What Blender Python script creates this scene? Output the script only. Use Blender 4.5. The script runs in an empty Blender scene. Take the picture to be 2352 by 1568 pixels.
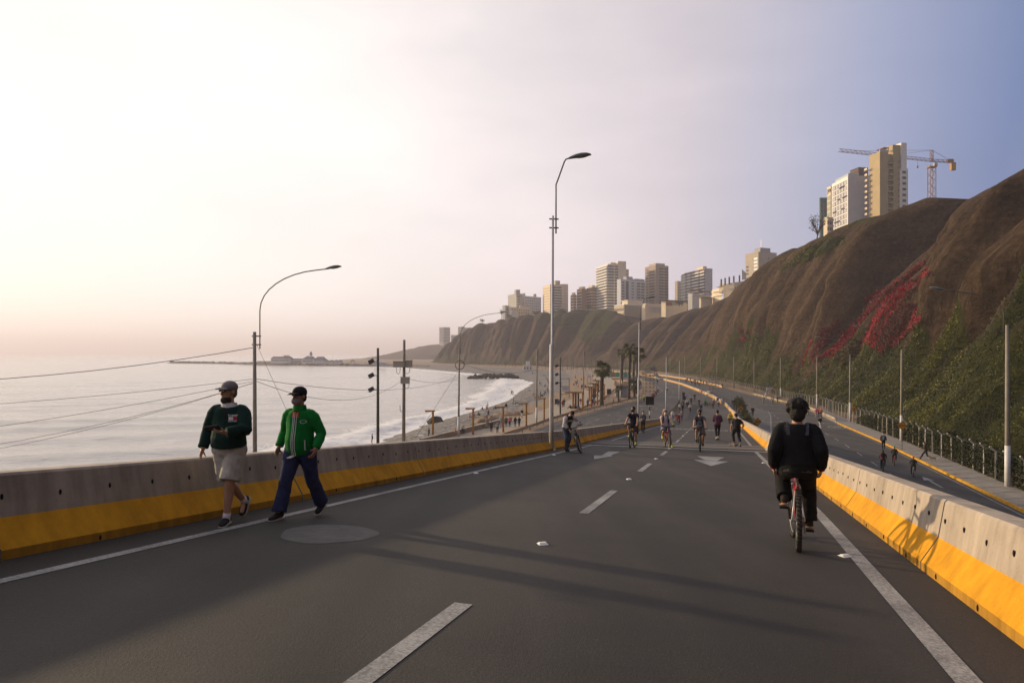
import bpy, bmesh, math, random
import numpy as np
from mathutils import Vector, Matrix, Quaternion, noise as mnoise

random.seed(7)
RNG = np.random.default_rng(7)
SC = bpy.context.scene
COL = SC.collection
PI = math.pi

# ------------------------------------------------------------------ camera
F = 1600.0            # focal length in units where the picture is 2352 wide
U0, V0 = 1176.0, 811.0
cam_d = bpy.data.cameras.new('camera')
cam = bpy.data.objects.new('camera', cam_d)
COL.objects.link(cam)
cam.location = (0, 0, 0)
cam.rotation_euler = (PI / 2, 0, 0)
cam_d.sensor_width = 36.0
cam_d.lens = 36.0 * F / 2352.0
cam_d.shift_y = 27.0 / 2352.0
cam_d.clip_start = 0.1
cam_d.clip_end = 60000
SC.camera = cam

# ------------------------------------------------------------------ sky, sun, exposure
SUN_EL = math.radians(13.5)
SUN_AZ = math.radians(-58.0)          # from +Y towards +X
SUN_DIR = Vector((math.sin(SUN_AZ) * math.cos(SUN_EL), math.cos(SUN_AZ) * math.cos(SUN_EL), math.sin(SUN_EL)))
world = bpy.data.worlds.new('World')
SC.world = world
world.use_nodes = True
wn, wl = world.node_tree.nodes, world.node_tree.links
wn.clear()
w_out = wn.new('ShaderNodeOutputWorld')
w_bg = wn.new('ShaderNodeBackground')
w_sky = wn.new('ShaderNodeTexSky')
w_sky.sky_type = 'NISHITA'
w_sky.sun_disc = False
w_sky.sun_elevation = SUN_EL
w_sky.sun_rotation = SUN_AZ
w_sky.air_density = 1.0
w_sky.dust_density = 1.5
w_sky.ozone_density = 1.5
w_tc = wn.new('ShaderNodeTexCoord')
w_dot = wn.new('ShaderNodeVectorMath'); w_dot.operation = 'DOT_PRODUCT'
w_dot.inputs[1].default_value = SUN_DIR
wl.new(w_tc.outputs['Generated'], w_dot.inputs[0])
# thin cloud veil: brighter, warmer near the sun; rear sky warmed for shadow fill
w_veil = wn.new('ShaderNodeValToRGB')
cr = w_veil.color_ramp
stops = [(-1.0, (3.4, 2.9, 2.9)), (-.35, (2.3, 2.4, 3.1)), (0.0, (1.7, 2.5, 4.9)), (.16, (4.3, 4.7, 6.6)), (.36, (8.0, 7.2, 7.7)), (.54, (10.6, 9.5, 9.5)), (.72, (12.0, 11.1, 10.6)), (.87, (12.6, 11.8, 11.1)), (1.0, (14.2, 12.6, 11.0))]
while len(cr.elements) < len(stops): cr.elements.new(0.5)
for e, (p_, c_) in zip(cr.elements, stops): e.position = (p_ + 1) / 2; e.color = (*c_, 1)
w_r = wn.new('ShaderNodeMapRange'); w_r.inputs['From Min'].default_value = -1
wl.new(w_dot.outputs['Value'], w_r.inputs['Value']); wl.new(w_r.outputs['Result'], w_veil.inputs['Fac'])
# cover of the veil: soft streaks stretched along the horizon
w_map = wn.new('ShaderNodeMapping'); w_map.inputs['Scale'].default_value = (1.1, 1.1, 3.2)
w_map.inputs['Rotation'].default_value = (0.35, 0.25, 0.5)
wl.new(w_tc.outputs['Generated'], w_map.inputs['Vector'])
w_noi = wn.new('ShaderNodeTexNoise'); w_noi.inputs['Scale'].default_value = 1.7
w_noi.inputs['Detail'].default_value = 7; w_noi.inputs['Roughness'].default_value = 0.52
wl.new(w_map.outputs['Vector'], w_noi.inputs['Vector'])
w_mr = wn.new('ShaderNodeMapRange')
w_mr.inputs['From Min'].default_value = 0.32; w_mr.inputs['From Max'].default_value = 0.68
w_mr.inputs['To Min'].default_value = 0.72; w_mr.inputs['To Max'].default_value = 1.0
wl.new(w_noi.outputs['Fac'], w_mr.inputs['Value'])
w_mix = wn.new('ShaderNodeMix'); w_mix.data_type = 'RGBA'
wl.new(w_mr.outputs['Result'], w_mix.inputs['Factor'])
wl.new(w_sky.outputs['Color'], w_mix.inputs['A'])
wl.new(w_veil.outputs['Color'], w_mix.inputs['B'])
wl.new(w_mix.outputs['Result'], w_bg.inputs['Color'])
w_bg.inputs['Strength'].default_value = 0.10
wl.new(w_bg.outputs['Background'], w_out.inputs['Surface'])

sun_d = bpy.data.lights.new('sun', 'SUN')
sun_d.energy = 5.0
sun_d.angle = math.radians(1.8)
sun_d.color = (1.0, 0.77, 0.47)
sun = bpy.data.objects.new('sun', sun_d)
COL.objects.link(sun)
sun.rotation_euler = SUN_DIR.to_track_quat('Z', 'Y').to_euler()
sun.location = (-60, 40, 60)

SC.view_settings.view_transform = 'Standard'
SC.view_settings.look = 'None'
SC.view_settings.exposure = 0.0
SC.view_settings.gamma = 1.0
SC.view_settings.use_curve_mapping = False
SC.render.engine = 'CYCLES'
SC.cycles.use_denoising = True
SC.cycles.max_bounces = 5
SC.cycles.diffuse_bounces = 2
SC.cycles.glossy_bounces = 2
SC.cycles.transmission_bounces = 2
SC.cycles.transparent_max_bounces = 6
SC.cycles.volume_bounces = 0
SC.cycles.caustics_reflective = False
SC.cycles.caustics_refractive = False

# ------------------------------------------------------------------ helpers
def tag(o, label=None, cat=None, group=None, kind=None):
    if label: o['label'] = label
    if cat: o['category'] = cat
    if group: o['group'] = group
    if kind: o['kind'] = kind
    return o

def empty(name, loc=(0, 0, 0), rz=0.0, label=None, cat=None, group=None, kind=None):
    o = bpy.data.objects.new(name, None)
    o.empty_display_size = 0.2
    COL.objects.link(o)
    o.location = loc
    o.rotation_euler = (0, 0, rz)
    return tag(o, label, cat, group, kind)

def link(name, me, parent=None, loc=None, rz=0.0):
    o = bpy.data.objects.new(name, me)
    COL.objects.link(o)
    if parent: o.parent = parent
    if loc is not None: o.location = loc
    if rz: o.rotation_euler = (0, 0, rz)
    return o

def copy_tree(o, parent=None):
    c = o.copy(); COL.objects.link(c)
    if parent: c.parent = parent
    for ch in list(o.children): copy_tree(ch, c)
    return c

class MB:
    """collects simple shapes for one mesh"""
    def __init__(s): s.v = []; s.f = []; s.m = []; s.mi = 0
    def add(s, vs, fs):
        b = len(s.v)
        s.v.extend([tuple(p) for p in vs])
        s.f.extend([tuple(b + i for i in f) for f in fs]); s.m.extend([s.mi] * len(fs))
        return s
    def box(s, c, size, rz=0.0, M=None):
        hx, hy, hz = size[0] / 2, size[1] / 2, size[2] / 2
        vs = [Vector((x * hx, y * hy, z * hz)) for x in (-1, 1) for y in (-1, 1) for z in (-1, 1)]
        if M is not None: vs = [M @ p for p in vs]
        if rz:
            R = Matrix.Rotation(rz, 3, 'Z'); vs = [R @ p for p in vs]
        c = Vector(c)
        return s.add([p + c for p in vs], [(0, 1, 3, 2), (4, 6, 7, 5), (0, 4, 5, 1), (2, 3, 7, 6), (0, 2, 6, 4), (1, 5, 7, 3)])
    def bar(s, a, b, w, h=None):
        """square bar between two points"""
        a, b = Vector(a), Vector(b); d = b - a
        if d.length < 1e-6: return s
        M = d.to_track_quat('Z', 'Y').to_matrix()
        return s.box((a + b) / 2, (w, h or w, d.length), M=M)
    def tube(s, pts, rad, n=8, cap=True, closed=False):
        pts = [Vector(p) for p in pts]
        if not hasattr(rad, '__len__'): rad = [rad] * len(pts)
        vs, fs = [], []
        N = len(pts); prev = None
        for i, p in enumerate(pts):
            if closed: t = pts[(i + 1) % N] - pts[i - 1]
            else: t = pts[min(i + 1, N - 1)] - pts[max(i - 1, 0)]
            if t.length < 1e-9: t = Vector((0, 0, 1))
            t.normalize()
            if prev is None:
                r = Vector((1, 0, 0)) if abs(t.x) < 0.9 else Vector((0, 1, 0))
                x = (r - t * r.dot(t)).normalized()
            else:
                x = (prev - t * prev.dot(t))
                x = x.normalized() if x.length > 1e-6 else prev
            prev = x; y = t.cross(x)
            rr = rad[i]
            rx, ry = rr if hasattr(rr, '__len__') else (rr, rr)
            for k in range(n):
                a = 2 * PI * k / n
                vs.append(p + x * (math.cos(a) * rx) + y * (math.sin(a) * ry))
        M_ = N if closed else N - 1
        for i in range(M_):
            j = (i + 1) % N
            for k in range(n):
                l = (k + 1) % n
                fs.append((i * n + k, i * n + l, j * n + l, j * n + k))
        if cap and not closed:
            fs.append(tuple(range(n - 1, -1, -1))); fs.append(tuple((N - 1) * n + k for k in range(n)))
        return s.add(vs, fs)
    def ell(s, c, r, n=10, m=7, M=None):
        vs, fs = [], []
        c = Vector(c)
        if not hasattr(r, '__len__'): r = (r, r, r)
        for i in range(1, m):
            th = PI * i / m
            for k in range(n):
                a = 2 * PI * k / n
                p = Vector((r[0] * math.sin(th) * math.cos(a), r[1] * math.sin(th) * math.sin(a), r[2] * math.cos(th)))
                if M is not None: p = M @ p
                vs.append(c + p)
        top = Vector((0, 0, r[2])); bot = Vector((0, 0, -r[2]))
        if M is not None: top = M @ top; bot = M @ bot
        vs += [c + top, c + bot]
        T, B = len(vs) - 2, len(vs) - 1
        for i in range(m - 2):
            for k in range(n):
                l = (k + 1) % n
                fs.append((i * n + k, (i + 1) * n + k, (i + 1) * n + l, i * n + l))
        for k in range(n):
            l = (k + 1) % n
            fs.append((T, k, l)); fs.append((B, (m - 2) * n + l, (m - 2) * n + k))
        return s.add(vs, fs)
    def prism(s, outline, z0, z1):
        """closed outline in XY extruded in z"""
        n = len(outline)
        vs = [(x, y, z0) for x, y in outline] + [(x, y, z1) for x, y in outline]
        fs = [tuple(range(n - 1, -1, -1)), tuple(range(n, 2 * n))]
        fs += [(i, (i + 1) % n, n + (i + 1) % n, n + i) for i in range(n)]
        return s.add(vs, fs)
    def torus(s, c, R, r, axis='X', n=24, k=6):
        pts = []
        for i in range(n):
            a = 2 * PI * i / n
            if axis == 'X': p = (0, math.cos(a) * R, math.sin(a) * R)
            elif axis == 'Y': p = (math.cos(a) * R, 0, math.sin(a) * R)
            else: p = (math.cos(a) * R, math.sin(a) * R, 0)
            pts.append(Vector(c) + Vector(p))
        return s.tube(pts, r, n=k, closed=True)
    def mesh(s, name, mats, smooth=False):
        me = bpy.data.meshes.new(name)
        me.from_pydata(s.v, [], s.f)
        if not isinstance(mats, (list, tuple)): mats = [mats]
        for m in mats: me.materials.append(m)
        if len(mats) > 1: me.polygons.foreach_set('material_index', s.m)
        if smooth: me.polygons.foreach_set('use_smooth', [True] * len(me.polygons))
        me.update()
        return me
    def build(s, name, mats, parent=None, loc=None, rz=0.0, smooth=False):
        return link(name, s.mesh(name, mats, smooth), parent, loc, rz)

def grid_mesh(name, P, mats, smooth=True, attrs=None):
    """P: (rows, cols, 3) array -> quad grid mesh"""
    R, Cc = P.shape[:2]
    me = bpy.data.meshes.new(name)
    nv = R * Cc; nf = (R - 1) * (Cc - 1)
    idx = np.arange(nv).reshape(R, Cc)
    q = np.stack([idx[:-1, :-1], idx[:-1, 1:], idx[1:, 1:], idx[1:, :-1]], -1).reshape(-1, 4)
    me.vertices.add(nv); me.vertices.foreach_set('co', P.reshape(-1).astype(np.float32))
    me.loops.add(nf * 4); me.loops.foreach_set('vertex_index', q.reshape(-1).astype(np.int32))
    me.polygons.add(nf); me.polygons.foreach_set('loop_start', (np.arange(nf) * 4).astype(np.int32))
    me.polygons.foreach_set('loop_total', np.full(nf, 4, np.int32))
    me.polygons.foreach_set('use_smooth', np.full(nf, smooth))
    if not isinstance(mats, (list, tuple)): mats = [mats]
    for m in mats: me.materials.append(m)
    me.update(calc_edges=True)
    for k, a in (attrs or {}).items():
        at = me.attributes.new(k, 'FLOAT', 'POINT')
        at.data.foreach_set('value', np.asarray(a, np.float32).reshape(-1))
    return me

# value noise on numpy arrays (for terrain)
def vnoise(x, y, seed=0):
    x = np.asarray(x, float); y = np.asarray(y, float)
    xi = np.floor(x).astype(np.int64); yi = np.floor(y).astype(np.int64)
    xf = x - xi; yf = y - yi
    def h(a, b):
        n = (a * 374761393 + b * 668265263 + seed * 1442695041) & 0xFFFFFFFF
        n = ((n ^ (n >> 13)) * 1274126177) & 0xFFFFFFFF
        n = n ^ (n >> 16)
        return (n & 0xFFFF) / 65535.0
    u = xf * xf * (3 - 2 * xf); v = yf * yf * (3 - 2 * yf)
    return (h(xi, yi) * (1 - u) + h(xi + 1, yi) * u) * (1 - v) + (h(xi, yi + 1) * (1 - u) + h(xi + 1, yi + 1) * u) * v
def fbm(x, y, seed=0, oct=4):
    t = 0; a = 0.5; tot = 0
    for i in range(oct):
        t = t + a * vnoise(x, y, seed + i * 17); tot += a
        x = x * 2.03 + 11.3; y = y * 2.03 + 5.7; a *= 0.5
    return t / tot

# ------------------------------------------------------------------ materials
MATS = {}
def mat(name, col, rough=0.8, var=0.0, scale=5.0, bump=0.0, bscale=None, spec=0.3, metal=0.0, col2=None, detail=4, coord='Object', stretch=None, emit=None):
    """procedural material: base colour mottled by noise, with fine relief"""
    if name in MATS: return MATS[name]
    m = bpy.data.materials.new(name); m.use_nodes = True
    nt = m.node_tree; n = nt.nodes; l = nt.links
    b = n['Principled BSDF']
    b.inputs['Roughness'].default_value = rough
    b.inputs['Specular IOR Level'].default_value = spec
    b.inputs['Metallic'].default_value = metal
    b.inputs['Base Color'].default_value = (*col, 1)
    if var > 0 or col2 or bump > 0:
        tc = n.new('ShaderNodeTexCoord')
        src = tc.outputs[coord]
        if stretch:
            mp = n.new('ShaderNodeMapping'); mp.inputs['Scale'].default_value = stretch
            l.new(src, mp.inputs['Vector']); src = mp.outputs['Vector']
    if var > 0 or col2:
        t = n.new('ShaderNodeTexNoise'); t.inputs['Scale'].default_value = scale; t.inputs['Detail'].default_value = detail
        t.inputs['Roughness'].default_value = 0.6
        l.new(src, t.inputs['Vector'])
        r = n.new('ShaderNodeValToRGB')
        r.color_ramp.elements[0].position = 0.3; r.color_ramp.elements[1].position = 0.7
        c2 = col2 or tuple(c * (1 + var) for c in col)
        c1 = col if col2 else tuple(c * (1 - var) for c in col)
        r.color_ramp.elements[0].color = (*c1, 1); r.color_ramp.elements[1].color = (*c2, 1)
        l.new(t.outputs['Fac'], r.inputs['Fac']); l.new(r.outputs['Color'], b.inputs['Base Color'])
    if bump > 0:
        t2 = n.new('ShaderNodeTexNoise'); t2.inputs['Scale'].default_value = bscale or scale * 4; t2.inputs['Detail'].default_value = 5
        l.new(src, t2.inputs['Vector'])
        bp = n.new('ShaderNodeBump'); bp.inputs['Strength'].default_value = bump; bp.inputs['Distance'].default_value = 0.02
        l.new(t2.outputs['Fac'], bp.inputs['Height']); l.new(bp.outputs['Normal'], b.inputs['Normal'])
    if emit:
        b.inputs['Emission Color'].default_value = (*emit, 1); b.inputs['Emission Strength'].default_value = 1
    MATS[name] = m
    return m

def nodes_of(name):
    m = bpy.data.materials.new(name); m.use_nodes = True
    MATS[name] = m
    return m, m.node_tree.nodes, m.node_tree.links, m.node_tree.nodes['Principled BSDF']
def ramp(n, l, fac, stops):
    r = n.new('ShaderNodeValToRGB')
    el = r.color_ramp.elements
    while len(el) < len(stops): el.new(0.5)
    for e_, (p, c) in zip(el, stops): e_.position = p; e_.color = (*c, 1) if len(c) == 3 else c
    l.new(fac, r.inputs['Fac'])
    return r.outputs['Color']
def noise_node(n, l, vec, scale, detail=5, rough=0.6):
    t = n.new('ShaderNodeTexNoise'); t.inputs['Scale'].default_value = scale
    t.inputs['Detail'].default_value = detail; t.inputs['Roughness'].default_value = rough
    l.new(vec, t.inputs['Vector']); return t.outputs['Fac']
def mixc(n, l, fac, a, b, mode='MIX'):
    x = n.new('ShaderNodeMix'); x.data_type = 'RGBA'; x.blend_type = mode
    if isinstance(fac, float): x.inputs['Factor'].default_value = fac
    else: l.new(fac, x.inputs['Factor'])
    for sock, val in ((x.inputs['A'], a), (x.inputs['B'], b)):
        if isinstance(val, tuple): sock.default_value = (*val, 1)
        else: l.new(val, sock)
    return x.outputs['Result']
def mapping(n, l, vec, sc=(1, 1, 1), rot=(0, 0, 0)):
    mp = n.new('ShaderNodeMapping'); mp.inputs['Scale'].default_value = sc; mp.inputs['Rotation'].default_value = rot
    l.new(vec, mp.inputs['Vector']); return mp.outputs['Vector']
def bump_to(n, l, b, h, strength, dist):
    bp = n.new('ShaderNodeBump'); bp.inputs['Strength'].default_value = strength; bp.inputs['Distance'].default_value = dist
    l.new(h, bp.inputs['Height']); l.new(bp.outputs['Normal'], b.inputs['Normal'])

def asphalt_material(name, base):
    m, n, l, b = nodes_of(name)
    tc = n.new('ShaderNodeTexCoord').outputs['Object']
    fine = noise_node(n, l, tc, 60, 3, 0.8)
    speck = noise_node(n, l, tc, 26, 2, 0.7)
    big = noise_node(n, l, tc, 0.35, 5, 0.6)
    # long wear bands that follow the lanes
    band = noise_node(n, l, mapping(n, l, tc, (1.1, 0.035, 1), (0, 0, 0.28)), 1.0, 3, 0.5)
    c = ramp(n, l, fine, [(0.3, tuple(x * 0.62 for x in base)), (0.7, tuple(x * 1.4 for x in base))])
    c2 = ramp(n, l, big, [(0.3, (0.66, 0.66, 0.68)), (0.72, (1.26, 1.23, 1.18))])
    c3 = ramp(n, l, band, [(0.35, (0.72, 0.72, 0.73)), (0.68, (1.28, 1.25, 1.2))])
    c4 = ramp(n, l, speck, [(0.62, (1, 1, 1)), (0.72, (1.9, 1.8, 1.7))])
    c = mixc(n, l, 1.0, c, c2, 'MULTIPLY'); c = mixc(n, l, 1.0, c, c3, 'MULTIPLY'); c = mixc(n, l, 0.7, c, c4, 'MULTIPLY')
    l.new(c, b.inputs['Base Color'])
    b.inputs['Roughness'].default_value = 0.78
    b.inputs['Specular IOR Level'].default_value = 0.35
    bump_to(n, l, b, fine, 0.5, 0.012)
    return m

def paint_material(name, base, under, amount=0.45):
    """road paint, worn through to the asphalt in places"""
    m, n, l, b = nodes_of(name)
    tc = n.new('ShaderNodeTexCoord').outputs['Object']
    fine = noise_node(n, l, tc, 38, 4, 0.8)
    big = noise_node(n, l, tc, 1.6, 4, 0.6)
    a = ramp(n, l, big, [(0.35, (0, 0, 0)), (0.75, (0.22, 0.22, 0.22))])
    f = n.new('ShaderNodeMath'); f.operation = 'ADD'; l.new(fine, f.inputs[0]); l.new(a, f.inputs[1])
    c = ramp(n, l, f.outputs[0], [(amount, base), (min(amount + 0.24, 1), under)])
    l.new(c, b.inputs['Base Color']); b.inputs['Roughness'].default_value = 0.7
    return m

def concrete_material(name, base, streak=0.25):
    m, n, l, b = nodes_of(name)
    tc = n.new('ShaderNodeTexCoord').outputs['Object']
    big = noise_node(n, l, tc, 1.3, 6, 0.62)
    st = noise_node(n, l, mapping(n, l, tc, (7, 7, 0.5)), 1.0, 4, 0.6)
    pore = noise_node(n, l, tc, 45, 3, 0.7)
    c = ramp(n, l, big, [(0.28, tuple(x * 0.72 for x in base)), (0.5, base), (0.75, tuple(x * 1.22 for x in base))])
    c = mixc(n, l, 1.0, c, ramp(n, l, st, [(0.3, (1 - streak,) * 3), (0.6, (1.06,) * 3)]), 'MULTIPLY')
    c = mixc(n, l, 0.8, c, ramp(n, l, pore, [(0.25, (0.55,) * 3), (0.38, (1,) * 3), (0.66, (1.05,) * 3)]), 'MULTIPLY')
    l.new(c, b.inputs['Base Color']); b.inputs['Roughness'].default_value = 0.85; b.inputs['Specular IOR Level'].default_value = 0.25
    bump_to(n, l, b, pore, 0.35, 0.008)
    return m

ASPHALT = asphalt_material('asphalt', (0.032, 0.028, 0.0245))
ASPHALT2 = asphalt_material('asphalt_lower', (0.053, 0.051, 0.049))
PAINT = paint_material('road_paint_white', (0.33, 0.32, 0.30), (0.12, 0.116, 0.11))
PAINT_Y = paint_material('road_paint_yellow', (0.50, 0.27, 0.03), (0.10, 0.08, 0.05))
CONC = concrete_material('barrier_concrete', (0.38, 0.315, 0.25))
CONC_L = concrete_material('pavement_concrete', (0.30, 0.27, 0.24), 0.12)
YELLOW = concrete_material('barrier_yellow_paint', (0.60, 0.275, 0.008), 0.2)
YELLOW_D = concrete_material('barrier_dirty_toe', (0.40, 0.20, 0.02), 0.35)
DARK = mat('dark_hole', (0.012, 0.011, 0.01), 0.9)
STEEL = mat('galvanised_steel', (0.30, 0.30, 0.29), 0.45, 0.15, 6, metal=0.6)
POLE_W = mat('white_pole_paint', (0.62, 0.60, 0.58), 0.5, 0.1, 3)
POLE_C = mat('pole_concrete', (0.27, 0.235, 0.19), 0.85, 0.18, 2, bump=0.2, bscale=20)
BLACK = mat('black_plastic', (0.018, 0.018, 0.018), 0.5)
# ------------------------------------------------------------------ plan of the place (metres; camera at the origin, sea at z = -14)
SEA = -14.0
LOW = -11.5                        # level of the low ground
def tab(t):
    ys = [a for a, b in t]; xs = [b for a, b in t]
    return lambda y: np.interp(y, ys, xs)
shoreX = tab([(-80, -48), (0, -40), (41, -33), (80, -26), (109, -20.6), (136, -16.7), (159, -11.5), (180, -6.2), (208, -.8), (257, 3), (327, 10.2), (352, 8), (380, 3), (407, -1.5), (457, -17), (521, -42), (597, -71), (679, -106), (759, -177), (830, -262), (900, -330)])
pathL = tab([(-80, -66), (60, -20), (100, -7.5), (132, 4), (172, 14.7), (225, 24), (286, 34), (345, 40)])
pathR = tab([(-80, -58), (60, -13), (100, -1), (140, 12.7), (177, 23), (225, 33), (286, 42), (345, 48)])
guardX = tab([(-80, -52), (60, -9.5), (96, .4), (117, 6.6), (140, 16.6), (174, 31.7), (195, 39)])
edgeX = tab([(-80, -50.6), (60, -8.4), (96, 1.2), (117, 7.4), (140, 17.4), (174, 32.5), (195, 40), (214, 45.5), (275, 55), (337, 60), (372, 60), (430, 55)])
kerbX = tab([(-80, -6.3), (0, 17.5), (40.5, 29.8), (78, 41.1), (101, 47.6), (133, 57.0), (169, 62.6), (194, 66), (242, 71.4), (305, 76), (345, 76), (372, 74), (430, 69)])
rampR = tab([(-60, -16.65), (0, 1.89), (14.6, 6.4), (66, 22.0), (121, 38.4), (151, 46.0), (178.8, 51.5), (206.7, 55.7), (255, 61.8), (300, 65), (337, 66.6), (372, 66), (430, 62)])
rampL = tab([(-60, -22.55), (0, -5.75), (156, 37.93)])
rightZ = tab([(-80, -8.7), (0, -8.9), (40, -9.3), (78, -9.9), (101, -10.4), (133, -11.0), (169, -11.4), (194, -11.5), (500, -11.5)])
def zc(Y):
    Y = np.asarray(Y, float)
    a = -1.31 - .0948 * Y
    b = -4.154 - .083 * (Y - 30)
    d = Y - 85
    c = -8.719 - .083 * d + .083 / 124 * d * d
    e = -11.29 - .009 * (Y - 147)
    return np.where(Y < 30, a, np.where(Y < 85, b, np.where(Y < 147, c, e)))
crossfall = tab([(20, .04), (60, .02), (110, 0)])
def rampZ(X, Y): return zc(Y) - crossfall(Y) * (np.asarray(X) - (-1.77 + .285 * np.asarray(Y)))
def leftZ(X, Y): return np.full(np.shape(X), LOW) if np.shape(X) else LOW
def hit(u, v, zfun, y0=2.0, y1=900.0):
    """where the sight line to a place in the photograph meets a ground level"""
    ax = (u - U0) / F; az = (V0 - v) / F
    def g(Y): return az * Y - float(zfun(ax * Y, Y))
    ys = np.geomspace(y0, y1, 400); pr = g(ys[0])
    for i in range(1, 400):
        c = g(ys[i])
        if pr > 0 >= c or pr < 0 <= c:
            lo, hi = ys[i - 1], ys[i]
            for _ in range(40):
                md = (lo + hi) / 2
                if (g(md) > 0) == (pr > 0): lo = md
                else: hi = md
            return Vector((ax * lo, lo, az * lo))
        pr = c
    Y = ys[-1]
    return Vector((ax * Y, Y, az * Y))
zramp = lambda X, Y: rampZ(X, Y)
zlow = lambda X, Y: LOW
zpath = lambda X, Y: -11.4
zright = lambda X, Y: float(rightZ(Y))
def at(u, v, Y): return Vector(((u - U0) / F * Y, Y, (V0 - v) / F * Y))

def strip(name, mats, Ys, cols, zf, kind='structure', parent=None, attrs=None):
    """ground sheet: cols = list of functions X(Y) (or list of (f,g,t) blends)"""
    Ys = np.asarray(Ys, float)
    X = np.stack([c(Ys) for c in cols], 1)
    Z = np.stack([zf(X[:, i], Ys, i) for i in range(X.shape[1])], 1)
    P = np.stack([X, np.repeat(Ys[:, None], X.shape[1], 1), Z], -1)
    o = link(name, grid_mesh(name, P, mats, attrs=attrs(X, Ys) if attrs else None), parent)
    if kind and not parent: o['kind'] = kind
    return o
def blend(f, g, t): return lambda y: f(y) * (1 - t) + g(y) * t
def off(f, d): return lambda y: f(y) + d

# ------------------------------------------------------------------ beach and low ground
def beach_material():
    m, n, l, b = nodes_of('beach_pebbles')
    tc = n.new('ShaderNodeTexCoord').outputs['Object']
    at_ = n.new('ShaderNodeAttribute'); at_.attribute_name = 'sand'
    vor = n.new('ShaderNodeTexVoronoi'); vor.inputs['Scale'].default_value = 2.6
    l.new(tc, vor.inputs['Vector'])
    vor2 = n.new('ShaderNodeTexVoronoi'); vor2.inputs['Scale'].default_value = 0.9
    l.new(tc, vor2.inputs['Vector'])
    big = noise_node(n, l, tc, 0.09, 5, 0.6)
    hs = n.new('ShaderNodeSeparateColor'); l.new(vor.outputs['Color'], hs.inputs['Color'])
    peb = ramp(n, l, hs.outputs['Red'], [(0.0, (0.05, 0.047, 0.044)), (0.5, (0.115, 0.105, 0.096)), (1.0, (0.24, 0.22, 0.20))])
    peb = mixc(n, l, 1.0, peb, ramp(n, l, big, [(0.3, (0.75,) * 3), (0.7, (1.25,) * 3)]), 'MULTIPLY')
    sn = noise_node(n, l, tc, 0.8, 6, 0.7)
    sand = ramp(n, l, sn, [(0.3, (0.17, 0.105, 0.055)), (0.7, (0.29, 0.19, 0.105))])
    nf = noise_node(n, l, tc, 0.25, 6, 0.7)
    ad = n.new('ShaderNodeMath'); ad.operation = 'ADD'; l.new(at_.outputs['Fac'], ad.inputs[0]); l.new(nf, ad.inputs[1])
    msk = ramp(n, l, ad.outputs[0], [(0.95, (0, 0, 0)), (1.1, (1, 1, 1))])
    l.new(mixc(n, l, msk, peb, sand), b.inputs['Base Color'])
    b.inputs['Roughness'].default_value = 0.85
    bump_to(n, l, b, vor2.outputs['Distance'], 0.9, 0.25)
    return m
BEACH = beach_material()
Ys = np.concatenate([np.arange(-80, 60, 8.), np.arange(60, 200, 1.6), np.arange(200, 420, 3.), np.arange(420, 905, 8.)])
inner = lambda y: np.where(y < 345, pathL(y), np.interp(y, [345, 430, 520, 660, 760, 900], [40, 45, 30, -30, -105, -240]))
TS = [0, .04, .08, .13, .18, .24, .3, .36, .42, .5, .58, .66, .74, .82, .9, 1.0]
def beach_cols():
    c = [off(shoreX, -60), off(shoreX, -22), off(shoreX, -8), off(shoreX, -3)]
    return c + [blend(shoreX, inner, t) for t in TS] + [lambda y: inner(y) + 60, lambda y: np.maximum(inner(y) + 60, 130 - 0 * y)]
def beach_z(x, y, i):
    if i < 4: return np.full(y.shape, SEA + [-6, -2.5, -1.0, -.38][i])
    i -= 4
    if i >= len(TS): return np.full(y.shape, LOW - .08)
    t = TS[i]
    z = SEA + (2.44) * (1 - (1 - t) ** 2.0)
    bumps = (fbm(x / 5, y / 5, 3) - .5) * 1.1 * math.sin(PI * min(t * 1.1, 1)) + (fbm(x / 1.3, y / 1.3, 9, 2) - .5) * .28 * math.sin(PI * min(t * 1.1, 1))
    return z + bumps
def beach_attr(X, Y):
    s = shoreX(Y)[:, None]; p = inner(Y)[:, None]
    t = np.clip((X - s) / np.maximum(p - s, 1), -.5, 2)
    a = np.interp(t, [0, .45, .62, .8, 1.0], [0, .08, .38, .75, 1.0])
    # the broad middle of the beach is sandier far off, stonier near
    a = a + np.interp(Y, [95, 150, 230, 330, 420], [-.45, -.04, .08, .05, -.2])[:, None]
    return {'sand': a}
strip('beach', BEACH, Ys, beach_cols(), beach_z, attrs=beach_attr)

EARTH = mat('trodden_earth', (0.17, 0.115, 0.07), 0.95, scale=0.7, col2=(0.27, 0.185, 0.115), detail=8, bump=0.5, bscale=6)
Yg = np.arange(-80, 350, 4.)
strip('bare_ground', EARTH, Yg, [pathR, blend(pathR, guardX, .5), guardX, edgeX], lambda x, y, i: np.full(y.shape, LOW - .03) + (fbm(x / 3, y / 3, 5) - .5) * .15 * (i in (1,)))
# promenade slab: a real step above the ground, edged on the road side
def slab(name, mats, Ys, fl, fr, ztop, zbot):
    Ys = np.asarray(Ys, float)
    L = fl(Ys); R = fr(Ys)
    z0 = zbot if callable(zbot) else (lambda y: np.full(y.shape, zbot)); z1 = ztop if callable(ztop) else (lambda y: np.full(y.shape, ztop))
    a = np.stack([L, Ys, z0(Ys)], -1); b = np.stack([L, Ys, z1(Ys)], -1); c = np.stack([R, Ys, z1(Ys)], -1); d = np.stack([R, Ys, z0(Ys)], -1)
    P = np.stack([a, b, c, d], 1)
    o = link(name, grid_mesh(name, P, mats, smooth=False)); o['kind'] = 'structure'
    return o
PROM = mat('promenade_paving', (0.33, 0.275, 0.21), 0.9, 0.16, 0.8, bump=0.2, bscale=12, detail=7)
slab('promenade', PROM, np.arange(60, 346, 2.), pathL, pathR, -11.4, -11.75)
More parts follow.
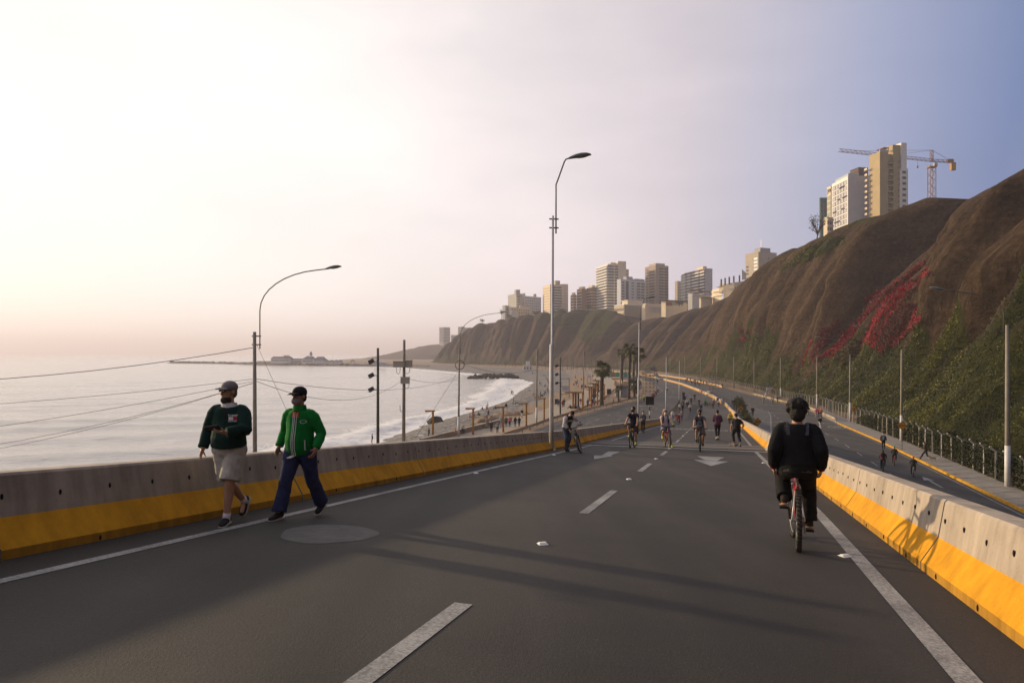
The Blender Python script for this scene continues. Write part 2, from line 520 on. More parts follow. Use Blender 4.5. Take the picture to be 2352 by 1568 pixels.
EDGE = mat('promenade_edge_paint', (0.36, 0.17, 0.06), 0.9, 0.3, 2)
slab('promenade_kerb', EDGE, np.arange(60, 300, 2.), off(pathR, .004), off(pathR, .28), -11.34, -11.75)

# roads at the low level
Yr = np.concatenate([np.arange(-80, 60, 5.), np.arange(60, 432, 2.)])
midX = lambda y: (np.where(y < 150, rampL(np.minimum(y, 150)) * .5 + rampR(y) * .5, rampR(y) + .25))
strip('lower_road', ASPHALT2, Yr, [edgeX, blend(edgeX, midX, .5), midX], lambda x, y, i: np.full(y.shape, LOW))
strip('right_road', ASPHALT2, Yr, [off(midX, .01), blend(midX, kerbX, .5), off(kerbX, -.02)], lambda x, y, i: rightZ(y))
# side road behind the pergolas and the plot with the palms
strip('side_road', ASPHALT2, np.arange(225, 345, 5.), [off(pathR, 6), lambda y: pathR(y) + np.interp(y, [225, 340], [9, 13])], lambda x, y, i: np.full(y.shape, LOW + .004))

# the flyover ramp we stand on: deck and side walls
Yd = np.concatenate([np.arange(-60, 160, 1.25)])
deckL = off(rampL, -.55); deckR = off(rampR, .55)
ramp_o = strip('ramp_road', ASPHALT, Yd, [deckL, rampL, lambda y: rampL(y) * .67 + rampR(y) * .33, lambda y: rampL(y) * .33 + rampR(y) * .67, rampR, deckR], lambda x, y, i: rampZ(x, y))
WALLC = concrete_material('retaining_wall_concrete', (0.30, 0.27, 0.235), 0.3)
for f, nm in ((deckL, 'a'), (deckR, 'b')):
    P = []
    for y in Yd:
        x = float(f(y)); zt = float(rampZ(x, y)) - .003
        P.append([(x, y, zt), (x, y, min(zt - .02, -12.2 if nm == 'a' else -12.2))])
    o = link('retaining_wall', grid_mesh('retaining_wall', np.array(P), WALLC, smooth=False))
    tag(o, 'concrete side wall of the ramp, facing the ' + ('lower road by the beach' if nm == 'a' else 'right-hand road under the cliff'), 'retaining wall')

# pavement and kerb under the cliff
SIDEW = concrete_material('sidewalk_concrete', (0.24, 0.215, 0.19), 0.1)
sideR = off(kerbX, 2.75)
slab('sidewalk', SIDEW, np.arange(-80, 140, 2.5), off(kerbX, .20), sideR, lambda y: rightZ(y) + .15, lambda y: rightZ(y) - .4)
KY = concrete_material('kerb_yellow_paint', (0.52, 0.27, 0.02), 0.3)
kerb = empty('kerb', (0, 0, 0), kind='structure')
kys = np.arange(-60, 104, 1.5)
for i in range(len(kys) - 1):
    y0, y1 = kys[i] + .012, kys[i + 1] - .012
    mb = MB()
    q = []
    for y in (y0, y1):
        x = float(kerbX(y)); z = float(rightZ(y))
        q += [(x, y, z - .1), (x + .02, y, z + .165), (x + .19, y, z + .165), (x + .19, y, z - .1)]
    mb.add(q, [(0, 1, 5, 4), (1, 2, 6, 5), (2, 3, 7, 6), (3, 2, 1, 0), (4, 5, 6, 7)])
    mb.build('kerb_stone', KY if y0 < 104 else SIDEW, kerb)
JOINT = mat('pavement_joint', (0.05, 0.045, 0.04), 0.95)
strip('cliff_verge', EARTH, np.arange(-80, 445, 4.), [off(kerbX, 2.4), off(kerbX, 6.5), off(kerbX, 16)], lambda x, y, i: rightZ(y) + [-.0, .45, .6][i] - (.02 if i == 0 else 0) + (np.where(y > 140, -.0, 0)))
strip('verge_far', EARTH, np.arange(136, 445, 4.), [off(kerbX, -.02), off(kerbX, 2.5)], lambda x, y, i: rightZ(y) - .01)
# pavement joints
sj = empty('sidewalk_joints', (0, 0, 0), kind='structure')
for y in np.arange(30, 112, 2.0):
    x0 = float(kerbX(y)) + .21; x1 = float(kerbX(y + .8)) + 2.6; z = float(rightZ(y)) + .154
    MB().add([(x0, y, z), (x1, y + .75, z), (x1, y + .79, z), (x0, y + .04, z)], [(0, 1, 2, 3)]).build('joint', JOINT, sj)

# ------------------------------------------------------------------ sea
def sea_material():
    m, n, l, b = nodes_of('sea_water')
    tc = n.new('ShaderNodeTexCoord').outputs['Object']
    at_ = n.new('ShaderNodeAttribute'); at_.attribute_name = 'foam'
    w1 = noise_node(n, l, mapping(n, l, tc, (.30, 0.62, 1), (0, 0, .25)), 1.0, 6, 0.62)
    w2 = noise_node(n, l, mapping(n, l, tc, (.05, .13, 1), (0, 0, .2)), 1.0, 3, 0.5)
    fn = noise_node(n, l, mapping(n, l, tc, (.55, .28, 1), (0, 0, -.25)), 1.0, 8, 0.72)
    ad = n.new('ShaderNodeMath'); ad.operation = 'ADD'; l.new(at_.outputs['Fac'], ad.inputs[0]); l.new(fn, ad.inputs[1])
    mk = ramp(n, l, ad.outputs[0], [(0.84, (0, 0, 0)), (1.12, (1, 1, 1))])
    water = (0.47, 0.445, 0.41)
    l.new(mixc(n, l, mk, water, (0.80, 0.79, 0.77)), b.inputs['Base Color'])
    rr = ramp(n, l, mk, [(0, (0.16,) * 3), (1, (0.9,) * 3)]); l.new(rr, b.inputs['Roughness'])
    b.inputs['IOR'].default_value = 1.333
    b.inputs['Specular IOR Level'].default_value = 0.75
    sm = n.new('ShaderNodeMath'); sm.operation = 'MULTIPLY_ADD'; l.new(w2, sm.inputs[0]); sm.inputs[1].default_value = 1.6; l.new(w1, sm.inputs[2])
    bump_to(n, l, b, sm.outputs[0], 0.9, 0.42)
    return m
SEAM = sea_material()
def geo(a, step, g, end):
    out = [a]; s = step
    while abs(out[-1] - a) < end: out.append(out[-1] + s); s *= g
    return np.array(out)
gx = np.concatenate([geo(16, -1.2, 1.0, 36)[:-1], geo(-20, -.75, 1.013, 14000)])
gy = np.concatenate([np.array([-14000, -6000, -2500, -1000, -400, -150, -60, 0]), geo(30, 2.0, 1.0, 30)[:-1], geo(60, .8, 1.0075, 14000)])
gx = np.unique(np.round(gx, 2))[::-1]; gy = np.unique(np.round(gy, 2))
GX, GY = np.meshgrid(gx, gy)
D = shoreX(np.clip(GY, -80, 900)) - GX                 # metres out from the waterline
r = np.hypot(GX, GY)
fade = np.clip(1.2 - r / 700, 0, 1)
sw = GX * .25 - GY * .97                                # swell runs in from the open sea
ph = sw / 19 + fbm(GX / 60, GY / 60, 4, 2) * 3.0
amp = np.clip(fbm(GX / 90, GY / 40, 8, 2) * 2.2 - .75, 0, 1)
Z = SEA + fade * (.42 * amp * np.clip(np.sin(ph * 2 * PI) * 1.3 - .3, -.4, 1) + .34 * (fbm(GX / 5, GY / 2.6, 12, 4) - .5))
surfw = np.interp(GY, [40, 90, 130, 180, 260, 340, 380, 460, 700], [26, 17, 12, 11, 18, 20, 12, 18, 24]) * (.7 + .6 * fbm(GX / 14, GY / 14, 21, 3))
br = np.exp(-((D - surfw * .62) / 3.0) ** 2)
Z = Z + np.where(D > -5, br * (.22 + .3 * fbm(GX / 4, GY / 4, 31, 3)) * np.clip(fade * 2, 0, 1), 0)
Z = np.where(D < 3, np.minimum(Z, SEA + .05 + .12 * fbm(GX / 2, GY / 2, 41, 2)), Z)
foam = np.interp(D / surfw, [-1, 0, .25, .7, .95, 1.25, 1.9, 3], [.6, .62, .44, .55, .32, .17, .08, 0.0])
foam = np.where(GY > 900, 0, foam)
foam = np.where(r > 1500, 0, foam)
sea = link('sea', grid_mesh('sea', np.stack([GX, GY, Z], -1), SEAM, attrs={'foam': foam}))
sea['kind'] = 'structure'

# ------------------------------------------------------------------ cliffs
PAIRS = [((-20, -100), (34, -110, 40)), ((-2, -60), (52, -70, 40)), ((11, -20), (66, -32, 41)), ((24, 10), (78, 0, 42)), ((36, 45), (88, 33, 43)), ((46.5, 78), (95, 64, 38.5)), ((53, 101), (100, 88, 35.5)), ((61, 130), (105, 118, 35)),
         ((66.5, 163), (109.5, 150, 36)), ((72, 194), (112, 183, 40)), ((78, 228), (110, 213, 40)), ((83, 268), (111, 248, 40)), ((86, 308), (115, 286, 40)), ((88, 348), (124, 325, 39)),
         ((88, 388), (136, 372, 37)), ((87, 422), (141, 420, 34.5)), ((84, 456), (141, 470, 32.5)), ((78, 490), (138, 512, 32.5)), ((68, 530), (126, 552, 28.5)), ((58, 560), (108, 586, 26.5)),
         ((46, 590), (90, 618, 38.5)), ((28, 622), (64, 645, 39.6)), ((6, 662), (26, 690, 39)), ((-24, 700), (-6, 735, 36.5)), ((-54, 742), (-34, 785, 33.5)), ((-78, 790), (-58, 842, 26)), ((-94, 840), (-76, 878, 14)), ((-102, 876), (-90, 894, 0)), ((-106, 905), (-96, 912, -11))]
Bp = np.array([p[0] for p in PAIRS], float); Cp = np.array([p[1] for p in PAIRS], float)
mid = (Bp + Cp[:, :2]) / 2
cum = np.concatenate([[0], np.cumsum(np.hypot(*np.diff(mid, axis=0).T))])
step = [0.0]
while step[-1] < cum[-1]:
    yy = np.interp(step[-1], cum, mid[:, 1])
    step.append(step[-1] + (0.9 if yy < 260 else 1.5 if yy < 500 else 2.2))
S = np.array(step)
def smooth_interp(S, xs):
    # linear, then smoothed so that corners of the plan do not show
    y = np.interp(S, cum, xs)
    k = np.hanning(25); k /= k.sum()
    yp = np.concatenate([np.full(12, y[0]), y, np.full(12, y[-1])])
    return np.convolve(yp, k, 'valid')
Bx, By = smooth_interp(S, Bp[:, 0]), smooth_interp(S, Bp[:, 1])
Cx, Cy, Cz = (smooth_interp(S, Cp[:, i]) for i in range(3))
Bz = rightZ(By) + .35
T = np.concatenate([np.linspace(0, 1, 84), [1.04, 1.1, 1.25, 1.6, 3, 8]])
tt, ss = np.meshgrid(np.clip(T, 0, 1), S, indexing='ij')
g = .45 * tt + .55 * tt * tt * (3 - 2 * tt)
X = Bx + (Cx - Bx) * tt; Y = By + (Cy - By) * tt; Z = Bz + (Cz - Bz) * g
nx, ny = Bx - Cx, By - Cy
ln = np.hypot(nx, ny); nx, ny = nx / ln, ny / ln
sw_ = ss + 9 * (fbm(ss / 34, tt * 1.3, 3, 2) - .5) - 3 * tt
phase = sw_ / 33 + 4.2 * (fbm(sw_ / 75, tt * 0, 5, 2))
fr_ = phase - np.floor(phase); fr_ = np.where(fr_ < .24, fr_ / .24 * .5, .5 + (fr_ - .24) / .76 * .5)
rid_a = np.abs(np.sin(PI * fr_)) ** .8
rid_b = np.clip(np.abs(2 * vnoise(sw_ / 13, tt * .7, 25) - 1) * 1.5, 0, 1) ** .75
wmix = fbm(ss / 70, tt * 0, 26, 2)
rid = rid_a * (1 - wmix * .4) + rid_b * wmix * .4
ph2 = sw_ / 9.0 + 2.4 * fbm(sw_ / 24, tt * .9, 6, 2)
f2_ = ph2 - np.floor(ph2); f2_ = np.where(f2_ < .28, f2_ / .28 * .5, .5 + (f2_ - .28) / .72 * .5)
rid2 = np.abs(np.sin(PI * f2_)) ** .7 * np.clip(vnoise(ss / 14, tt * 1.2, 35) * 1.5 + .05, 0, 1)
ph3 = sw_ / 2.9 + 2.2 * fbm(sw_ / 8, tt * 2.2, 16, 2)
rid3 = np.abs(np.sin(PI * ph3)) * np.clip(vnoise(ss / 9, tt * 3, 36) * 1.8 - .3, 0, 1)
big_amp = np.interp(tt, [0, .15, .3, .5, .8, 1.0], [.0, 2.2, 9.5, 19.0, 23.0, 9.0]) * (.35 + 1.3 * fbm(ss / 48, tt * .6, 7, 2))
amp2 = np.interp(tt, [0, .1, .5, .85, 1.0], [.1, 1.5, 7.5, 7.0, 1.4])
amp3 = np.interp(tt, [0, .1, .6, .9, 1.0], [.3, 1.0, 1.5, 1.2, .3])
disp = (rid - .62) * big_amp + (rid2 - .4) * amp2 + (rid3 - .35) * amp3 + (fbm(ss / 3, tt * 22, 9, 4) - .5) * 1.3 * np.clip(tt * 5, 0, 1) + (fbm(ss / 26, tt * 2.4, 19, 3) - .5) * 7 * np.sin(PI * tt)
VT = np.interp(By, [0, 40, 80, 130, 180, 240, 300, 360, 420, 600, 760, 840], [.60, .52, .43, .31, .31, .34, .31, .25, .18, .1, .25, .6])
disp = disp + np.clip((VT - tt) * 7, 0, 1) * np.clip(tt * 14, .15, 1) * ((fbm(sw_ / 2.4, tt * 1.7, 51, 4) - .5) * 5.5 + (fbm(sw_ / 7, tt * 1.2, 52, 2) - .5) * 6)
far_end = np.clip((cum[-1] - ss) / 60, 0, 1)
disp = disp * far_end
X = X + nx * disp; Y = Y + ny * disp
Z = Z + (rid - .6) * 2.6 * np.interp(tt, [0, .75, 1], [0, 0, 1]) * far_end
# plateau behind the crest
over = np.maximum(T - 1, 0)[:, None] * 55
X = X - nx * over; Y = Y - ny * over
Z = Z - np.where(T > 1, 1.5 * np.minimum(np.maximum(T - 1, 0) * 4, 1), 0)[:, None] * far_end
vt = VT
veg = np.clip((vt + .75 * (fbm(sw_ / 6.5, tt * 1.1, 13, 4) - .47) - tt) * 8 + .5, 0, 1)
streak = fbm(sw_ / 2.6, tt * 2.0, 15, 4)
veg = veg * np.clip((streak - .40 + (vt - tt) * 1.0) * 7, 0, 1)
crest_green = np.clip((tt - .90) * 14, 0, 1) * np.clip((fbm(ss / 22, tt * 2, 18, 3) - .47) * 9, 0, 1)
U = 1176 + 1600 * X / np.maximum(Y, 1); V = 811 - 1600 * Z / np.maximum(Y, 1)
def inpoly(U, V, poly):
    c = np.zeros(U.shape, bool); n = len(poly)
    for i in range(n):
        x1, y1 = poly[i]; x2, y2 = poly[(i + 1) % n]
        if y1 == y2: continue
        c ^= ((y1 > V) != (y2 > V)) & (U < (x2 - x1) * (V - y1) / (y2 - y1) + x1)
    return c
red1 = inpoly(U, V, [(1842, 842), (1868, 778), (1985, 703), (2075, 640), (2122, 606), (2138, 622), (2106, 680), (2032, 738), (1975, 778), (1908, 824)])
red2 = inpoly(U, V, [(1985, 782), (2040, 715), (2120, 698), (2118, 745), (2070, 790), (2035, 822)])
red3 = inpoly(U, V, [(1703, 786), (1716, 764), (1735, 752), (1730, 772), (1712, 788)])
rust = inpoly(U, V, [(1846, 842), (1900, 790), (2000, 750), (2040, 770), (2000, 815), (1930, 850)])
near_ok = (By < 330) & (Y > 5)
redm = (red1 | red2 | red3) & near_ok; rustm = rust & near_ok & ~redm
lawn = inpoly(U, V, [(1786, 622), (1850, 572), (1905, 545), (1945, 545), (1935, 562), (1880, 590), (1830, 610)]) & near_ok
lawn2 = inpoly(U, V, [(1210, 735), (1300, 705), (1410, 700), (1412, 745), (1350, 790), (1280, 745)]) & (By > 380)
green = np.clip(np.maximum.reduce([veg, crest_green * .7, lawn * .95, lawn2 * .6, rustm * .4]), 0, 1)
def cliff_material():
    m, n, l, b = nodes_of('cliff_earth')
    tc = n.new('ShaderNodeTexCoord').outputs['Object']
    ga = n.new('ShaderNodeAttribute'); ga.attribute_name = 'green'
    big = noise_node(n, l, tc, 0.05, 5, 0.6)
    fine = noise_node(n, l, tc, 1.1, 8, 0.72)
    strat = noise_node(n, l, mapping(n, l, tc, (.05, .05, .9)), 1.0, 5, 0.65)
    c = ramp(n, l, fine, [(0.28, (0.030, 0.020, 0.013)), (0.5, (0.062, 0.042, 0.027)), (0.75, (0.110, 0.076, 0.049))])
    c = mixc(n, l, 0.8, c, ramp(n, l, big, [(0.3, (0.72, 0.70, 0.68)), (0.7, (1.25, 1.2, 1.12))]), 'MULTIPLY')
    c = mixc(n, l, 0.55, c, ramp(n, l, strat, [(0.35, (0.75,) * 3), (0.65, (1.25, 1.2, 1.15))]), 'MULTIPLY')
    ra = n.new('ShaderNodeAttribute'); ra.attribute_name = 'run'; rb = n.new('ShaderNodeAttribute'); rb.attribute_name = 'rise'
    cx_ = n.new('ShaderNodeCombineXYZ'); l.new(ra.outputs['Fac'], cx_.inputs[0]); l.new(rb.outputs['Fac'], cx_.inputs[1])
    run_ = noise_node(n, l, mapping(n, l, cx_.outputs[0], (.75, 4.5, 1)), 1.0, 7, 0.68)
    c = mixc(n, l, 0.9, c, ramp(n, l, run_, [(0.32, (0.5, 0.48, 0.46)), (0.5, (1,) * 3), (0.7, (1.5, 1.42, 1.32))]), 'MULTIPLY')
    gn = noise_node(n, l, tc, 0.55, 6, 0.7)
    gc = ramp(n, l, gn, [(0.3, (0.018, 0.020, 0.006)), (0.55, (0.036, 0.038, 0.009)), (0.75, (0.065, 0.058, 0.014))])
    ad = n.new('ShaderNodeMath'); ad.operation = 'ADD'; l.new(ga.outputs['Fac'], ad.inputs[0]); l.new(fine, ad.inputs[1])
    mk = ramp(n, l, ad.outputs[0], [(0.86, (0, 0, 0)), (1.08, (1, 1, 1))])
    l.new(mixc(n, l, mk, c, gc), b.inputs['Base Color'])
    b.inputs['Roughness'].default_value = 0.95; b.inputs['Specular IOR Level'].default_value = 0.1
    hs_ = n.new('ShaderNodeMath'); hs_.operation = 'MULTIPLY_ADD'; l.new(run_, hs_.inputs[0]); hs_.inputs[1].default_value = 1.4; l.new(fine, hs_.inputs[2])
    bump_to(n, l, b, hs_.outputs[0], 1.0, 0.55)
    return m
CLIFF = cliff_material()
cliff = link('cliff', grid_mesh('cliff', np.stack([X, Y, Z], -1), CLIFF, attrs={'green': green, 'run': sw_, 'rise': tt}))
cliff['kind'] = 'structure'

# ground cover on the slope: leaf-sized faces following the surface
def leaf_cloud(name, pts, nrm, size, mats, tints, seed=1, thick=.5):
    rg = np.random.default_rng(seed); N = len(pts)
    a = rg.normal(size=(N, 3)) * .5 + nrm * .9
    a /= np.linalg.norm(a, axis=1)[:, None]
    h = np.cross(a, rg.normal(size=(N, 3))); h /= np.linalg.norm(h, axis=1)[:, None]
    k = np.cross(a, h)
    sz = size * (.55 + .9 * rg.random(N))[:, None]
    c = pts + nrm * (rg.random(N)[:, None] * thick)
    P = np.stack([c - h * sz * .5, c + k * sz * .32, c + h * sz * .62, c - k * sz * .32], 1).reshape(-1, 3)
    me = bpy.data.meshes.new(name)
    me.vertices.add(4 * N); me.vertices.foreach_set('co', P.astype(np.float32).reshape(-1))
    me.loops.add(4 * N); me.loops.foreach_set('vertex_index', np.arange(4 * N, dtype=np.int32))
    me.polygons.add(N); me.polygons.foreach_set('loop_start', (np.arange(N) * 4).astype(np.int32)); me.polygons.foreach_set('loop_total', np.full(N, 4, np.int32))
    for m in (mats if isinstance(mats, (list, tuple)) else [mats]): me.materials.append(m)
    me.update(calc_edges=True)
    at_ = me.attributes.new('tint', 'FLOAT', 'POINT'); at_.data.foreach_set('value', np.repeat(tints, 4).astype(np.float32))
    return me
def leaf_material(name, stops, trans=0.25):
    m, n, l, b = nodes_of(name)
    a = n.new('ShaderNodeAttribute'); a.attribute_name = 'tint'
    c = ramp(n, l, a.outputs['Fac'], stops)
    l.new(c, b.inputs['Base Color']); b.inputs['Roughness'].default_value = 0.6; b.inputs['Specular IOR Level'].default_value = 0.25
    o = n['Material Output']
    if trans:
        tr = n.new('ShaderNodeBsdfTranslucent'); l.new(c, tr.inputs['Color'])
        mx = n.new('ShaderNodeMixShader'); mx.inputs[0].default_value = trans
        l.new(b.outputs[0], mx.inputs[1]); l.new(tr.outputs[0], mx.inputs[2]); l.new(mx.outputs[0], o.inputs['Surface'])
    return m
LEAF = leaf_material('creeper_leaves', [(0, (0.009, 0.013, 0.003)), (.45, (0.034, 0.042, 0.005)), (.75, (0.105, 0.110, 0.011)), (1, (0.17, 0.15, 0.018))], .15)
REDL = leaf_material('bougainvillea_bracts', [(0, (0.07, 0.008, 0.008)), (.5, (0.23, 0.008, 0.016)), (1, (0.42, 0.016, 0.032))], .25)
RUSTL = leaf_material('dry_creeper', [(0, (0.05, 0.022, 0.010)), (.5, (0.11, 0.040, 0.014)), (1, (0.17, 0.05, 0.02))])
PX = np.stack([X, Y, Z], -1)
N_ = np.cross(PX[1:, :-1] - PX[:-1, :-1], PX[:-1, 1:] - PX[:-1, :-1])
area = np.linalg.norm(N_, axis=2); N_ /= np.maximum(area, 1e-6)[..., None]
flip = (N_[..., 2] < 0); N_[flip] *= -1
def scatter(mask, dens, size, m, name, label, seed, thick, smin=0, lod=None):
    rg = np.random.default_rng(seed)
    w = area * np.clip(mask[:-1, :-1], 0, 1) * dens
    if lod is not None: w = w * lod[:-1, :-1]
    cnt = rg.poisson(w)
    i, j = np.nonzero(cnt); rep = cnt[i, j]
    i = np.repeat(i, rep); j = np.repeat(j, rep)
    a, b2 = rg.random(len(i))[:, None], rg.random(len(i))[:, None]
    p = PX[i, j] * (1 - a) * (1 - b2) + PX[i + 1, j] * a * (1 - b2) + PX[i, j + 1] * (1 - a) * b2 + PX[i + 1, j + 1] * a * b2
    dist = np.linalg.norm(p, axis=1)
    sz = size * np.clip(dist / 90, .7, 2.2)
    cl = fbm(sw_ / 1.7, tt * 2.6, 77, 4)[i, j]
    tint = np.clip((cl - .5) * 2.3 + .42 + rg.normal(size=len(i)) * .16, 0, 1)
    me = leaf_cloud(name, p, N_[i, j], sz[:, None] if np.ndim(sz) else sz, m, tint, seed, thick)
    o = link(name, me); o['kind'] = 'stuff'
    tag(o, label, name.replace('_', ' '))
    return len(i)
lod = np.clip((95 / np.maximum(np.hypot(X, Y), 40)) ** 2, .06, 2.2) * (Y > -15) * (Y < 420)
lod = np.where(lawn, np.maximum(lod, .45), lod)
n1 = scatter(np.maximum(veg, lawn * 1.0), 26.0, .17, LEAF, 'creeper_foliage', 'green creeper hanging over the foot of the brown cliff', 3, .55, lod=lod)
n2 = scatter(redm * (fbm(sw_ / 1.6, tt * 6, 44, 4) > .44), 26.0, .19, REDL, 'bougainvillea', 'red bougainvillea spreading in a diagonal band across the brown cliff', 4, .7)
n3 = scatter(rustm * (fbm(ss / 2.4, tt * 12, 46, 3) > .44), 7.0, .27, RUSTL, 'dry_creeper', 'rust-coloured creeper below the red bougainvillea on the cliff', 5, .6)
print('leaves', n1, n2, n3)

# the farther headlands
def ridge(name, pts, mats, seed, depth=120, rows=14):
    """pts: (X, Y, ztop) along a crest, seaward slope falls to the sea in front of it"""
    p = np.array(pts, float); c = np.concatenate([[0], np.cumsum(np.hypot(*np.diff(p[:, :2], axis=0).T))])
    s = np.linspace(0, c[-1], 160)
    x, y, z = (np.interp(s, c, p[:, i]) for i in range(3))
    z = z + (fbm(s / 30, s * 0, seed, 4) - .5) * 4
    t = np.linspace(0, 1, rows)[:, None]
    A = np.abs(np.sin(s / 26 + 2 * fbm(s / 60, s * 0, seed + 1, 2))) * 9 * np.sin(PI * t)
    P = np.stack([np.broadcast_to(x - depth * .35 * (1 - t) - A * .5, (rows, 160)), y - depth * (1 - t) - A, SEA - 2 + (z - SEA + 2) * (t ** .8)], -1)
    back = P[-1:].copy(); back[..., 1] += 900; back[..., 0] += 250
    o = link(name, grid_mesh(name, np.concatenate([P, back]), mats, attrs={'green': np.full((rows + 1, 160), .12)})); o['kind'] = 'structure'
ridge('far_headland', [(150, 1480, 34), (-60, 1500, 30), (-150, 1500, 21), (-190, 1520, 16), (-240, 1560, 8), (-290, 1600, -3), (-340, 1640, -13)], CLIFF, 50, 100)
strip('far_shore', BEACH, np.arange(880, 1700, 20.), [lambda y: np.interp(y, [880, 1000, 1300, 1700], [-330, -380, -330, -380]), lambda y: np.interp(y, [880, 1300, 1700], [60, 60, 60])], lambda x, y, i: np.full(y.shape, SEA + 1.4), attrs=lambda X, Y: {'sand': np.full(X.shape, .5)})

# ------------------------------------------------------------------ haze
hz = MB(); hz.box((0, 0, (160 - 21) / 2), (29600, 29600, 181))
hm = bpy.data.materials.new('haze_air'); hm.use_nodes = True
hn, hl = hm.node_tree.nodes, hm.node_tree.links
hn.remove(hn['Principled BSDF'])
pv = hn.new('ShaderNodeVolumePrincipled')
pv.inputs['Color'].default_value = (0.90, 0.86, 0.97, 1)
pv.inputs['Density'].default_value = 0.00031
pv.inputs['Anisotropy'].default_value = 0.25
hl.new(pv.outputs['Volume'], hn['Material Output'].inputs['Volume'])
haze = hz.build('haze', hm); haze['kind'] = 'stuff'
tag(haze, 'pale sea haze over the bay and the far coast', 'haze')
# ------------------------------------------------------------------ concrete barriers
# profile: (outward offset, height, material of the face that follows): 0 concrete, 1 yellow, 2 dirty toe
PROF = [(0.0, 0.0), (0.0, 0.08), (0.15, 0.325), (0.205, 0.668), (0.225, 0.69), (0.425, 0.69), (0.445, 0.668), (0.50, 0.325), (0.65, 0.08), (0.65, 0.0)]
PM = [2, 1, 0, 0, 0, 0, 0, 0, 0]
def barrier_seg(path, side, y0, y1, zf, parent, name='barrier_segment', mats=None, both=False, label=None, n=None):
    """one cast piece between y0 and y1; path(Y) is the traffic-side foot; side=+1 barrier body lies towards +X"""
    ys = np.linspace(y0, y1, n or max(2, int((y1 - y0) / 2.2) + 1))
    mb = MB(); vs = []
    for y in ys:
        x = float(path(y)); dx = float(path(y + .5)) - float(path(y - .5))
        nv = Vector((1, -dx, 0)).normalized() * side
        z = zf(x, y)
        for o, h in PROF: vs.append((x + nv.x * o, y + nv.y * o, z + h))
    k = len(PROF); fs = []; ms = []
    for i in range(len(ys) - 1):
        for j in range(k - 1):
            q = (i * k + j, i * k + j + 1, (i + 1) * k + j + 1, (i + 1) * k + j)
            fs.append(q if side > 0 else q[::-1]); m_ = PM[j]
            if both and j == k - 2: m_ = 2
            if both and j == k - 3: m_ = 1
            ms.append(m_)
    a = tuple(range(k)); b = tuple(range((len(ys) - 1) * k, len(ys) * k))
    fs += [a[::-1] if side > 0 else a, b if side > 0 else b[::-1]]; ms += [0, 0]
    mb.add(vs, fs); mb.m = ms
    o = mb.build(name, mats or [CONC, YELLOW, YELLOW_D], parent)
    if label: o['label'] = label
    return o
hole_mb = MB(); hole_mb.ell((0, 0, 0), (.009, .014, .026), 8, 6)
HOLE_ME = hole_mb.mesh('bolt_hole', DARK, True)
def holes(path, side, ys, zf, h, o, parent):
    for y in ys:
        x = float(path(y)); dx = float(path(y + .5)) - float(path(y - .5))
        nv = Vector((1, -dx, 0)).normalized() * side
        hh = h + random.uniform(-.015, .015)
        q = link('bolt_hole', HOLE_ME, parent, (x + nv.x * o, y + nv.y * o, zf(x, y) + hh))
        q.rotation_euler = (0, 0, math.atan2(-dx, 1))
zrf = lambda x, y: float(rampZ(x, y))
GAP = .016
def run(path, side, cuts, zf, parent, **kw):
    for a, b in zip(cuts[:-1], cuts[1:]): barrier_seg(path, side, a + GAP, b - GAP, zf, parent, **kw)
bl = tag(empty('concrete_barrier', (-2.4, 12, -2.5)), 'shaded grey and yellow concrete barrier on the sea side, behind the two walking men', 'concrete barrier', 'concrete road barriers')
bl.location = (0, 0, 0)
run(rampL, -1, [-20 + 4.25 * i for i in range(6)] + [5.66, 9.9, 14.15, 18.6, 22.6, 26.0], zrf, bl)
run(rampL, -1, [26.5, 31.3], zrf, bl); 
run(rampL, -1, [31.75, 36, 40.3, 44.6, 49, 53.4, 57.6, 61.8], zrf, bl)
run(rampL, -1, [62.3] + [66.6 + 4.3 * i for i in range(9)], zrf, bl)
holes(rampL, -1, np.arange(2.1, 30.5, .53), zrf, .495, .172, bl)
holes(rampL, -1, np.arange(2.4, 20, 2.1), zrf, .045, -.002, bl)
br_ = tag(empty('concrete_barrier', (0, 0, 0)), 'sunlit beige and yellow concrete barrier on the right, beside the cyclist in black', 'concrete barrier', 'concrete road barriers')
run(rampR, 1, [-18.4 + 4.2 * i for i in range(7)] + [11.1, 15.3, 19.5, 23.7, 27.8, 31.4], zrf, br_)
run(rampR, 1, [31.8] + [36 + 4.3 * i for i in range(28)], zrf, br_)
run(rampR, 1, [156.4 + 6 * i for i in range(46)], lambda x, y: max(float(rampZ(x, y)), LOW), br_, both=True)
holes(rampR, 1, np.arange(1.9, 30.5, .53), zrf, .495, .172, br_)
holes(rampR, 1, np.arange(2.1, 22, 1.05), zrf, .045, -.002, br_)
bk = tag(empty('concrete_barrier', (0, 0, 0)), 'low yellow and beige barrier on the far bend, along the foot of the cliff', 'concrete barrier', 'concrete road barriers')
run(off(kerbX, -.3), 1, [232 + 6 * i for i in range(31)], lambda x, y: LOW, bk)
# steel covers over the expansion joint in both barriers
def cover(path, side, y, parent):
    mb = MB(); x = float(path(y)); z = zrf(x, y); vs = []
    for yy in (y - .16, y + .16):
        for o, h in PROF[:7]:
            vs.append((x + side * (o + (-.012 if o < .4 else .012)), yy, z + h + (.012 if h > .6 else 0)))
    mb.add(vs, [(i, i + 1, 8 + i, 7 + i) for i in range(6)])
    o = mb.build('joint_cover_plate', STEEL, parent)
cover(rampL, -1, 31.53, bl); cover(rampR, 1, 31.6, br_)

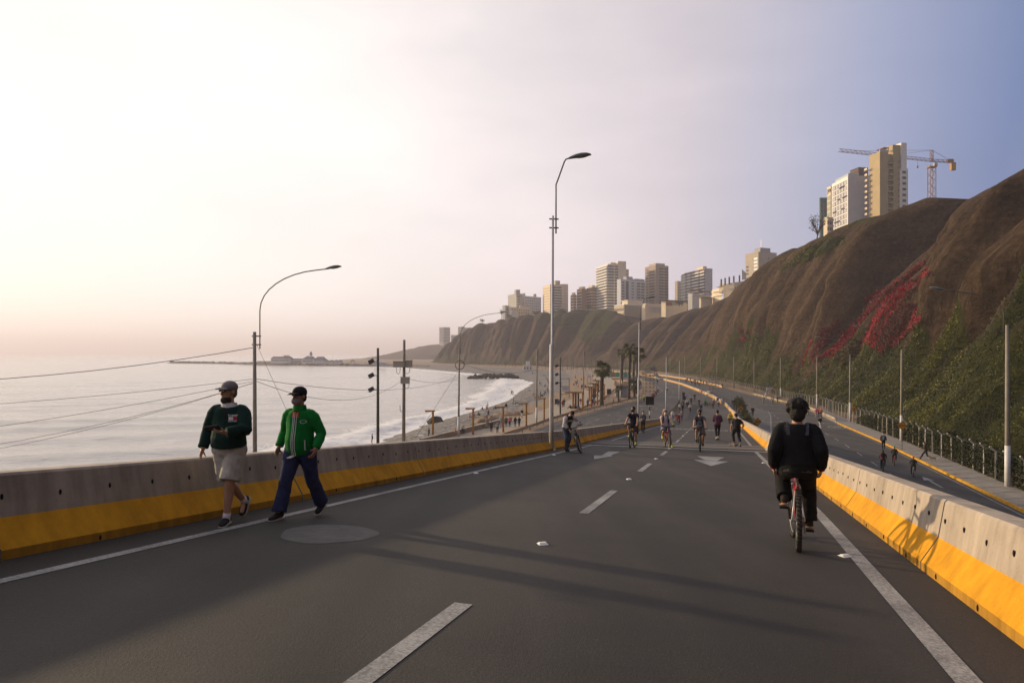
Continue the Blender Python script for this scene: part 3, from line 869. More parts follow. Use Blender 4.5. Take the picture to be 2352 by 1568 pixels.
# ------------------------------------------------------------------ road markings (parts of the road they are painted on)
def mark(name, pts, zf, m, parent, lift=.005, label=None):
    """flat painted polygon, draped on the road"""
    mb = MB(); mb.add([(x, y, float(zf(x, y)) + lift) for x, y in pts], [tuple(range(len(pts)))])
    o = mb.build(name, m, parent)
    if label: o['label'] = label
    return o
def line(name, path, y0, y1, w, zf, m, parent, step=2.5, lift=.005):
    ys = np.linspace(y0, y1, max(2, int((y1 - y0) / step) + 1)); vs = []
    for y in ys:
        x = float(path(y)); dx = float(path(y + .5)) - float(path(y - .5)); nv = Vector((1, -dx, 0)).normalized() * (w / 2)
        for s in (-1, 1):
            px, py = x + nv.x * s, y + nv.y * s
            vs.append((px, py, float(zf(px, py)) + lift))
    mb = MB(); mb.add(vs, [(2 * i, 2 * i + 1, 2 * i + 3, 2 * i + 2) for i in range(len(ys) - 1)])
    return mb.build(name, m, parent)
edgeL = lambda y: -1.075 + .276 * (y - 14.6)
edgeL2 = lambda y: np.asarray(rampL(y)) + .7
edgeR = lambda y: np.asarray(rampR(y)) - np.interp(y, [0, 11, 60], [.62, .48, .62])
cenX = lambda y: -.766 + .283 * (y - 3.46)
line('edge_line', edgeL, -20, 31.5, .12, rampZ, PAINT, ramp_o)
line('edge_line', edgeL2, 33, 120, .12, rampZ, PAINT, ramp_o)
line('edge_line', edgeR, -20, 31, .15, rampZ, PAINT, ramp_o)
line('edge_line', edgeR, 32.6, 150, .13, rampZ, PAINT, ramp_o)
for y in np.arange(1.85 - 15.7, 29, 7.85): line('lane_dash', cenX, y, y + 3.1, .135, rampZ, PAINT, ramp_o, .8)
for y in np.arange(37, 70, 2.6): line('lane_dash', cenX, y, y + 1.1, .13, rampZ, PAINT, ramp_o, .8)
for y in np.arange(72, 150, 8.0): line('lane_dash', lambda y: cenX(y) + np.interp(y, [70, 150], [0, 1.2]), y, y + 3.2, .13, rampZ, PAINT, ramp_o, .8)
# expansion joint across the deck: rough strip, dark gap, thin white line
JSTRIP = mat('joint_mortar', (0.135, 0.12, 0.105), 0.9, 0.35, 9, bump=.4)
def cross(name, ya, yb, m, lift):
    xa = [float(rampL(ya)) + .01, float(rampR(ya)) - .01]
    vs = []
    for k in range(7):
        t = k / 6; 
        for dy in (0, yb - ya):
            y = ya - .9 * (t - .5) + dy; x = xa[0] * (1 - t) + xa[1] * t + .28 * dy
            vs.append((x, y, float(rampZ(x, y)) + lift))
    mb = MB(); mb.add(vs, [(2 * i, 2 * i + 2, 2 * i + 3, 2 * i + 1) for i in range(6)])
    mb.build(name, m, ramp_o)
cross('joint_gap', 32.0, 32.5, DARK, .012); cross('joint_strip', 32.52, 34.6, JSTRIP, .012); cross('joint_gap', 34.62, 35.0, DARK, .012); cross('joint_strip', 35.02, 36.4, JSTRIP, .012)
cross('cross_line', 30.9, 31.45, PAINT, .012)
# arrows that point back towards the camera (traffic comes up the ramp)
def arrow(y, lat, L, kind, parent, zf, cx, m=PAINT, flip=1, w=1.0, rot=0.0):
    if kind == 'straight': o = [(-.11, L * .5), (.11, L * .5), (.09, -.02 * L), (.40, -.02 * L), (0, -.5 * L), (-.40, -.02 * L), (-.09, -.02 * L)]; o = [(-.36, .5 * L), (.36, .5 * L), (.13, .02 * L), (.42, .02 * L), (0, -.5 * L), (-.42, .02 * L), (-.13, .02 * L)]
    elif kind == 'merge': o = [(.55, .5 * L), (.95, .5 * L), (.15, -.1 * L), (.45, -.1 * L), (-.62, -.5 * L), (-.55, .05 * L), (-.2, .0 * L)]
    else: o = [(-.09, -.5 * L), (.09, -.5 * L), (.09, .12 * L), (.36, .12 * L), (0, .5 * L), (-.36, .12 * L), (-.09, .12 * L)]
    x0 = float(cx(y)) + lat; dx = float(cx(y + .5)) - float(cx(y - .5)); u = Vector((dx, 1, 0)).normalized(); r_ = Vector((u.y, -u.x, 0))
    pts = []
    for a, b in o:
        ca, sa = math.cos(rot), math.sin(rot); a, b = (a * ca - b * sa) * w, a * sa + b * ca
        p = Vector((x0, y, 0)) + r_ * a + u * b * flip; pts.append((p.x, p.y))
    mark('arrow', pts, zf, m, parent)
pa = hit(1390, 1045, zramp); pb = hit(1633, 1058, zramp)
mark('arrow', [hit(1234.5 + x * .2198, 861.3 + y * .2198, zramp)[:2] for x, y in ((740, 797), (865, 800), (768, 838), (782, 846), (592, 878), (590, 838), (672, 838))], rampZ, PAINT, ramp_o)
arrow(pb.y, pb.x - float(cenX(pb.y)), 5.2, 'straight', ramp_o, rampZ, cenX, w=1.35)
# speed roundels: a painted ring with the figures 30
def text_mesh(txt, size, m, extrude=0.0, bold=False):
    cu = bpy.data.curves.new('lettering', 'FONT'); cu.body = txt; cu.size = size; cu.align_x = 'CENTER'; cu.align_y = 'CENTER'; cu.extrude = extrude
    cu.resolution_u = 2
    if bold: cu.offset = size * .018
    o = bpy.data.objects.new('lettering', cu); COL.objects.link(o)
    dg = bpy.context.evaluated_depsgraph_get(); me = bpy.data.meshes.new_from_object(o.evaluated_get(dg))
    bpy.data.objects.remove(o); bpy.data.curves.remove(cu)
    me.materials.clear(); me.materials.append(m); me.name = 'lettering'
    return me
ME30 = text_mesh('30', 1.0, PAINT, bold=True)
def roundel(p, parent, zf, head, flip=1):
    u = Vector((head, 1, 0)).normalized(); r_ = Vector((u.y, -u.x, 0))
    ring = []
    for k in range(28):
        a = 2 * PI * k / 28; ring.append((math.cos(a), math.sin(a)))
    vs = []
    for R in (1.15, .95):
        for c, s in ring:
            q = Vector((p.x, p.y, 0)) + r_ * (c * R) + u * (s * R * 2.2); vs.append((q.x, q.y, float(zf(q.x, q.y)) + .006))
    mb = MB(); mb.add(vs, [(i, (i + 1) % 28, 28 + (i + 1) % 28, 28 + i) for i in range(28)]); mb.build('speed_roundel', PAINT, parent)
    me = ME30.copy()
    for v in me.vertices:
        q = Vector((p.x, p.y, 0)) + r_ * (v.co.x * 1.25 * flip) + u * (v.co.y * 2.9 * flip); v.co = (q.x, q.y, float(zf(q.x, q.y)) + .006)
    link('speed_figures', me, parent)
roundel(hit(1567, 985, zramp), ramp_o, rampZ, .283, -1); roundel(hit(1642, 988, zramp), ramp_o, rampZ, .3, -1)
# raised road studs
STUD = mat('road_stud', (0.72, 0.70, 0.66), 0.35)
smb = MB(); smb.prism([(-.05, -.05), (.05, -.05), (.05, .05), (-.05, .05)], 0, .004)
smb.add([(-.05, -.04, .003), (.05, -.04, .003), (.05, .04, .003), (-.05, .04, .003), (-.035, -.018, .022), (.035, -.018, .022), (.035, .018, .022), (-.035, .018, .022)], [(0, 1, 5, 4), (1, 2, 6, 5), (2, 3, 7, 6), (3, 0, 4, 7), (4, 5, 6, 7)])
STUD_ME = smb.mesh('road_stud', STUD)
k_ = 0
for y in np.arange(7.3 - 7.85, 60, 7.85):
    for pth, dx, w_ in ((cenX, .0, 'between the two lanes'), (edgeR, -.13, 'beside the right edge line'), (edgeL, .14, 'beside the left edge line')):
        if (y < 3 and pth is not edgeR) or (y < 12 and pth is edgeL): continue
        if y > 30 and pth is not cenX: continue
        x = float(pth(y)) + dx
        link('road_stud', STUD_ME, ramp_o, (x, y, float(rampZ(x, y)) + .004), .28)
# pale worn patch near the walkers
patch = hit(745, 1224, zramp); pts = []
for k in range(30):
    a = 2 * PI * k / 30; R = 1 + .04 * math.sin(3 * a + 1) + .02 * math.sin(7 * a)
    pts.append((patch.x + .50 * R * math.cos(a) + .05, patch.y + .56 * R * math.sin(a)))
mark('repair_patch', pts, rampZ, mat('repair_patch_mortar', (0.105, 0.099, 0.09), 0.9, 0.2, 6, bump=.3), ramp_o, .003)

lower = bpy.data.objects['lower_road']; right = bpy.data.objects['right_road']
zl = lambda x, y: LOW; zr = lambda x, y: float(rightZ(y))
# lower (sea side) road
line('edge_line', off(edgeX, 1.2), 60, 176, .14, zl, PAINT, lower)
for fr in (.26, .48, .70):
    pth = blend(off(edgeX, 1.2), off(rampL, -.7), fr)
    for y in np.arange(60, 150, 7.5): line('lane_dash', pth, y, y + 2.6, .14, zl, PAINT, lower)
for u, v in ((1412, 924), (1472, 932)):
    p = hit(u, v, zlow); arrow(p.y, 0, 5, 'merge', lower, zl, lambda y, p=p: p.x + .38 * (y - p.y))
for pth in (off(rampR, -.6), off(edgeX, .7)): line('edge_line', pth, 185, 345, .16, zl, PAINT, lower)
for fr in (.36, .68):
    pth = blend(edgeX, rampR, fr)
    for y in np.arange(170, 345, 9.0): line('lane_dash', pth, y, y + 3.6, .16, zl, PAINT, lower)
for y in (182, 184.2, 236, 262): 
    x0, x1 = float(edgeX(y)) + 1, float(rampR(y)) - 1
    mark('cross_line', [(x0, y), (x1, y - 1.2), (x1, y - .8), (x0, y + .4)], zl, PAINT, lower)
# right-hand road
line('edge_line', off(kerbX, -.35), 30, 190, .1, zr, PAINT, right)
line('edge_line', lambda y: np.asarray(rampR(y)) + np.interp(y, [60, 80, 130, 175], [2.6, 3.6, 7.2, 1.2]), 60, 175, .15, zr, PAINT, right)
for y in np.arange(33, 200, 6.6): line('lane_dash', lambda y: kerbX(y) - 4.3, y, y + 2.6, .13, zr, PAINT, right)
for y in np.arange(40, 330, 6.6): line('lane_dash', lambda y: np.asarray(kerbX(y)) - np.interp(y, [190, 240], [7.9, 5]), y, y + 2.6, .13, zr, PAINT, right)
for y in (106.5, 127, 152): # yellow rumble bars
    x1 = float(kerbX(y)) - .6; x0 = float(rampR(y)) + np.interp(y, [80, 130, 175], [3.8, 7.4, 1.4])
    mark('rumble_bar', [(x0, y + .2), (x1, y - 3.2), (x1, y - 2.6), (x0, y + .8)], zr, PAINT_Y, right)
for y in np.arange(88, 140, 1.7):
    x0 = float(rampR(y)) + 1.5; x1 = float(rampR(y)) + np.interp(y, [80, 130, 175], [3.5, 7.1, 1.1])
    mark('hatch_bar', [(x0, y), (x1, y - .5), (x1, y - .1), (x0, y + .4)], zr, PAINT, right)
p = hit(2140, 1106, zright); arrow(p.y, 0, 5.2, 'up', right, zr, lambda y, p=p: p.x + .3 * (y - p.y), flip=1)
p = hit(1746, 968, zright); arrow(p.y, 0, 7, 'up', right, zr, lambda y, p=p: p.x + .6 * (y - p.y), flip=-1)
p = hit(2044, 1020, zright)
for u, v in ((1922, 981), (1822, 978)): roundel(hit(u, v, zright), right, zr, .31, 1)

# ------------------------------------------------------------------ steel guardrail along the sea-side road
gr = tag(empty('guardrail'), 'grey steel guardrail curving along the sea-side road next to the promenade', 'guardrail')
RAIL = mat('guardrail_steel', (0.22, 0.205, 0.185), 0.55, 0.2, 3, metal=0.4)
gy_ = np.arange(60, 177, 4.0)
for a, b in zip(gy_[:-1], gy_[1:]):
    for zz, hh in ((-10.78, .13), (-10.98, .13)):
        mb = MB(); mb.bar((float(guardX(a)), a + .01, zz), (float(guardX(b)), b - .01, zz), .05, hh); mb.build('rail', RAIL, gr)
pm = MB(); pm.box((0, 0, .4), (.10, .14, .8)); pme = pm.mesh('post', RAIL)
for y in gy_: link('post', pme, gr, (float(guardX(y)) - .09, y, -11.55))
# low beige plank rail at the kerb of the right-hand road
PLK = mat('rail_weathered', (0.42, 0.33, 0.22), 0.8, 0.2, 2)
lr = tag(empty('guardrail'), 'low beige guardrail on the kerb below the cliff fence', 'guardrail')
for a in np.arange(106, 190, 4.0):
    for zz in (.42, .62): mb = MB(); mb.bar((float(kerbX(a)) + .1, a + .02, float(rightZ(a)) + zz), (float(kerbX(a + 4)) + .1, a + 3.98, float(rightZ(a + 4)) + zz), .06, .15); mb.build('rail', PLK, lr)
    mb = MB(); mb.box((float(kerbX(a)) + .2, a, float(rightZ(a)) + .33), (.12, .14, .76)); mb.build('post', PLK, lr)
# dark railing wall where the ramp runs out, left side
RAILD = mat('dark_railing', (0.045, 0.042, 0.04), 0.7)
rw = tag(empty('railing'), 'dark solid railing with pale posts at the foot of the ramp, behind the children', 'railing')
for a in np.arange(105, 152, 2.2):
    mb = MB(); x0, x1 = float(rampL(a)) - .3, float(rampL(a + 2.2)) - .3
    z0, z1 = float(rampZ(x0, a)), float(rampZ(x1, a + 2.2))
    mb.bar((x0, a + .03, z0 + .95), (x1, a + 2.17, z1 + .95), .08, .5); mb.build('panel', RAILD, rw)
    mb = MB(); mb.box((x0 + .12, a, z0 + .55), (.1, .1, 1.2)); mb.build('post', CONC, rw)

# ------------------------------------------------------------------ chain-link fence with cranked concrete posts under the cliff
FP = mat('fence_post_concrete', (0.36, 0.325, 0.275), 0.9, 0.2, 2)
WIRE = mat('fence_wire', (0.10, 0.095, 0.085), 0.6)
fmb = MB(); fmb.box((0, 0, 1.15), (.12, .12, 2.3)); fmb.bar((0, 0, 2.28), (-.42, -.12, 2.62), .11)
FPM = fmb.mesh('post', FP)
fence = tag(empty('wire_fence'), 'wire fence on pale concrete posts with cranked tops at the foot of the cliff', 'fence')
fy = list(np.arange(26, 130, 2.55)) + list(np.arange(130, 240, 2.3)) + list(np.arange(240, 345, 3.2))
fx = lambda y: float(kerbX(y)) + 2.75 + .12 * math.sin(y * .35)
for y in fy: link('post', FPM, fence, (fx(y), y, float(rightZ(y)) - .05), -.25 + random.uniform(-.25, .25)).rotation_euler[1] = random.uniform(-.03, .03)
for hgt in (.5, 1.0, 1.5, 2.0, 2.25):
    mb = MB(); mb.tube([(fx(y), y, float(rightZ(y)) + hgt) for y in fy], .007, 4); mb.build('strand', WIRE, fence)
# diagonal mesh wires, joined: too fine to tell apart
mb = MB()
for y0, y1 in zip(fy[:-1], fy[1:]):
    if y0 < 90: continue
    for k in range(4):
        a = y0 + (y1 - y0) * k / 4; b = y0 + (y1 - y0) * (k + 1) / 4
        mb.bar((fx(a), a, float(rightZ(a)) + .1), (fx(b), b, float(rightZ(b)) + 2.2), .018); mb.bar((fx(a), a, float(rightZ(a)) + 2.2), (fx(b), b, float(rightZ(b)) + .1), .018)
o = mb.build('wire_mesh', WIRE, fence); o['kind'] = 'stuff'

# ------------------------------------------------------------------ street lamps, poles, cables
LAMPG = mat('lamp_head_grey', (0.16, 0.17, 0.155), 0.5, 0.2, 6)
GLASSY = mat('lamp_glass', (0.25, 0.25, 0.24), 0.2)
ARM = mat('lamp_arm', (0.14, 0.125, 0.11), 0.5, metal=.3)
def lamp_head(parent, p, d, L=.95):
    """flat oval luminaire at p, pointing along horizontal d, tilted up a little"""
    d = Vector((d.x, d.y, .2)).normalized(); s = Vector((-d.y, d.x, 0)).normalized(); up = d.cross(s) * -1
    if up.z < 0: up = -up
    M = Matrix((d, s, up)).transposed()
    mb = MB(); vs = []
    prof = [(0, .05, .05), (.12, .09, .09), (.3, .15, .13), (.55, .19, .15), (.8, .16, .12), (.95, .08, .06), (1.0, .02, .02)]
    for t, w, h in prof:
        for k in range(10):
            a = 2 * PI * k / 10; zz = math.sin(a); vs.append(p + M @ Vector((t * L, math.cos(a) * w * L, (zz * h if zz > 0 else zz * .04) * L)))
    n = 10; fs = [(i * n + k, i * n + (k + 1) % n, (i + 1) * n + (k + 1) % n, (i + 1) * n + k) for i in range(len(prof) - 1) for k in range(n)]
    fs += [tuple(range(n)), tuple(range((len(prof) - 1) * n, len(prof) * n))]
    mb.add(vs, fs); o = mb.build('lamp_head', LAMPG, parent, smooth=True)
    g = MB(); g.ell(p + M @ Vector((.6 * L, 0, -.03 * L)), (.3 * L, .14 * L, .05 * L), 10, 6, M=M); g.build('lamp_glass', GLASSY, o, smooth=True)
def curved_lamp(base, h, arm, reach, r0, r1, lab, grp, m=POLE_C, white=2.8, d=Vector((1, 0, 0)), sc=1.0, brackets=True, dark=False):
    t = tag(empty('street_lamp', base), lab, 'street lamp', grp)
    lean = Vector((random.uniform(-.006, .012), random.uniform(-.01, .01), 1)) * h
    mb = MB(); mb.tube([(0, 0, -.2), lean * .5, lean], [r0, (r0 + r1) / 2, r1], 12); mb.build('pole', m, t, smooth=True)
    if white:
        f = white / h
        mb = MB(); mb.tube([(0, 0, -.1), lean * f], [r0 + .012, r0 - (r0 - r1) * f + .012], 12); mb.build('painted_base', POLE_W, t, smooth=True)
    side = d * (r1 + .17)
    mb = MB(); pts = [side + Vector((0, 0, h - 1.0)), side + Vector((0, 0, h + arm * .32))]
    p0 = pts[-1]
    for k in range(1, 9):
        a = k / 8 * PI / 2 * .88
        pts.append(p0 + d * (reach * .95 * (1 - math.cos(a)) ) + Vector((0, 0, (arm * .62) * math.sin(a))))
    pts.append(pts[-1] + d * reach * .12 + Vector((0, 0, .07)))
    mb.tube(pts, .036 * sc, 6); mb.build('arm', ARM, t, smooth=True)
    if brackets:
        for zz in (h - .25, h - .75):
            mb = MB(); mb.bar(Vector((0, 0, zz)) - d * (r1 + .09), side + Vector((0, 0, zz)) + d * .07, .07); mb.build('bracket', ARM, t)
    lamp_head(t, pts[-1], d, .95 * sc)
    return t
def crook_lamp(base, h, lab, grp, d):
    """slender white pole with a cranked arm held by two brackets"""
    t = tag(empty('street_lamp', base), lab, 'street lamp', grp)
    mb = MB(); mb.tube([(0, 0, -.05), (0, 0, h * .45), (.03, 0, h * .45 + .03), (.05, 0, h)], [.078, .072, .054, .043], 12); mb.build('pole', POLE_W, t, smooth=True)
    top = h; s = d * .17
    mb = MB(); mb.tube([s + Vector((0, 0, top - .66)), s + Vector((0, 0, top + 1.18)), s + d * .05 + Vector((0, 0, top + 1.3)), s + d * .32 + Vector((0, 0, top + 2.05)), s + d * .38 + Vector((0, 0, top + 2.14)), s + d * .52 + Vector((0, 0, top + 2.19))], .028, 8); mb.build('arm', ARM, t, smooth=True)
    for zz in (top - .12, top - .45):
        mb = MB(); mb.bar(Vector((.05, 0, zz)) - d * .14, s + Vector((0, 0, zz)) + d * .1, .045); mb.build('bracket', ARM, t)
    lamp_head(t, s + d * .5 + Vector((0, 0, top + 2.18)), d, .86)
    mb = MB(); mb.prism([(-.14, -.14), (.14, -.14), (.14, .14), (-.14, .14)], -.06, .02); mb.build('base_plate', STEEL, t)
    return t
G1 = 'slender white street lamps on the edge of the ramp'
D1 = Vector((1, .1, 0)).normalized()
for i, (y, lab) in enumerate(((26.2, 'tallest slender white street lamp, beside the man leaning on his bicycle'), (62.05, 'slender white street lamp on the ramp barrier, behind the cyclist in the navy shirt'),
                (103.4, 'slender white street lamp on the ramp edge, behind the cyclist in the pink hood'), (152.5, 'slender white street lamp at the very foot of the ramp, beside the dark railing'))):
    x = float(rampL(y)) - (.10 if i == 0 else .36)
    z = float(rampZ(x, y))
    crook_lamp((x, y, z + (.0 if i == 0 else .5)), [8.8, 8.9, 8.9, 9.2][i], lab, G1, D1)
# strut and cover plate at the first lamp's foot
G2 = 'curved-arm street lamps on concrete poles along the beach road'
for u, Y, vt, arm, reach, lab in ((586, 41, 762, 4.0, 4.2, 'concrete street lamp with long curved arm, behind the man in dark green sweater'),
        (1053, 95.8, 795, 4.9, 6.1, 'concrete street lamp with curved arm above the near end of the promenade'),
        (1232, 112, 804, 4.4, 5.0, 'concrete street lamp with curved arm just left of the tall white lamp'),
        (1340, 144, 808, 3.9, 4.6, 'concrete street lamp with curved arm beside the first brown pergola'),
        (1425, 167, 816, 4.0, 4.4, 'concrete street lamp in front of the turquoise hoarding and palms'),
        (1453, 203, 806, 3.6, 4.2, 'concrete street lamp among the tall palms')):
    b = Vector(((u - U0) / F * Y, Y, LOW)); h = (V0 - vt) / F * Y - LOW
    curved_lamp(b, h, arm, reach, .15, .095, lab, G2, white=(2.8 if u > 900 else 0), d=Vector((1, .2, 0)).normalized())
# lamps on the pavement under the cliff
G3 = 'curved-arm street lamps on the pavement under the cliff'
labs = ['nearest pavement street lamp, thick pole at the right edge of the picture', 'pavement street lamp beside the right-hand DESPACIO sign', 'pavement street lamp beside the orange pedestrian sign on the fence', 'pavement street lamp behind the head of the cyclist in black', 'pavement street lamp beside the white board under the cliff']
ry = [48.6, 77.5, 106, 137, 168, 198, 226, 254, 284, 316, 345]
RL = []
for i, y in enumerate(ry):
    x = float(kerbX(y)) + 2.35; z = float(rightZ(y)) + .1
    h = 11.3 if i == 0 else 10.2
    lab = labs[i] if i < 5 else f'slim grey street lamp under the far cliff, {["first", "second", "third", "fourth", "fifth", "sixth"][i - 5]} beyond the white board on the pavement'
    curved_lamp((x, y, z), h, 2.6, 4.4, .19 if i == 0 else .14, .10 if i == 0 else .09, lab, G3, m=POLE_C if i != 1 else POLE_C, white=2.9 if i < 5 else 0, d=Vector((-1, .12, 0)).normalized(), brackets=False)
    RL.append(Vector((x, y, z + h)))
CAB = mat('cable_black', (0.03, 0.028, 0.026), 0.6)
def cable(a, b, sag, lab, r=.012, n=14):
    a, b = Vector(a), Vector(b); pts = []
    for k in range(n + 1):
        t = k / n; p = a.lerp(b, t); p.z -= sag * 4 * t * (1 - t); pts.append(p)
    mb = MB(); mb.tube(pts, r, 5); o = mb.build('cable', CAB, smooth=True)
    tag(o, lab, 'cable', 'overhead cables'); return o
cn = ['first', 'second', 'third', 'fourth', 'fifth', 'sixth']
for i in range(5):
    for k, hz_ in enumerate((1.6, 4.0)):
        a = RL[i] - Vector((0, 0, hz_)); b = RL[i + 1] - Vector((0, 0, hz_))
        cable(a, b, 1.0 - .55 * k, f'{"upper" if k == 0 else "lower"} cable between {cn[i]} and {cn[i + 1]} pavement lamps under the cliff', .016)
P586 = Vector(((586 - U0) / F * 41, 41, 0)); P1053 = Vector(((1053 - U0) / F * 95.8, 95.8, 0)); P927 = Vector(((927 - U0) / F * 78, 78, 0)); P1232 = Vector(((1232 - U0) / F * 112, 112, 0)); P1340 = Vector((14.7, 144, 0))
cable(P586 + Vector((0, 0, .35)), (-46, 36.5, -1.5), 1.0, 'thick twisted cable from the left concrete lamp pole, topmost over the sea', .02)
cable(P586 + Vector((0, 0, -1.5)), (-46, 36.5, -3.4), .5, 'thin cable over the sea, second from the top left of the men', .012)
cable(P586 + Vector((0, 0, -1.62)), (-44, 36.5, -5.6), .6, 'thin cable over the sea, third from the top left of the men', .012)
cable(P586 + Vector((0, 0, -1.7)), (-44, 38, -7.1), 1.1, 'thin cable over the sea, lowest of those left of the men', .012)
cable(P586 + Vector((0, 0, -1.72)), (-42, 40, -6.6), .9, 'thin sagging cable crossing behind the cap of the man in dark green', .012)
cable(P586 + Vector((0, 0, -1.5)), P1053 + Vector((0, 0, -3.2)), 1.2, 'slack cable running behind the man in the green jacket, upper one', .015)
cable(P586 + Vector((0, 0, -1.62)), P927 + Vector((0, 0, -2.9)), 1.7, 'slack cable running behind the man in the green jacket, lower one', .015)
cable(P927 + Vector((0, 0, -2.7)), P1053 + Vector((0, 0, -3.6)), .5, 'cable from the pole with grey boxes to the concrete lamp right of it', .018)
cable(P1053 + Vector((0, 0, -1.2)), P1232 + Vector((0, 0, -2.6)), 1.0, 'sagging cable right of the lamp at the near end of the promenade', .022)
cable(P1232 + Vector((0, 0, -1.6)), P1340 + Vector((0, 0, -2.5)), .9, 'sagging cable in front of the far beach, right of the tall white lamp', .022)
cable(P586 + Vector((.1, 0, .5)), (-11.6, 43.5, -9), .0, 'thin guy wire slanting down from the left concrete lamp pole', .010, 3)
cable(P1053 + Vector((-.1, 0, -2.6)), (-13.2, 95, -11.6), .0, 'thin guy wire slanting down from the lamp at the near end of the promenade', .02, 3)

# floodlight poles
def flood(base, h, r, lab, d):
    t = tag(empty('floodlight_pole', base), lab, 'floodlight pole', 'poles with three floodlights by the beach')
    mb = MB(); mb.tube([(0, 0, -.1), (0, 0, h)], [r, r * .72], 10); mb.build('pole', mat('dark_pole', (0.075, 0.07, 0.06), .8, .2, 3), t, smooth=True)
    for k in range(3):
        z = h - 1.55 - k * 1.6; p = d * (r + .55)
        mb = MB(); mb.box(p + Vector((0, 0, z)), (.62, .42, .46), M=Matrix.Rotation(-.5, 3, 'Y')); mb.bar((0, 0, z), p + Vector((0, 0, z)), .08); o = mb.build('floodlight', BLACK, t)
        g = MB(); g.box(p + d * .22 + Vector((0, 0, z - .2)), (.4, .36, .05), M=Matrix.Rotation(-.5, 3, 'Y')); g.build('glass', GLASSY, o)
    return t
flood(Vector(((868 - U0) / F * 80, 80, LOW - .6)), 12.7, .19, 'dark pole with three floodlights, on the beach left of the pole with grey boxes', Vector((-1, -.2, 0)).normalized())
flood(Vector(((1287 - U0) / F * 130, 130, LOW)), 10.7, .16, 'dark pole with three floodlights, just right of the tall white street lamp', Vector((-1, -.2, 0)).normalized())
# pole with meter boxes
BOXM = mat('meter_box', (0.38, 0.335, 0.28), .7, .12, 3)
t = tag(empty('utility_pole', (P927.x, P927.y, LOW - .3)), 'concrete utility pole carrying grey equipment boxes and looped cables', 'utility pole')
mb = MB(); mb.tube([(0, 0, 0), (.05, 0, 9.5), (.07, 0, 13.3)], [.2, .165, .14], 12); mb.build('pole', POLE_C, t, smooth=True)
for i, (c, s) in enumerate((((-.45, -.3, 10.55), (1.25, .7, .62)), ((.55, -.1, 10.6), (.8, .6, .75)), ((.22, -.3, 8.75), (.95, .55, .72)))):
    mb = MB(); mb.box(c, s); o = mb.build('equipment_box', BOXM, t); mb = MB(); mb.box((c[0], c[1], c[2] + s[2] / 2 + .03), (s[0] + .1, s[1] + .1, .05)); mb.build('lid', BOXM, o)
for k, (x, z, w, hh) in enumerate(((-.55, 10.2, .22, .75), (.45, 10.2, .3, .7), (.4, 8.35, .25, .5), (-.2, 6.0, .16, .8))):
    mb = MB(); mb.tube([(x - w, -.3, z), (x - w * .8, -.35, z - hh * .7), (x, -.35, z - hh), (x + w * .8, -.3, z - hh * .7), (x + w, -.25, z)], .03, 5); mb.build('cable_loop', CAB, t, smooth=True)
mb = MB(); mb.tube([(.05, 0, 12.2), (.05, 0, 12.24)], [.18, .18], 10); mb.tube([(.05, 0, 11.4), (.05, 0, 11.44)], [.18, .18], 10); mb.build('band', STEEL, t)
# coil of cable on the promenade lamp
mb = MB(); mb.torus((P1053.x + .2, P1053.y - .3, -3.5 + 1.9), .62, .05, 'Y', 18, 5); o = mb.build('cable_coil', CAB); tag(o, 'coil of black cable hung on the lamp pole at the near end of the promenade', 'cable coil')

# ------------------------------------------------------------------ people
def fuse(mb, voxel, smooth=4, name='body', mats=None, folds=0.0):
    """join overlapping closed shapes into one continuous skin"""
    me = mb.mesh('tmp_shape', [BLACK]); o = link('tmp_shape', me)
    r = o.modifiers.new('r', 'REMESH'); r.mode = 'VOXEL'; r.voxel_size = voxel
    if smooth:
        s = o.modifiers.new('s', 'SMOOTH'); s.iterations = smooth; s.factor = 0.5
    dg = bpy.context.evaluated_depsgraph_get()
    out = bpy.data.meshes.new_from_object(o.evaluated_get(dg))
    bpy.data.objects.remove(o); bpy.data.meshes.remove(me)
    out.name = name
    out.materials.clear()
    for m in (mats if isinstance(mats, (list, tuple)) else [mats]):
        if m: out.materials.append(m)
    out.polygons.foreach_set('use_smooth', [True] * len(out.polygons)); out.update()
    if folds:
        n = len(out.vertices); c = np.empty(n * 3); out.vertices.foreach_get('co', c); c = c.reshape(-1, 3); nm = np.empty(n * 3); out.vertices.foreach_get('normal', nm); nm = nm.reshape(-1, 3)
        a = c[:, 0] * 5 + c[:, 1] * 4; w = np.abs(2 * fbm(a + c[:, 2] * 5, c[:, 2] * 13 - c[:, 0] * 4, 7, 3) - 1) * 1.6 + (fbm(a * 3, c[:, 2] * 9, 8, 2) - .5) * .5
        c = c + nm * ((w - .35) * folds)[:, None]; out.vertices.foreach_set('co', c.reshape(-1)); out.update()
    return out
def ik(a, b, l1, l2, pole):
    a, b, pole = Vector(a), Vector(b), Vector(pole)
    d = b - a; L = d.length; mx = (l1 + l2) * .999
    if L > mx: d = d * (mx / L); L = mx; b = a + d
    x = (l1 * l1 - l2 * l2 + L * L) / (2 * L); h = math.sqrt(max(l1 * l1 - x * x, 0))
    n = d / L; p = pole - n * pole.dot(n)
    p = p.normalized() if p.length > 1e-6 else Vector((0, 1, 0))
    return a + n * x + p * h, b
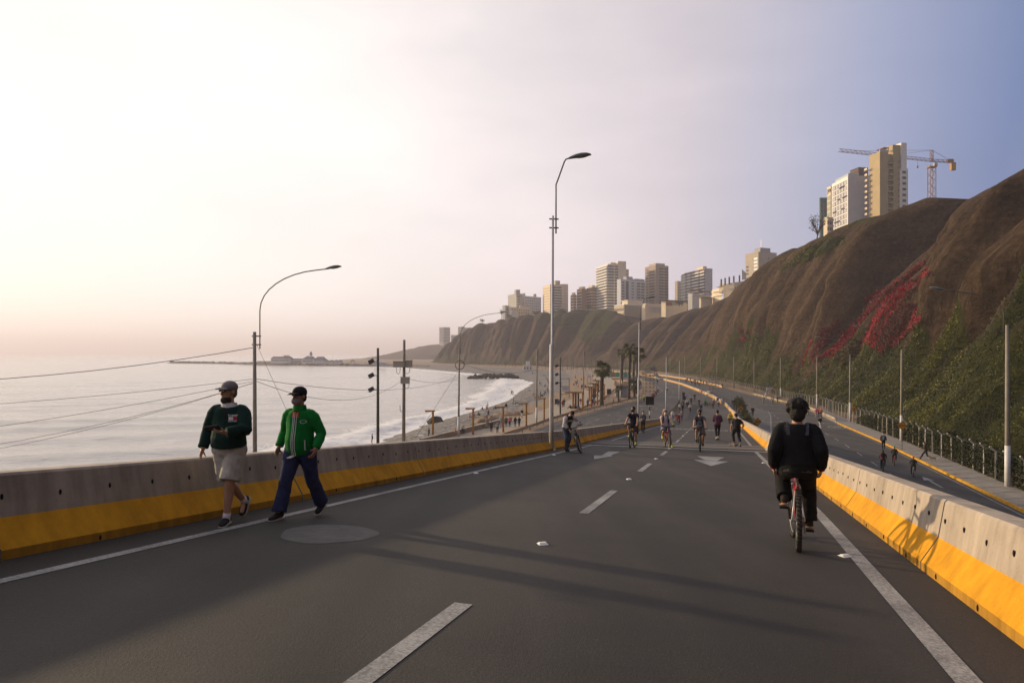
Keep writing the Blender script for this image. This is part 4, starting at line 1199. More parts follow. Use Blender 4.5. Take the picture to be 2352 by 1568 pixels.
class Sk:
    """joints of one figure, facing +Y; side R = +X"""
    def __init__(s, h=1.72, hip=None, lean=0.03, side=0.0, ank=None, wr=None, head=(0, 0), knee=None, elbow=None, toes=None, shw=1.0):
        k = s.k = h / 1.75
        s.hip = Vector(hip) if hip else Vector((0, 0, .925 * k))
        s.up = Vector((math.sin(side), math.sin(lean) * math.cos(side), math.cos(lean) * math.cos(side)))
        s.lat = Vector((math.cos(side), 0, -math.sin(side)))
        s.fw = s.up.cross(s.lat) ; s.fw = s.fw if s.fw.y > 0 else -s.fw
        if s.fw.length < .5: s.fw = Vector((0, 1, 0))
        s.neck = s.hip + s.up * .52 * k
        s.hy, s.hp = head
        hd = Vector((math.sin(s.hy) * math.sin(s.hp), math.cos(s.hy) * math.sin(s.hp), math.cos(s.hp)))
        s.hup = (hd * .8 + s.up * .2).normalized()
        s.hfw = Vector((math.sin(s.hy), math.cos(s.hy), 0)); s.hfw = (s.hfw - s.hup * s.hfw.dot(s.hup)).normalized()
        s.hr = s.hfw.cross(s.hup)
        s.headc = s.neck + s.hup * .165 * k + s.hfw * .015 * k
        s.sh = {}; s.el = {}; s.wr = {}; s.hj = {}; s.kn = {}; s.an = {}; s.toe = {}
        for q in (1, -1):
            s.sh[q] = s.hip + s.up * .455 * k + s.lat * (.172 * k * q * shw)
            s.hj[q] = s.hip + s.lat * (.088 * k * q) - s.up * .01
            w = wr.get(q) if wr else None
            w = Vector(w) if w else s.sh[q] + Vector((.07 * q, .03, -.52 * k))
            s.el[q], s.wr[q] = ik(s.sh[q], w, .285 * k, .25 * k, (elbow or {}).get(q, (.45 * q, -1, -.2)))
            a = ank.get(q) if ank else None
            a = Vector(a) if a else Vector((.09 * q, 0, .085))
            s.kn[q], s.an[q] = ik(s.hj[q], a, .43 * k, .42 * k, (knee or {}).get(q, (.08 * q, 1, .1)))
            s.toe[q] = Vector((toes or {}).get(q, (.12 * q, 1, -.25))).normalized()
SLOTS = ('skin', 'hair', 'top', 'bottom', 'shoes', 'forearm', 'shank', 'mask')
def torso(mb, s, inf=0.0, belly=0.0, hem=-.1, top=.50, w=1.0):
    k = s.k; pts = []; rr = []
    prof = [(-.12, .10, .085), (-.06, .155, .115), (.02, .165, .12), (.12, .150, .112), (.22, .152, .112), (.33, .168, .118), (.42, .170, .108), (.475, .140, .090), (.505, .088, .068), (.53, .060, .056)]
    for h, a, b in prof:
        if h < hem - .001 or h > top + .02: continue
        bl = belly * math.exp(-((h - .1) / .14) ** 2)
        pts.append(s.hip + s.up * h * k + s.fw * (bl * .6 - .01)); rr.append(((a * w + inf + bl * .35) * k, (b * w + inf + bl * .75) * k))
    mb.tube(pts, rr, 16)
def arm(mb, s, q, inf=0.0, to=2.0, m=1.0):
    k = s.k; a, b, c = s.sh[q], s.el[q], s.wr[q]
    a0 = a - s.lat * (.075 * k * q) + s.up * .022 * k; a1 = a.lerp(b, .14) - s.lat * (.004 * q)
    if to <= 1.0:
        e = a.lerp(b, to); mb.tube([a0, a - s.lat * (.012 * k * q), a1, a.lerp(b, to * .6), e], [(.044 * m + inf * .5) * k, (.054 * m + inf * .7) * k, (.058 * m + inf) * k, (.056 * m + inf) * k, (.056 * m + inf * 1.3) * k], 12); return
    f = to - 1
    mb.tube([a0, a - s.lat * (.012 * k * q), a1, a.lerp(b, .5), b, b.lerp(c, .3 * f), b.lerp(c, f)], [(.044 * m + inf * .5) * k, (.054 * m + inf * .7) * k, (.058 * m + inf) * k, (.052 * m + inf) * k, (.044 * m + inf) * k, (.044 * m + inf) * k, (.030 * m + inf) * k], 12)
    mb.ell(b, (.044 * m + inf) * k, 10, 7)
def leg(mb, s, q, inf=0.0, to=2.0, m=1.0, flare=0.0):
    k = s.k; a, b, c = s.hj[q], s.kn[q], s.an[q]
    if to <= 1.0:
        e = a.lerp(b, to); mb.tube([a + s.up * .05, a.lerp(b, .15), e], [(.095 * m + inf) * k, (.092 * m + inf) * k, (.078 * m + inf + flare) * k], 14); mb.ell(a, (.1 * m + inf) * k, 10, 7); return
    f = to - 1
    back = (a + c) / 2 - b; back = back.normalized() * .012 if back.length > .02 else Vector((0, -.012, 0))
    mb.tube([a + s.up * .04, a.lerp(b, .2), a.lerp(b, .6), b, b.lerp(c, .28 * f) + back, b.lerp(c, .65 * f), b.lerp(c, f)], [(.09 * m + inf) * k, (.088 * m + inf) * k, (.070 * m + inf) * k, (.056 * m + inf) * k, (.057 * m + inf) * k, (.045 * m + inf + flare * .5) * k, (.036 * m + inf + flare) * k], 14)
    mb.ell(b, (.057 * m + inf) * k, 10, 7); mb.ell(a, (.09 * m + inf) * k, 10, 7)
def hand(mb, w, d, pn, q, k, curl=.35, grip=False):
    """palm, four bent fingers and a thumb; d = forearm direction, pn = palm normal"""
    d = d.normalized(); pn = (pn - d * pn.dot(d)).normalized(); ac = d.cross(pn)
    M = Matrix((ac, pn, d)).transposed()
    mb.ell(w + d * .045 * k, (.040 * k, .017 * k, .055 * k), 10, 8, M=M)
    mb.tube([w - d * .03 * k, w + d * .03 * k], [.026 * k, .026 * k], 8)
    for i, (o, L) in enumerate(((-.030, .070), (-.010, .080), (.010, .075), (.029, .058))):
        p = w + d * .085 * k + ac * o * k; dr = d.copy(); pts = [w + d * .05 * k + ac * o * .9 * k, p]
        for j in range(3):
            a = curl * (1.0 if j else .7); dr = (dr * math.cos(a) + pn * math.sin(a)).normalized()
            ax = dr.cross(ac); p = p + dr * L * k / 3; pts.append(p.copy())
            pn2 = (pn - dr * pn.dot(dr)); 
            pn = pn2.normalized() if pn2.length > 1e-4 else -d
        pn = (M.col[1]).copy()
        mb.tube(pts, [.0095 * k, .0095 * k, .009 * k, .0085 * k, .0075 * k], 7)
    th = (d * .62 + ac * (-.66) + pn * .42).normalized(); b = w + d * .02 * k - ac * .030 * k
    p1 = b + th * .04 * k; p2 = p1 + (th * .6 + d * .5 + pn * .35).normalized() * .032 * k
    mb.tube([b - th * .02, b, p1, p2], [.014 * k, .013 * k, .011 * k, .009 * k], 7)
def head(mb, s, fine=True):
    k = s.k; c = s.headc; M = Matrix((s.hr, s.hfw, s.hup)).transposed()
    P = lambda x, y, z: c + M @ Vector((x * k, y * k, z * k))
    mb.ell(P(0, -.012, .025), (.076 * k, .096 * k, .094 * k), 14, 10, M=M)
    mb.ell(P(0, .022, -.045), (.060 * k, .072 * k, .072 * k), 12, 9, M=M)
    mb.ell(P(0, .045, -.088), (.034 * k, .036 * k, .028 * k), 10, 7, M=M)
    mb.tube([s.neck - s.up * .05 * k, s.neck + s.up * .02 * k, P(0, -.012, -.05)], [.068 * k, .058 * k, .054 * k], 12)
    if fine:
        mb.tube([P(0, .082, .022), P(0, .100, -.012), P(0, .108, -.026), P(0, .088, -.034)], [.010 * k, .013 * k, .016 * k, .010 * k], 8)
        for q in (1, -1):
            mb.ell(P(.077 * q, -.012, -.005), (.012 * k, .022 * k, .032 * k), 8, 6, M=M)
            mb.ell(P(.032 * q, .080, .036), (.022 * k, .012 * k, .008 * k), 8, 5, M=M)
        mb.ell(P(0, .084, -.058), (.024 * k, .012 * k, .007 * k), 8, 5, M=M); mb.ell(P(0, .082, -.069), (.020 * k, .012 * k, .008 * k), 8, 5, M=M)
    return P, M
def shoe_mb(s, q, L=.27):
    k = s.k; a = s.an[q]; t = s.toe[q]; r = t.cross(Vector((0, 0, 1))).normalized(); u = r.cross(t)
    M = Matrix((r, t, u)).transposed()
    mb = MB(); sole = MB()
    f = lambda x, y, z: a + M @ Vector((x * k, y * k, z * k))
    prof = [(-.085, .030, .045), (-.06, .040, .075), (0, .043, .085), (.05, .045, .062), (.10, .050, .045), (.15, .047, .036), (.185, .030, .026)]
    mb.tube([f(0, y, -.085 + .028 + h / 2) for y, w, h in prof], [(.001, .001)] + [(w * k, (h / 2 + .004) * k) for y, w, h in prof[1:-1]] + [(.02 * k, .012 * k)], 12)
    mb.tube([f(0, -.03, -.03), f(0, -.01, .03)], [.047 * k, .048 * k], 12)
    sole.tube([f(0, y, -.069) for y in (-.092, -.08, -.03, .04, .10, .155, .192)], [(.018 * k, .013 * k), (.036 * k, .015 * k), (.041 * k, .015 * k), (.042 * k, .015 * k), (.050 * k, .014 * k), (.045 * k, .014 * k), (.02 * k, .010 * k)], 12)
    return mb, sole
def cloth(name, col, rough=.9, var=.18, sc=14): return mat('cloth_' + name, col, rough, var, sc, bump=.35, bscale=9, spec=.15)
SKIN = mat('skin_tan', (0.43, 0.235, 0.15), .55, .12, 9, spec=.35)
SKIN_D = mat('skin_brown', (0.33, 0.17, 0.105), .55, .12, 9, spec=.35)
HAIR = mat('hair_black', (0.014, 0.011, 0.009), .7, .3, 30, bump=.8, bscale=60)
HAIR_B = mat('hair_brown', (0.035, 0.02, 0.012), .7, .3, 30, bump=.8, bscale=60)
RUBBER = mat('shoe_sole', (0.42, 0.38, 0.33), .8, .1, 8)

def figure(label, loc, face, sk, top=None, bottom=None, shoes=None, skin=SKIN, hair=HAIR, sleeve=1.95, hem=-.1, pants=1.97, tinf=.018, pinf=.018, belly=0., voxel=.010, flare=.0, hands=None, slope=None, hairdo='short', sole=RUBBER, name_top='jacket', name_bottom='trousers', cuff=None, z=None):
    """a person: one continuous body with clothes, shoes and hair as children"""
    t = tag(empty('person', loc, math.atan2(-face[0], face[1])), label, 'person')
    mb = MB(); s = sk
    torso(mb, s, belly=belly * .8)
    P, M = head(mb, s)
    for q in (1, -1):
        arm(mb, s, q); leg(mb, s, q)
        hs = (hands or {}).get(q, {})
        d = hs.get('d', (s.wr[q] - s.el[q])); hand(mb, s.wr[q], Vector(d), Vector(hs.get('pn', (-q, .25, 0))), q, s.k, hs.get('curl', .38))
        mb.tube([s.an[q] + Vector((0, 0, .02)), s.an[q] - Vector((0, 0, .03)), s.an[q] + s.toe[q] * .1 - Vector((0, 0, .05))], [.034, .036, .028], 8)
    link('body', fuse(mb, voxel * .75, 3, 'body', skin), t)
    if top:
        mb = MB(); torso(mb, s, tinf, belly, hem, .495); 
        for q in (1, -1): arm(mb, s, q, tinf * .9, sleeve)
        link(name_top, fuse(mb, voxel, 8, name_top, top, .006), t)
    if bottom:
        mb = MB(); torso(mb, s, pinf * .8, belly * .6, -.12, .10)
        for q in (1, -1): leg(mb, s, q, pinf, pants, flare=flare)
        link(name_bottom, fuse(mb, voxel, 5, name_bottom, bottom, .007), t)
    for q in (1, -1):
        a, b = shoe_mb(s, q); o = link('shoe', fuse(a, .008, 3, 'shoe', shoes or BLACK), t)
        b.build('sole', sole, o, smooth=True)
    if hairdo:
        mb = MB(); k = s.k
        if hairdo in ('short', 'cap_hair'):
            mb.ell(P(0, -.020, .038), (.084 * k, .098 * k, .092 * k), 14, 10, M=M); mb.ell(P(0, -.055, -.02), (.072 * k, .058 * k, .07 * k), 12, 8, M=M)
        elif hairdo == 'curly':
            rg = random.Random(5)
            mb.ell(P(0, -.02, .03), (.102 * k, .114 * k, .110 * k), 14, 10, M=M); mb.ell(P(0, -.06, -.07), (.092 * k, .07 * k, .09 * k), 12, 8, M=M)
            for i in range(110):
                a = rg.random() * 2 * PI; b = rg.uniform(-1.0, 1.45); rr = .110
                x, y, zz = math.cos(a) * math.cos(b), math.sin(a) * math.cos(b), math.sin(b)
                if y > .55 and zz < .5: continue
                mb.ell(P(x * rr * 1.0, -.02 + y * rr, .02 + zz * .10), (.026 * k, .026 * k, .026 * k), 7, 5)
        elif hairdo == 'long':
            mb.ell(P(0, -.020, .035), (.086 * k, .10 * k, .095 * k), 14, 10, M=M); mb.tube([P(0, -.06, .02), P(0, -.085, -.08), P(0, -.09, -.2)], [(.078 * k, .05 * k), (.08 * k, .045 * k), (.05 * k, .025 * k)], 10)
        # keep the face free
        o = link('hair', fuse(mb, max(voxel, .010), 2, 'hair', hair), t)
    # eyes
    em = MB()
    for q in (1, -1): em.ell(P(.030 * q, .083, .018), (.012 * s.k, .006 * s.k, .007 * s.k), 8, 5, M=M)
    em.build('eye', BLACK, t, smooth=True)
    return t, P, M
def cap(t, P, M, k, m, brim=.11, name='cap'):
    mb = MB(); mb.ell(P(0, -.018, .052), (.090 * k, .108 * k, .084 * k), 16, 10, M=M)
    o = link(name, fuse(mb, .009, 3, name, m), t)
    b = MB(); vs = []; n = 11
    for i in range(n):
        a = PI * (i / (n - 1)) 
        x = math.cos(a) * .078; y = .062 + math.sin(a) * .02; x2 = math.cos(a) * .080; y2 = .07 + math.sin(a) * brim
        for (xx, yy, zz) in ((x, y, .056), (x2, y2, .046 - .014 * abs(math.cos(a))), (x2, y2, .040 - .014 * abs(math.cos(a))), (x, y, .046)): vs.append(P(xx, yy, zz))
    fs = [(4 * i + j, 4 * i + (j + 1) % 4, 4 * i + 4 + (j + 1) % 4, 4 * i + 4 + j) for i in range(n - 1) for j in range(4)]
    b.add(vs, fs); b.build('brim', m, o)
    return o
def mask(t, P, M, k, m, dz=0.0, dy=0.0):
    mb = MB(); mb.ell(P(0, .048 + dy, -.056 + dz), (.067 * k, .070 * k, .056 * k), 14, 9, M=M)
    o = link('face_mask', fuse(mb, .009, 3, 'face_mask', m), t)
    for q in (1, -1):
        b = MB(); b.tube([P(.058 * q, .06 + dy, -.03 + dz), P(.080 * q, -.01, .012)], .003 * k, 5); b.build('ear_loop', m, o)
    return o
def strapbag(t, s, m, name='backpack', w=.15, d=.11, h=.44, straps=True):
    mb = MB(); c = s.hip + s.up * (.27 * s.k) - s.fw * (.115 + d)
    M = Matrix((s.lat, s.fw, s.up)).transposed()
    mb.ell(c, (w, d, h / 2), 12, 9, M=M); mb.box(c, (w * 1.7, d * 1.3, h * .8), M=M); mb.ell(c - s.fw * d * .8 - s.up * .07, (w * .7, d * .5, h * .22), 10, 7, M=M)
    o = link(name, fuse(mb, .014, 5, name, m), t)
    if straps: straps_mb(s, m, o)
    return o
def straps_mb(s, m, par, w=.045, cut=0):
    for q in (1, -1):
        p = lambda x, f, u: s.hip + s.lat * (x * q * s.k) + s.fw * f * s.k + s.up * u * s.k
        b = MB(); pts = [p(.09, -.145, .20), p(.10, -.155, .38), p(.105, -.12, .475), p(.105, -.03, .530), p(.105, .075, .50), p(.115, .150, .38), p(.125, .150, .22), p(.155, .05, .12)]
        vs = []; pts = pts[cut:cut + 4] if cut else pts
        for a in pts: vs += [a - s.lat * w / 2, a + s.lat * w / 2]
        b.add(vs, [(2 * i, 2 * i + 1, 2 * i + 3, 2 * i + 2) for i in range(len(pts) - 1)]); so = b.mesh('strap', m)
        o = link('strap', so, par); md = o.modifiers.new('s', 'SOLIDIFY'); md.thickness = .012

# ------------------------------------------------------------------ bicycles
SPOKE = mat('spoke_steel', (0.35, 0.35, 0.34), .35, metal=.8)
TYRE = mat('bicycle_tyre', (0.030, 0.026, 0.022), .85, .3, 30, bump=.6, bscale=40)
RIM = mat('bicycle_rim', (0.20, 0.20, 0.20), .35, metal=.7)
def bicycle(label, loc, heading, frame, group='bicycles', steer=0., roll=0., crank=0.0, R=.335, wb=1.04, fine=True, pitch=0.0, saddle=.86, frame2=None, tan=False):
    t = tag(empty('bicycle', loc), label, 'bicycle', group)
    t.rotation_mode = 'ZXY' if False else 'XYZ'
    rz = math.atan2(-heading[0], heading[1])
    t.rotation_euler = (Matrix.Rotation(rz, 3, 'Z') @ Matrix.Rotation(pitch, 3, 'X') @ Matrix.Rotation(roll, 3, 'Y')).to_euler()
    f2 = frame2 or frame
    rear, bb, st, hd, hb = Vector((0, 0, R)), Vector((0, .43, .29)), Vector((0, .26, saddle - .1)), Vector((0, wb - .17, R + .42)), Vector((0, wb - .21, R + .54))
    front = Vector((0, wb, R)); fk = Vector((0, wb - .13, R + .30))
    rt = .021 if fine else .026
    mb = MB(); mb.tube([bb, fk], rt * 1.1, 8); mb.tube([st - Vector((0, -.0, .08)), hd], rt, 8); mb.tube([bb, st], rt * .9, 8); mb.tube([fk, hb], rt * 1.1, 8)
    mb.build('frame', frame, t, smooth=True)
    for q in (1, -1):
        mb = MB(); mb.tube([bb + Vector((.03 * q, -.04, 0)), rear + Vector((.062 * q, 0, 0))], .011 if fine else .015, 6); mb.tube([st + Vector((.02 * q, -.02, -.08)), rear + Vector((.062 * q, 0, 0))], .010 if fine else .014, 6); mb.build('stay', f2, t, smooth=True)
    mb = MB(); mb.tube([st - Vector((0, 0, .03)), st + Vector((0, -.02, .12))], .014, 6); mb.build('seat_post', SPOKE, t)
    mb = MB(); mb.tube([st + Vector((0, -.17, .135)), st + Vector((0, -.1, .14)), st + Vector((0, 0, .13)), st + Vector((0, .11, .125))], [(.05, .02), (.075, .03), (.05, .03), (.022, .02)], 10); mb.build('saddle', BLACK, t, smooth=True)
    def wheel(c, par):
        w = MB(); w.torus((0, 0, 0), R - .025, .025 if fine else .028, 'X', 36 if fine else 22, 8 if fine else 6)
        if fine:
            for i in range(44):
                a = 2 * PI * i / 44; w.box((.0, math.cos(a) * (R + .0), math.sin(a) * (R + .0)), (.05, .018, .012), M=Matrix.Rotation(a - PI / 2, 3, 'X'))
        tyre = w.mesh('tyre', TYRE, False)
        e = empty('wheel', c); e.parent = par
        link('tyre', tyre, e)
        w = MB(); w.torus((0, 0, 0), R - .058, .013, 'X', 30, 6); w.build('rim', RIM if not tan else mat('rim_tan', (.35, .27, .18), .5), e, smooth=True)
        w = MB(); n = 16 if fine else 10
        for i in range(n):
            a = 2 * PI * i / n; x = .025 if i % 2 else -.025
            w.bar((x, math.cos(a + .25) * .02, math.sin(a + .25) * .02), (0, math.cos(a) * (R - .06), math.sin(a) * (R - .06)), .004 if fine else .007)
        w.tube([(-.05, 0, 0), (.05, 0, 0)], .02, 8); w.build('spokes', SPOKE, e)
        return e
    wheel(rear, t)
    # steering group turns about the head tube
    sg = empty('fork', hd); sg.parent = t; sg.rotation_euler = (0, 0, steer)
    rel = lambda v: Vector(v) - hd
    fm = MB()
    for q in (1, -1):
        fm.tube([rel(fk) + Vector((.0, .005, .02)), rel(fk) + Vector((.06 * q, .01, 0)), rel(front) + Vector((.06 * q, 0, 0))], [.016, .018, .014], 6)
    fm.tube([rel(fk), rel(hb)], .018, 8); fm.build('fork_legs', f2, sg, smooth=True)
    wheel(rel(front), sg)
    hm = MB(); hc = rel(hb) + Vector((0, .05, .05))
    hm.tube([rel(hb), hc], .016, 6); hm.tube([hc + Vector((-.30, -.07, .05)), hc + Vector((-.14, -.01, .035)), hc, hc + Vector((.14, -.01, .035)), hc + Vector((.30, -.07, .05))], .013, 7); hm.build('handlebar', BLACK, sg, smooth=True)
    for q in (1, -1):
        g = MB(); g.tube([hc + Vector((.20 * q, -.035, .042)), hc + Vector((.31 * q, -.072, .05))], .019, 8); g.tube([hc + Vector((.17 * q, -.01, .04)), hc + Vector((.25 * q, .03, .01))], .008, 5); g.build('grip', BLACK, sg)
    t['grip'] = tuple(hd + hc + Vector((.26, -.055, .05)))
    cr = MB(); cr.tube([bb + Vector((-.02, 0, 0)), bb + Vector((.06, 0, 0))], .02, 8)
    cr.torus(bb + Vector((.055, 0, 0)), .085, .008, 'X', 18, 5)
    peds = {}
    for q in (1, -1):
        a = crank + (0 if q > 0 else PI); e = bb + Vector((.085 * q, math.cos(a) * .17, math.sin(a) * .17))
        cr.bar(bb + Vector((.07 * q, 0, 0)), e, .022); peds[q] = e + Vector((.055 * q, 0, 0))
    cr.build('crank', RIM, t)
    for q in (1, -1):
        p = MB(); p.box(peds[q], (.09, .10, .022)); p.build('pedal', BLACK, t)
    if fine:
        ch = MB()
        for dz in (.045, -.045): ch.bar(rear + Vector((.05, 0, dz * .6)), bb + Vector((.055, 0, dz * 1.7)), .008)
        ch.build('chain', mat('chain_steel', (.08, .075, .07), .5, metal=.6), t)
        gc = MB(); gc.tube([rear + Vector((.035, 0, 0)), rear + Vector((.06, 0, 0))], [.05, .03], 14); gc.box(rear + Vector((.06, .02, -.09)), (.02, .03, .10)); gc.build('derailleur', RIM, t)
    return t, peds, (hd, hc, saddle)
def ride_sk(h, peds, hd, hc, steer, saddle, lean, hands='bars', head=(0, 0), foot=None, sad_y=.22, eo=.6):
    k = h / 1.75
    hip = Vector((0, sad_y, saddle + .09)); ank = {}
    for q in (1, -1):
        p = peds[q]; ank[q] = Vector((p.x * .95, p.y - .05, p.z + .105))
        if foot and q in foot: ank[q] = Vector(foot[q])
    wr = {}
    R = Matrix.Rotation(steer, 3, 'Z')
    for q in (1, -1):
        g = hd + R @ (hc + Vector((.255 * q, -.055, .05))); wr[q] = g + Vector((.0, -.055, .045))
    s = Sk(h, hip, lean, 0, ank, wr if hands == 'bars' else hands, head, knee={1: (.12, 1, .25), -1: (-.12, 1, .25)}, elbow={1: (eo, -.3 if eo > .5 else -1, -.6 if eo > .5 else 0), -1: (-eo, -.3 if eo > .5 else -1, -.6 if eo > .5 else 0)}, toes={1: (.08, 1, -.12), -1: (-.08, 1, -.12)})
    return s

# ---- the two walkers on the left
def ground(u, v): return hit(u, v, zramp)
SCALE1 = 1.66
p = ground(527, 1201)
fc = Vector((-.03, -1))
s = Sk(1.60, (0, 0, .85), .0, .0, ank={-1: (-.02, .12, .085), 1: (-.05, -.29, .19)}, wr={-1: (-.09, .31, 1.05), 1: (.28, .05, .84)}, head=(.48, .0),
       knee={1: (.05, 1, -.1), -1: (-.05, 1, .1)}, elbow={-1: (-1, -.4, -.4), 1: (.5, -1, 0)}, toes={-1: (-.05, 1, -.02), 1: (.05, .62, -.78)})
FLEECE = cloth('dark_green_fleece', (0.006, 0.026, 0.020)); SHORTS = cloth('grey_shorts', (0.43, 0.39, 0.33)); CAPG = cloth('grey_cap', (0.20, 0.175, 0.17)); WHITE = cloth('white_collar', (0.62, 0.56, 0.54))
t, P, M = figure('man in dark green sweater, pale shorts and grey cap, looking up from his phone', p, fc, s, FLEECE, SHORTS, cloth('black_trainers', (0.02, 0.02, 0.022)), SKIN, mat('hair_grey', (.12, .10, .09), .8), 1.93, -.04, .92, .036, .032, .060, .009, .018,
    {-1: {'d': (.75, .55, .22), 'pn': (0, -.35, 1), 'curl': .30}, 1: {'pn': (-.9, -.1, 0), 'curl': .32}}, name_top='sweater', name_bottom='shorts', hairdo='cap_hair')
man1 = t; k = s.k
cap(t, P, M, k, CAPG)
mask(t, P, M, k, cloth('olive_mask', (0.045, 0.042, 0.03)), -.045, -.016)
g = MB()
for q in (1, -1):
    g.ell(P(.034 * q, .094, .018), (.028 * k, .006 * k, .020 * k), 10, 6, M=M); g.tube([P(.060 * q, .088, .024), P(.078 * q, .0, .018)], .0035, 5)
g.tube([P(-.01, .1, .022), P(.01, .1, .022)], .003, 5); g.build('sunglasses', mat('dark_glasses', (.01, .01, .01), .15), t, smooth=True)
# collar and zip
c = MB(); cv = []
for i in range(13):
    a = -.95 * PI + 1.9 * PI * i / 12; x, y = math.sin(a) * .078 * k, math.cos(a) * .072 * k
    b = s.neck + s.lat * x + s.fw * (y + .004); fl = 1.32 + .12 * abs(math.cos(a))
    cv += [b + s.up * .025, s.neck + s.lat * x * fl + s.fw * (y * fl + .004) - s.up * (.035 + (.035 if y > 0 and abs(x) < .06 else 0))]
c.add(cv, [(2 * i, 2 * i + 1, 2 * i + 3, 2 * i + 2) for i in range(12)]); o = c.build('collar', WHITE, t); o.modifiers.new('s', 'SOLIDIFY').thickness = .008
def chest(s, x, u, fwd): return s.hip + s.lat * x + s.up * u + s.fw * fwd
def badge(t, s, me_or_pts, x, u, fwd, m, name='badge', tilt=0., yaw=0.):
    M3 = Matrix((s.lat, s.up, s.fw)).transposed() @ Matrix.Rotation(yaw, 3, 'Y') @ Matrix.Rotation(tilt, 3, 'X')
    if isinstance(me_or_pts, list):
        b = MB(); b.add([chest(s, x, u, fwd) + M3 @ Vector(q) for q in me_or_pts], [tuple(range(len(me_or_pts)))]); return b.build(name, m, t)
    me = me_or_pts.copy()
    for v in me.vertices: v.co = chest(s, x, u, fwd) + M3 @ v.co
    return link(name, me, t)
def wrap(o, target, d=.004):
    md = o.modifiers.new('wrap', 'SHRINKWRAP'); md.target = target; md.wrap_method = 'NEAREST_SURFACEPOINT'; md.wrap_mode = 'ABOVE_SURFACE'; md.offset = d
WHITE_P = mat('print_white', (.70, .66, .64), .8); RED_P = mat('print_red', (.45, .02, .04), .8)
sweater = [c_ for c_ in t.children if c_.name.startswith('sweater')][0]
def grid_patch(w, h, n=5): 
    return w, h, n
def patch_on(t, s, x, u, w, h, m, target, name, d=.004):
    b = MB(); n = max(3, int(w / .02)); k = max(4, int(h / .02)); vs = []
    for i in range(n):
        for j in range(k): vs.append(chest(s, x + (i / (n - 1) - .5) * w, u + (j / (k - 1) - .5) * h, .26))
    b.add(vs, [(i * k + j, i * k + j + 1, (i + 1) * k + j + 1, (i + 1) * k + j) for i in range(n - 1) for j in range(k - 1)])
    o = b.build(name, m, t); md = o.modifiers.new('w', 'SHRINKWRAP'); md.target = target; md.wrap_method = 'PROJECT'; md.use_negative_direction = True; md.use_positive_direction = True
    md.use_project_y = True; md.use_project_x = False; md.use_project_z = False; md.project_limit = .3; md.offset = d; md.wrap_mode = 'ABOVE_SURFACE'
    return o
def text_on(t, s, txt, size, x, u, m, target, name='lettering', d=.005, bold=True):
    me = text_mesh(txt, size, m, bold=bold)
    for v in me.vertices: q = v.co.copy(); v.co = chest(s, x - q.x, u + q.y, .20)
    me.flip_normals()
    o = link(name, me, t); md = o.modifiers.new('w', 'SHRINKWRAP'); md.target = target; md.wrap_method = 'PROJECT'; md.use_negative_direction = True; md.use_positive_direction = True
    md.use_project_y = True; md.use_project_x = False; md.use_project_z = False; md.project_limit = .3; md.offset = d; md.wrap_mode = 'ABOVE_SURFACE'
    return o
patch_on(t, s, -.068, .335, .045, .036, WHITE_P, sweater, 'badge'); patch_on(t, s, -.113, .335, .045, .036, RED_P, sweater, 'badge')
text_on(t, s, 'TOMMY', .030, -.09, .366, WHITE_P, sweater); text_on(t, s, 'HILFIGER', .023, -.09, .305, WHITE_P, sweater)
z_ = patch_on(t, s, 0, .36, .012, .16, DARK, sweater, 'zip', .005)
for q in (1, -1):
    b = MB(); a = s.an[q]; dn = (a - s.kn[q]).normalized(); b.tube([a - dn * .06, a + dn * .03], [.042, .045], 10); b.build('sock', WHITE, t, smooth=True)
# phone, its own thing, in the left hand
R1 = man1.matrix_world.copy() if False else Matrix.Translation(p) @ Matrix.Rotation(math.atan2(-fc[0], fc[1]), 4, 'Z')
wl_ = s.wr[-1]
ph = MB(); Mp = (Matrix.Rotation(.15, 3, 'Y') @ Matrix.Rotation(.75, 3, 'X') @ Matrix.Rotation(PI / 2, 3, 'Z')); ph.box((0, 0, 0), (.075, .15, .010), M=Mp)
o = ph.build('phone', BLACK); o.matrix_world = R1 @ Matrix.Translation(wl_ + Vector((.10, .085, .06))); tag(o, 'black mobile phone held by the man in the dark green sweater', 'phone')
sc_ = MB(); sc_.box((0, 0, 0), (.067, .138, .002), M=Mp); sq = sc_.build('screen', mat('phone_screen', (.02, .022, .025), .08), o); sq.location = Mp @ Vector((0, 0, .0062))

p = ground(690, 1187); fc = Vector((-.25, -.97))
s = Sk(1.60, (0, 0, .835), .02, .0, ank={1: (.13, .26, .083), -1: (-.13, -.28, .115)}, wr={1: (.27, .04, .84), -1: (-.26, .10, .84)}, head=(.22, .04),
       knee={1: (.05, 1, .1), -1: (-.05, 1, .1)}, toes={1: (.1, 1, .03), -1: (-.05, 1, -.35)})
GREEN = cloth('green_jacket', (0.004, 0.16, 0.022)); NAVY = cloth('navy_track_pants', (0.028, 0.034, 0.085))
t, P, M = figure('man in bright green zip jacket, navy track pants, black cap and grey face mask', p, fc, s, GREEN, NAVY, cloth('dark_shoes', (0.022, 0.02, 0.02)), SKIN_D, HAIR, 1.93, -.06, 1.95, .027, .032, .045, .009, .03,
    {-1: {'curl': .5}, 1: {'curl': .42}}, hairdo='cap_hair')
jk = [c_ for c_ in t.children if c_.name.startswith('jacket')][0]; k = s.k
cap(t, P, M, k, cloth('black_cap', (0.014, 0.014, 0.015)))
mask(t, P, M, k, cloth('grey_mask', (0.22, 0.22, 0.25)))
for x in (-.020, .004, .024): patch_on(t, s, x, .20, .008, .56, WHITE_P, jk, 'zip_stripe', .004)
o = patch_on(t, s, .0, .435, .085, .10, cloth('orange_tee', (.65, .10, .03)), jk, 'undershirt', .003)
e_ = []
b = MB()
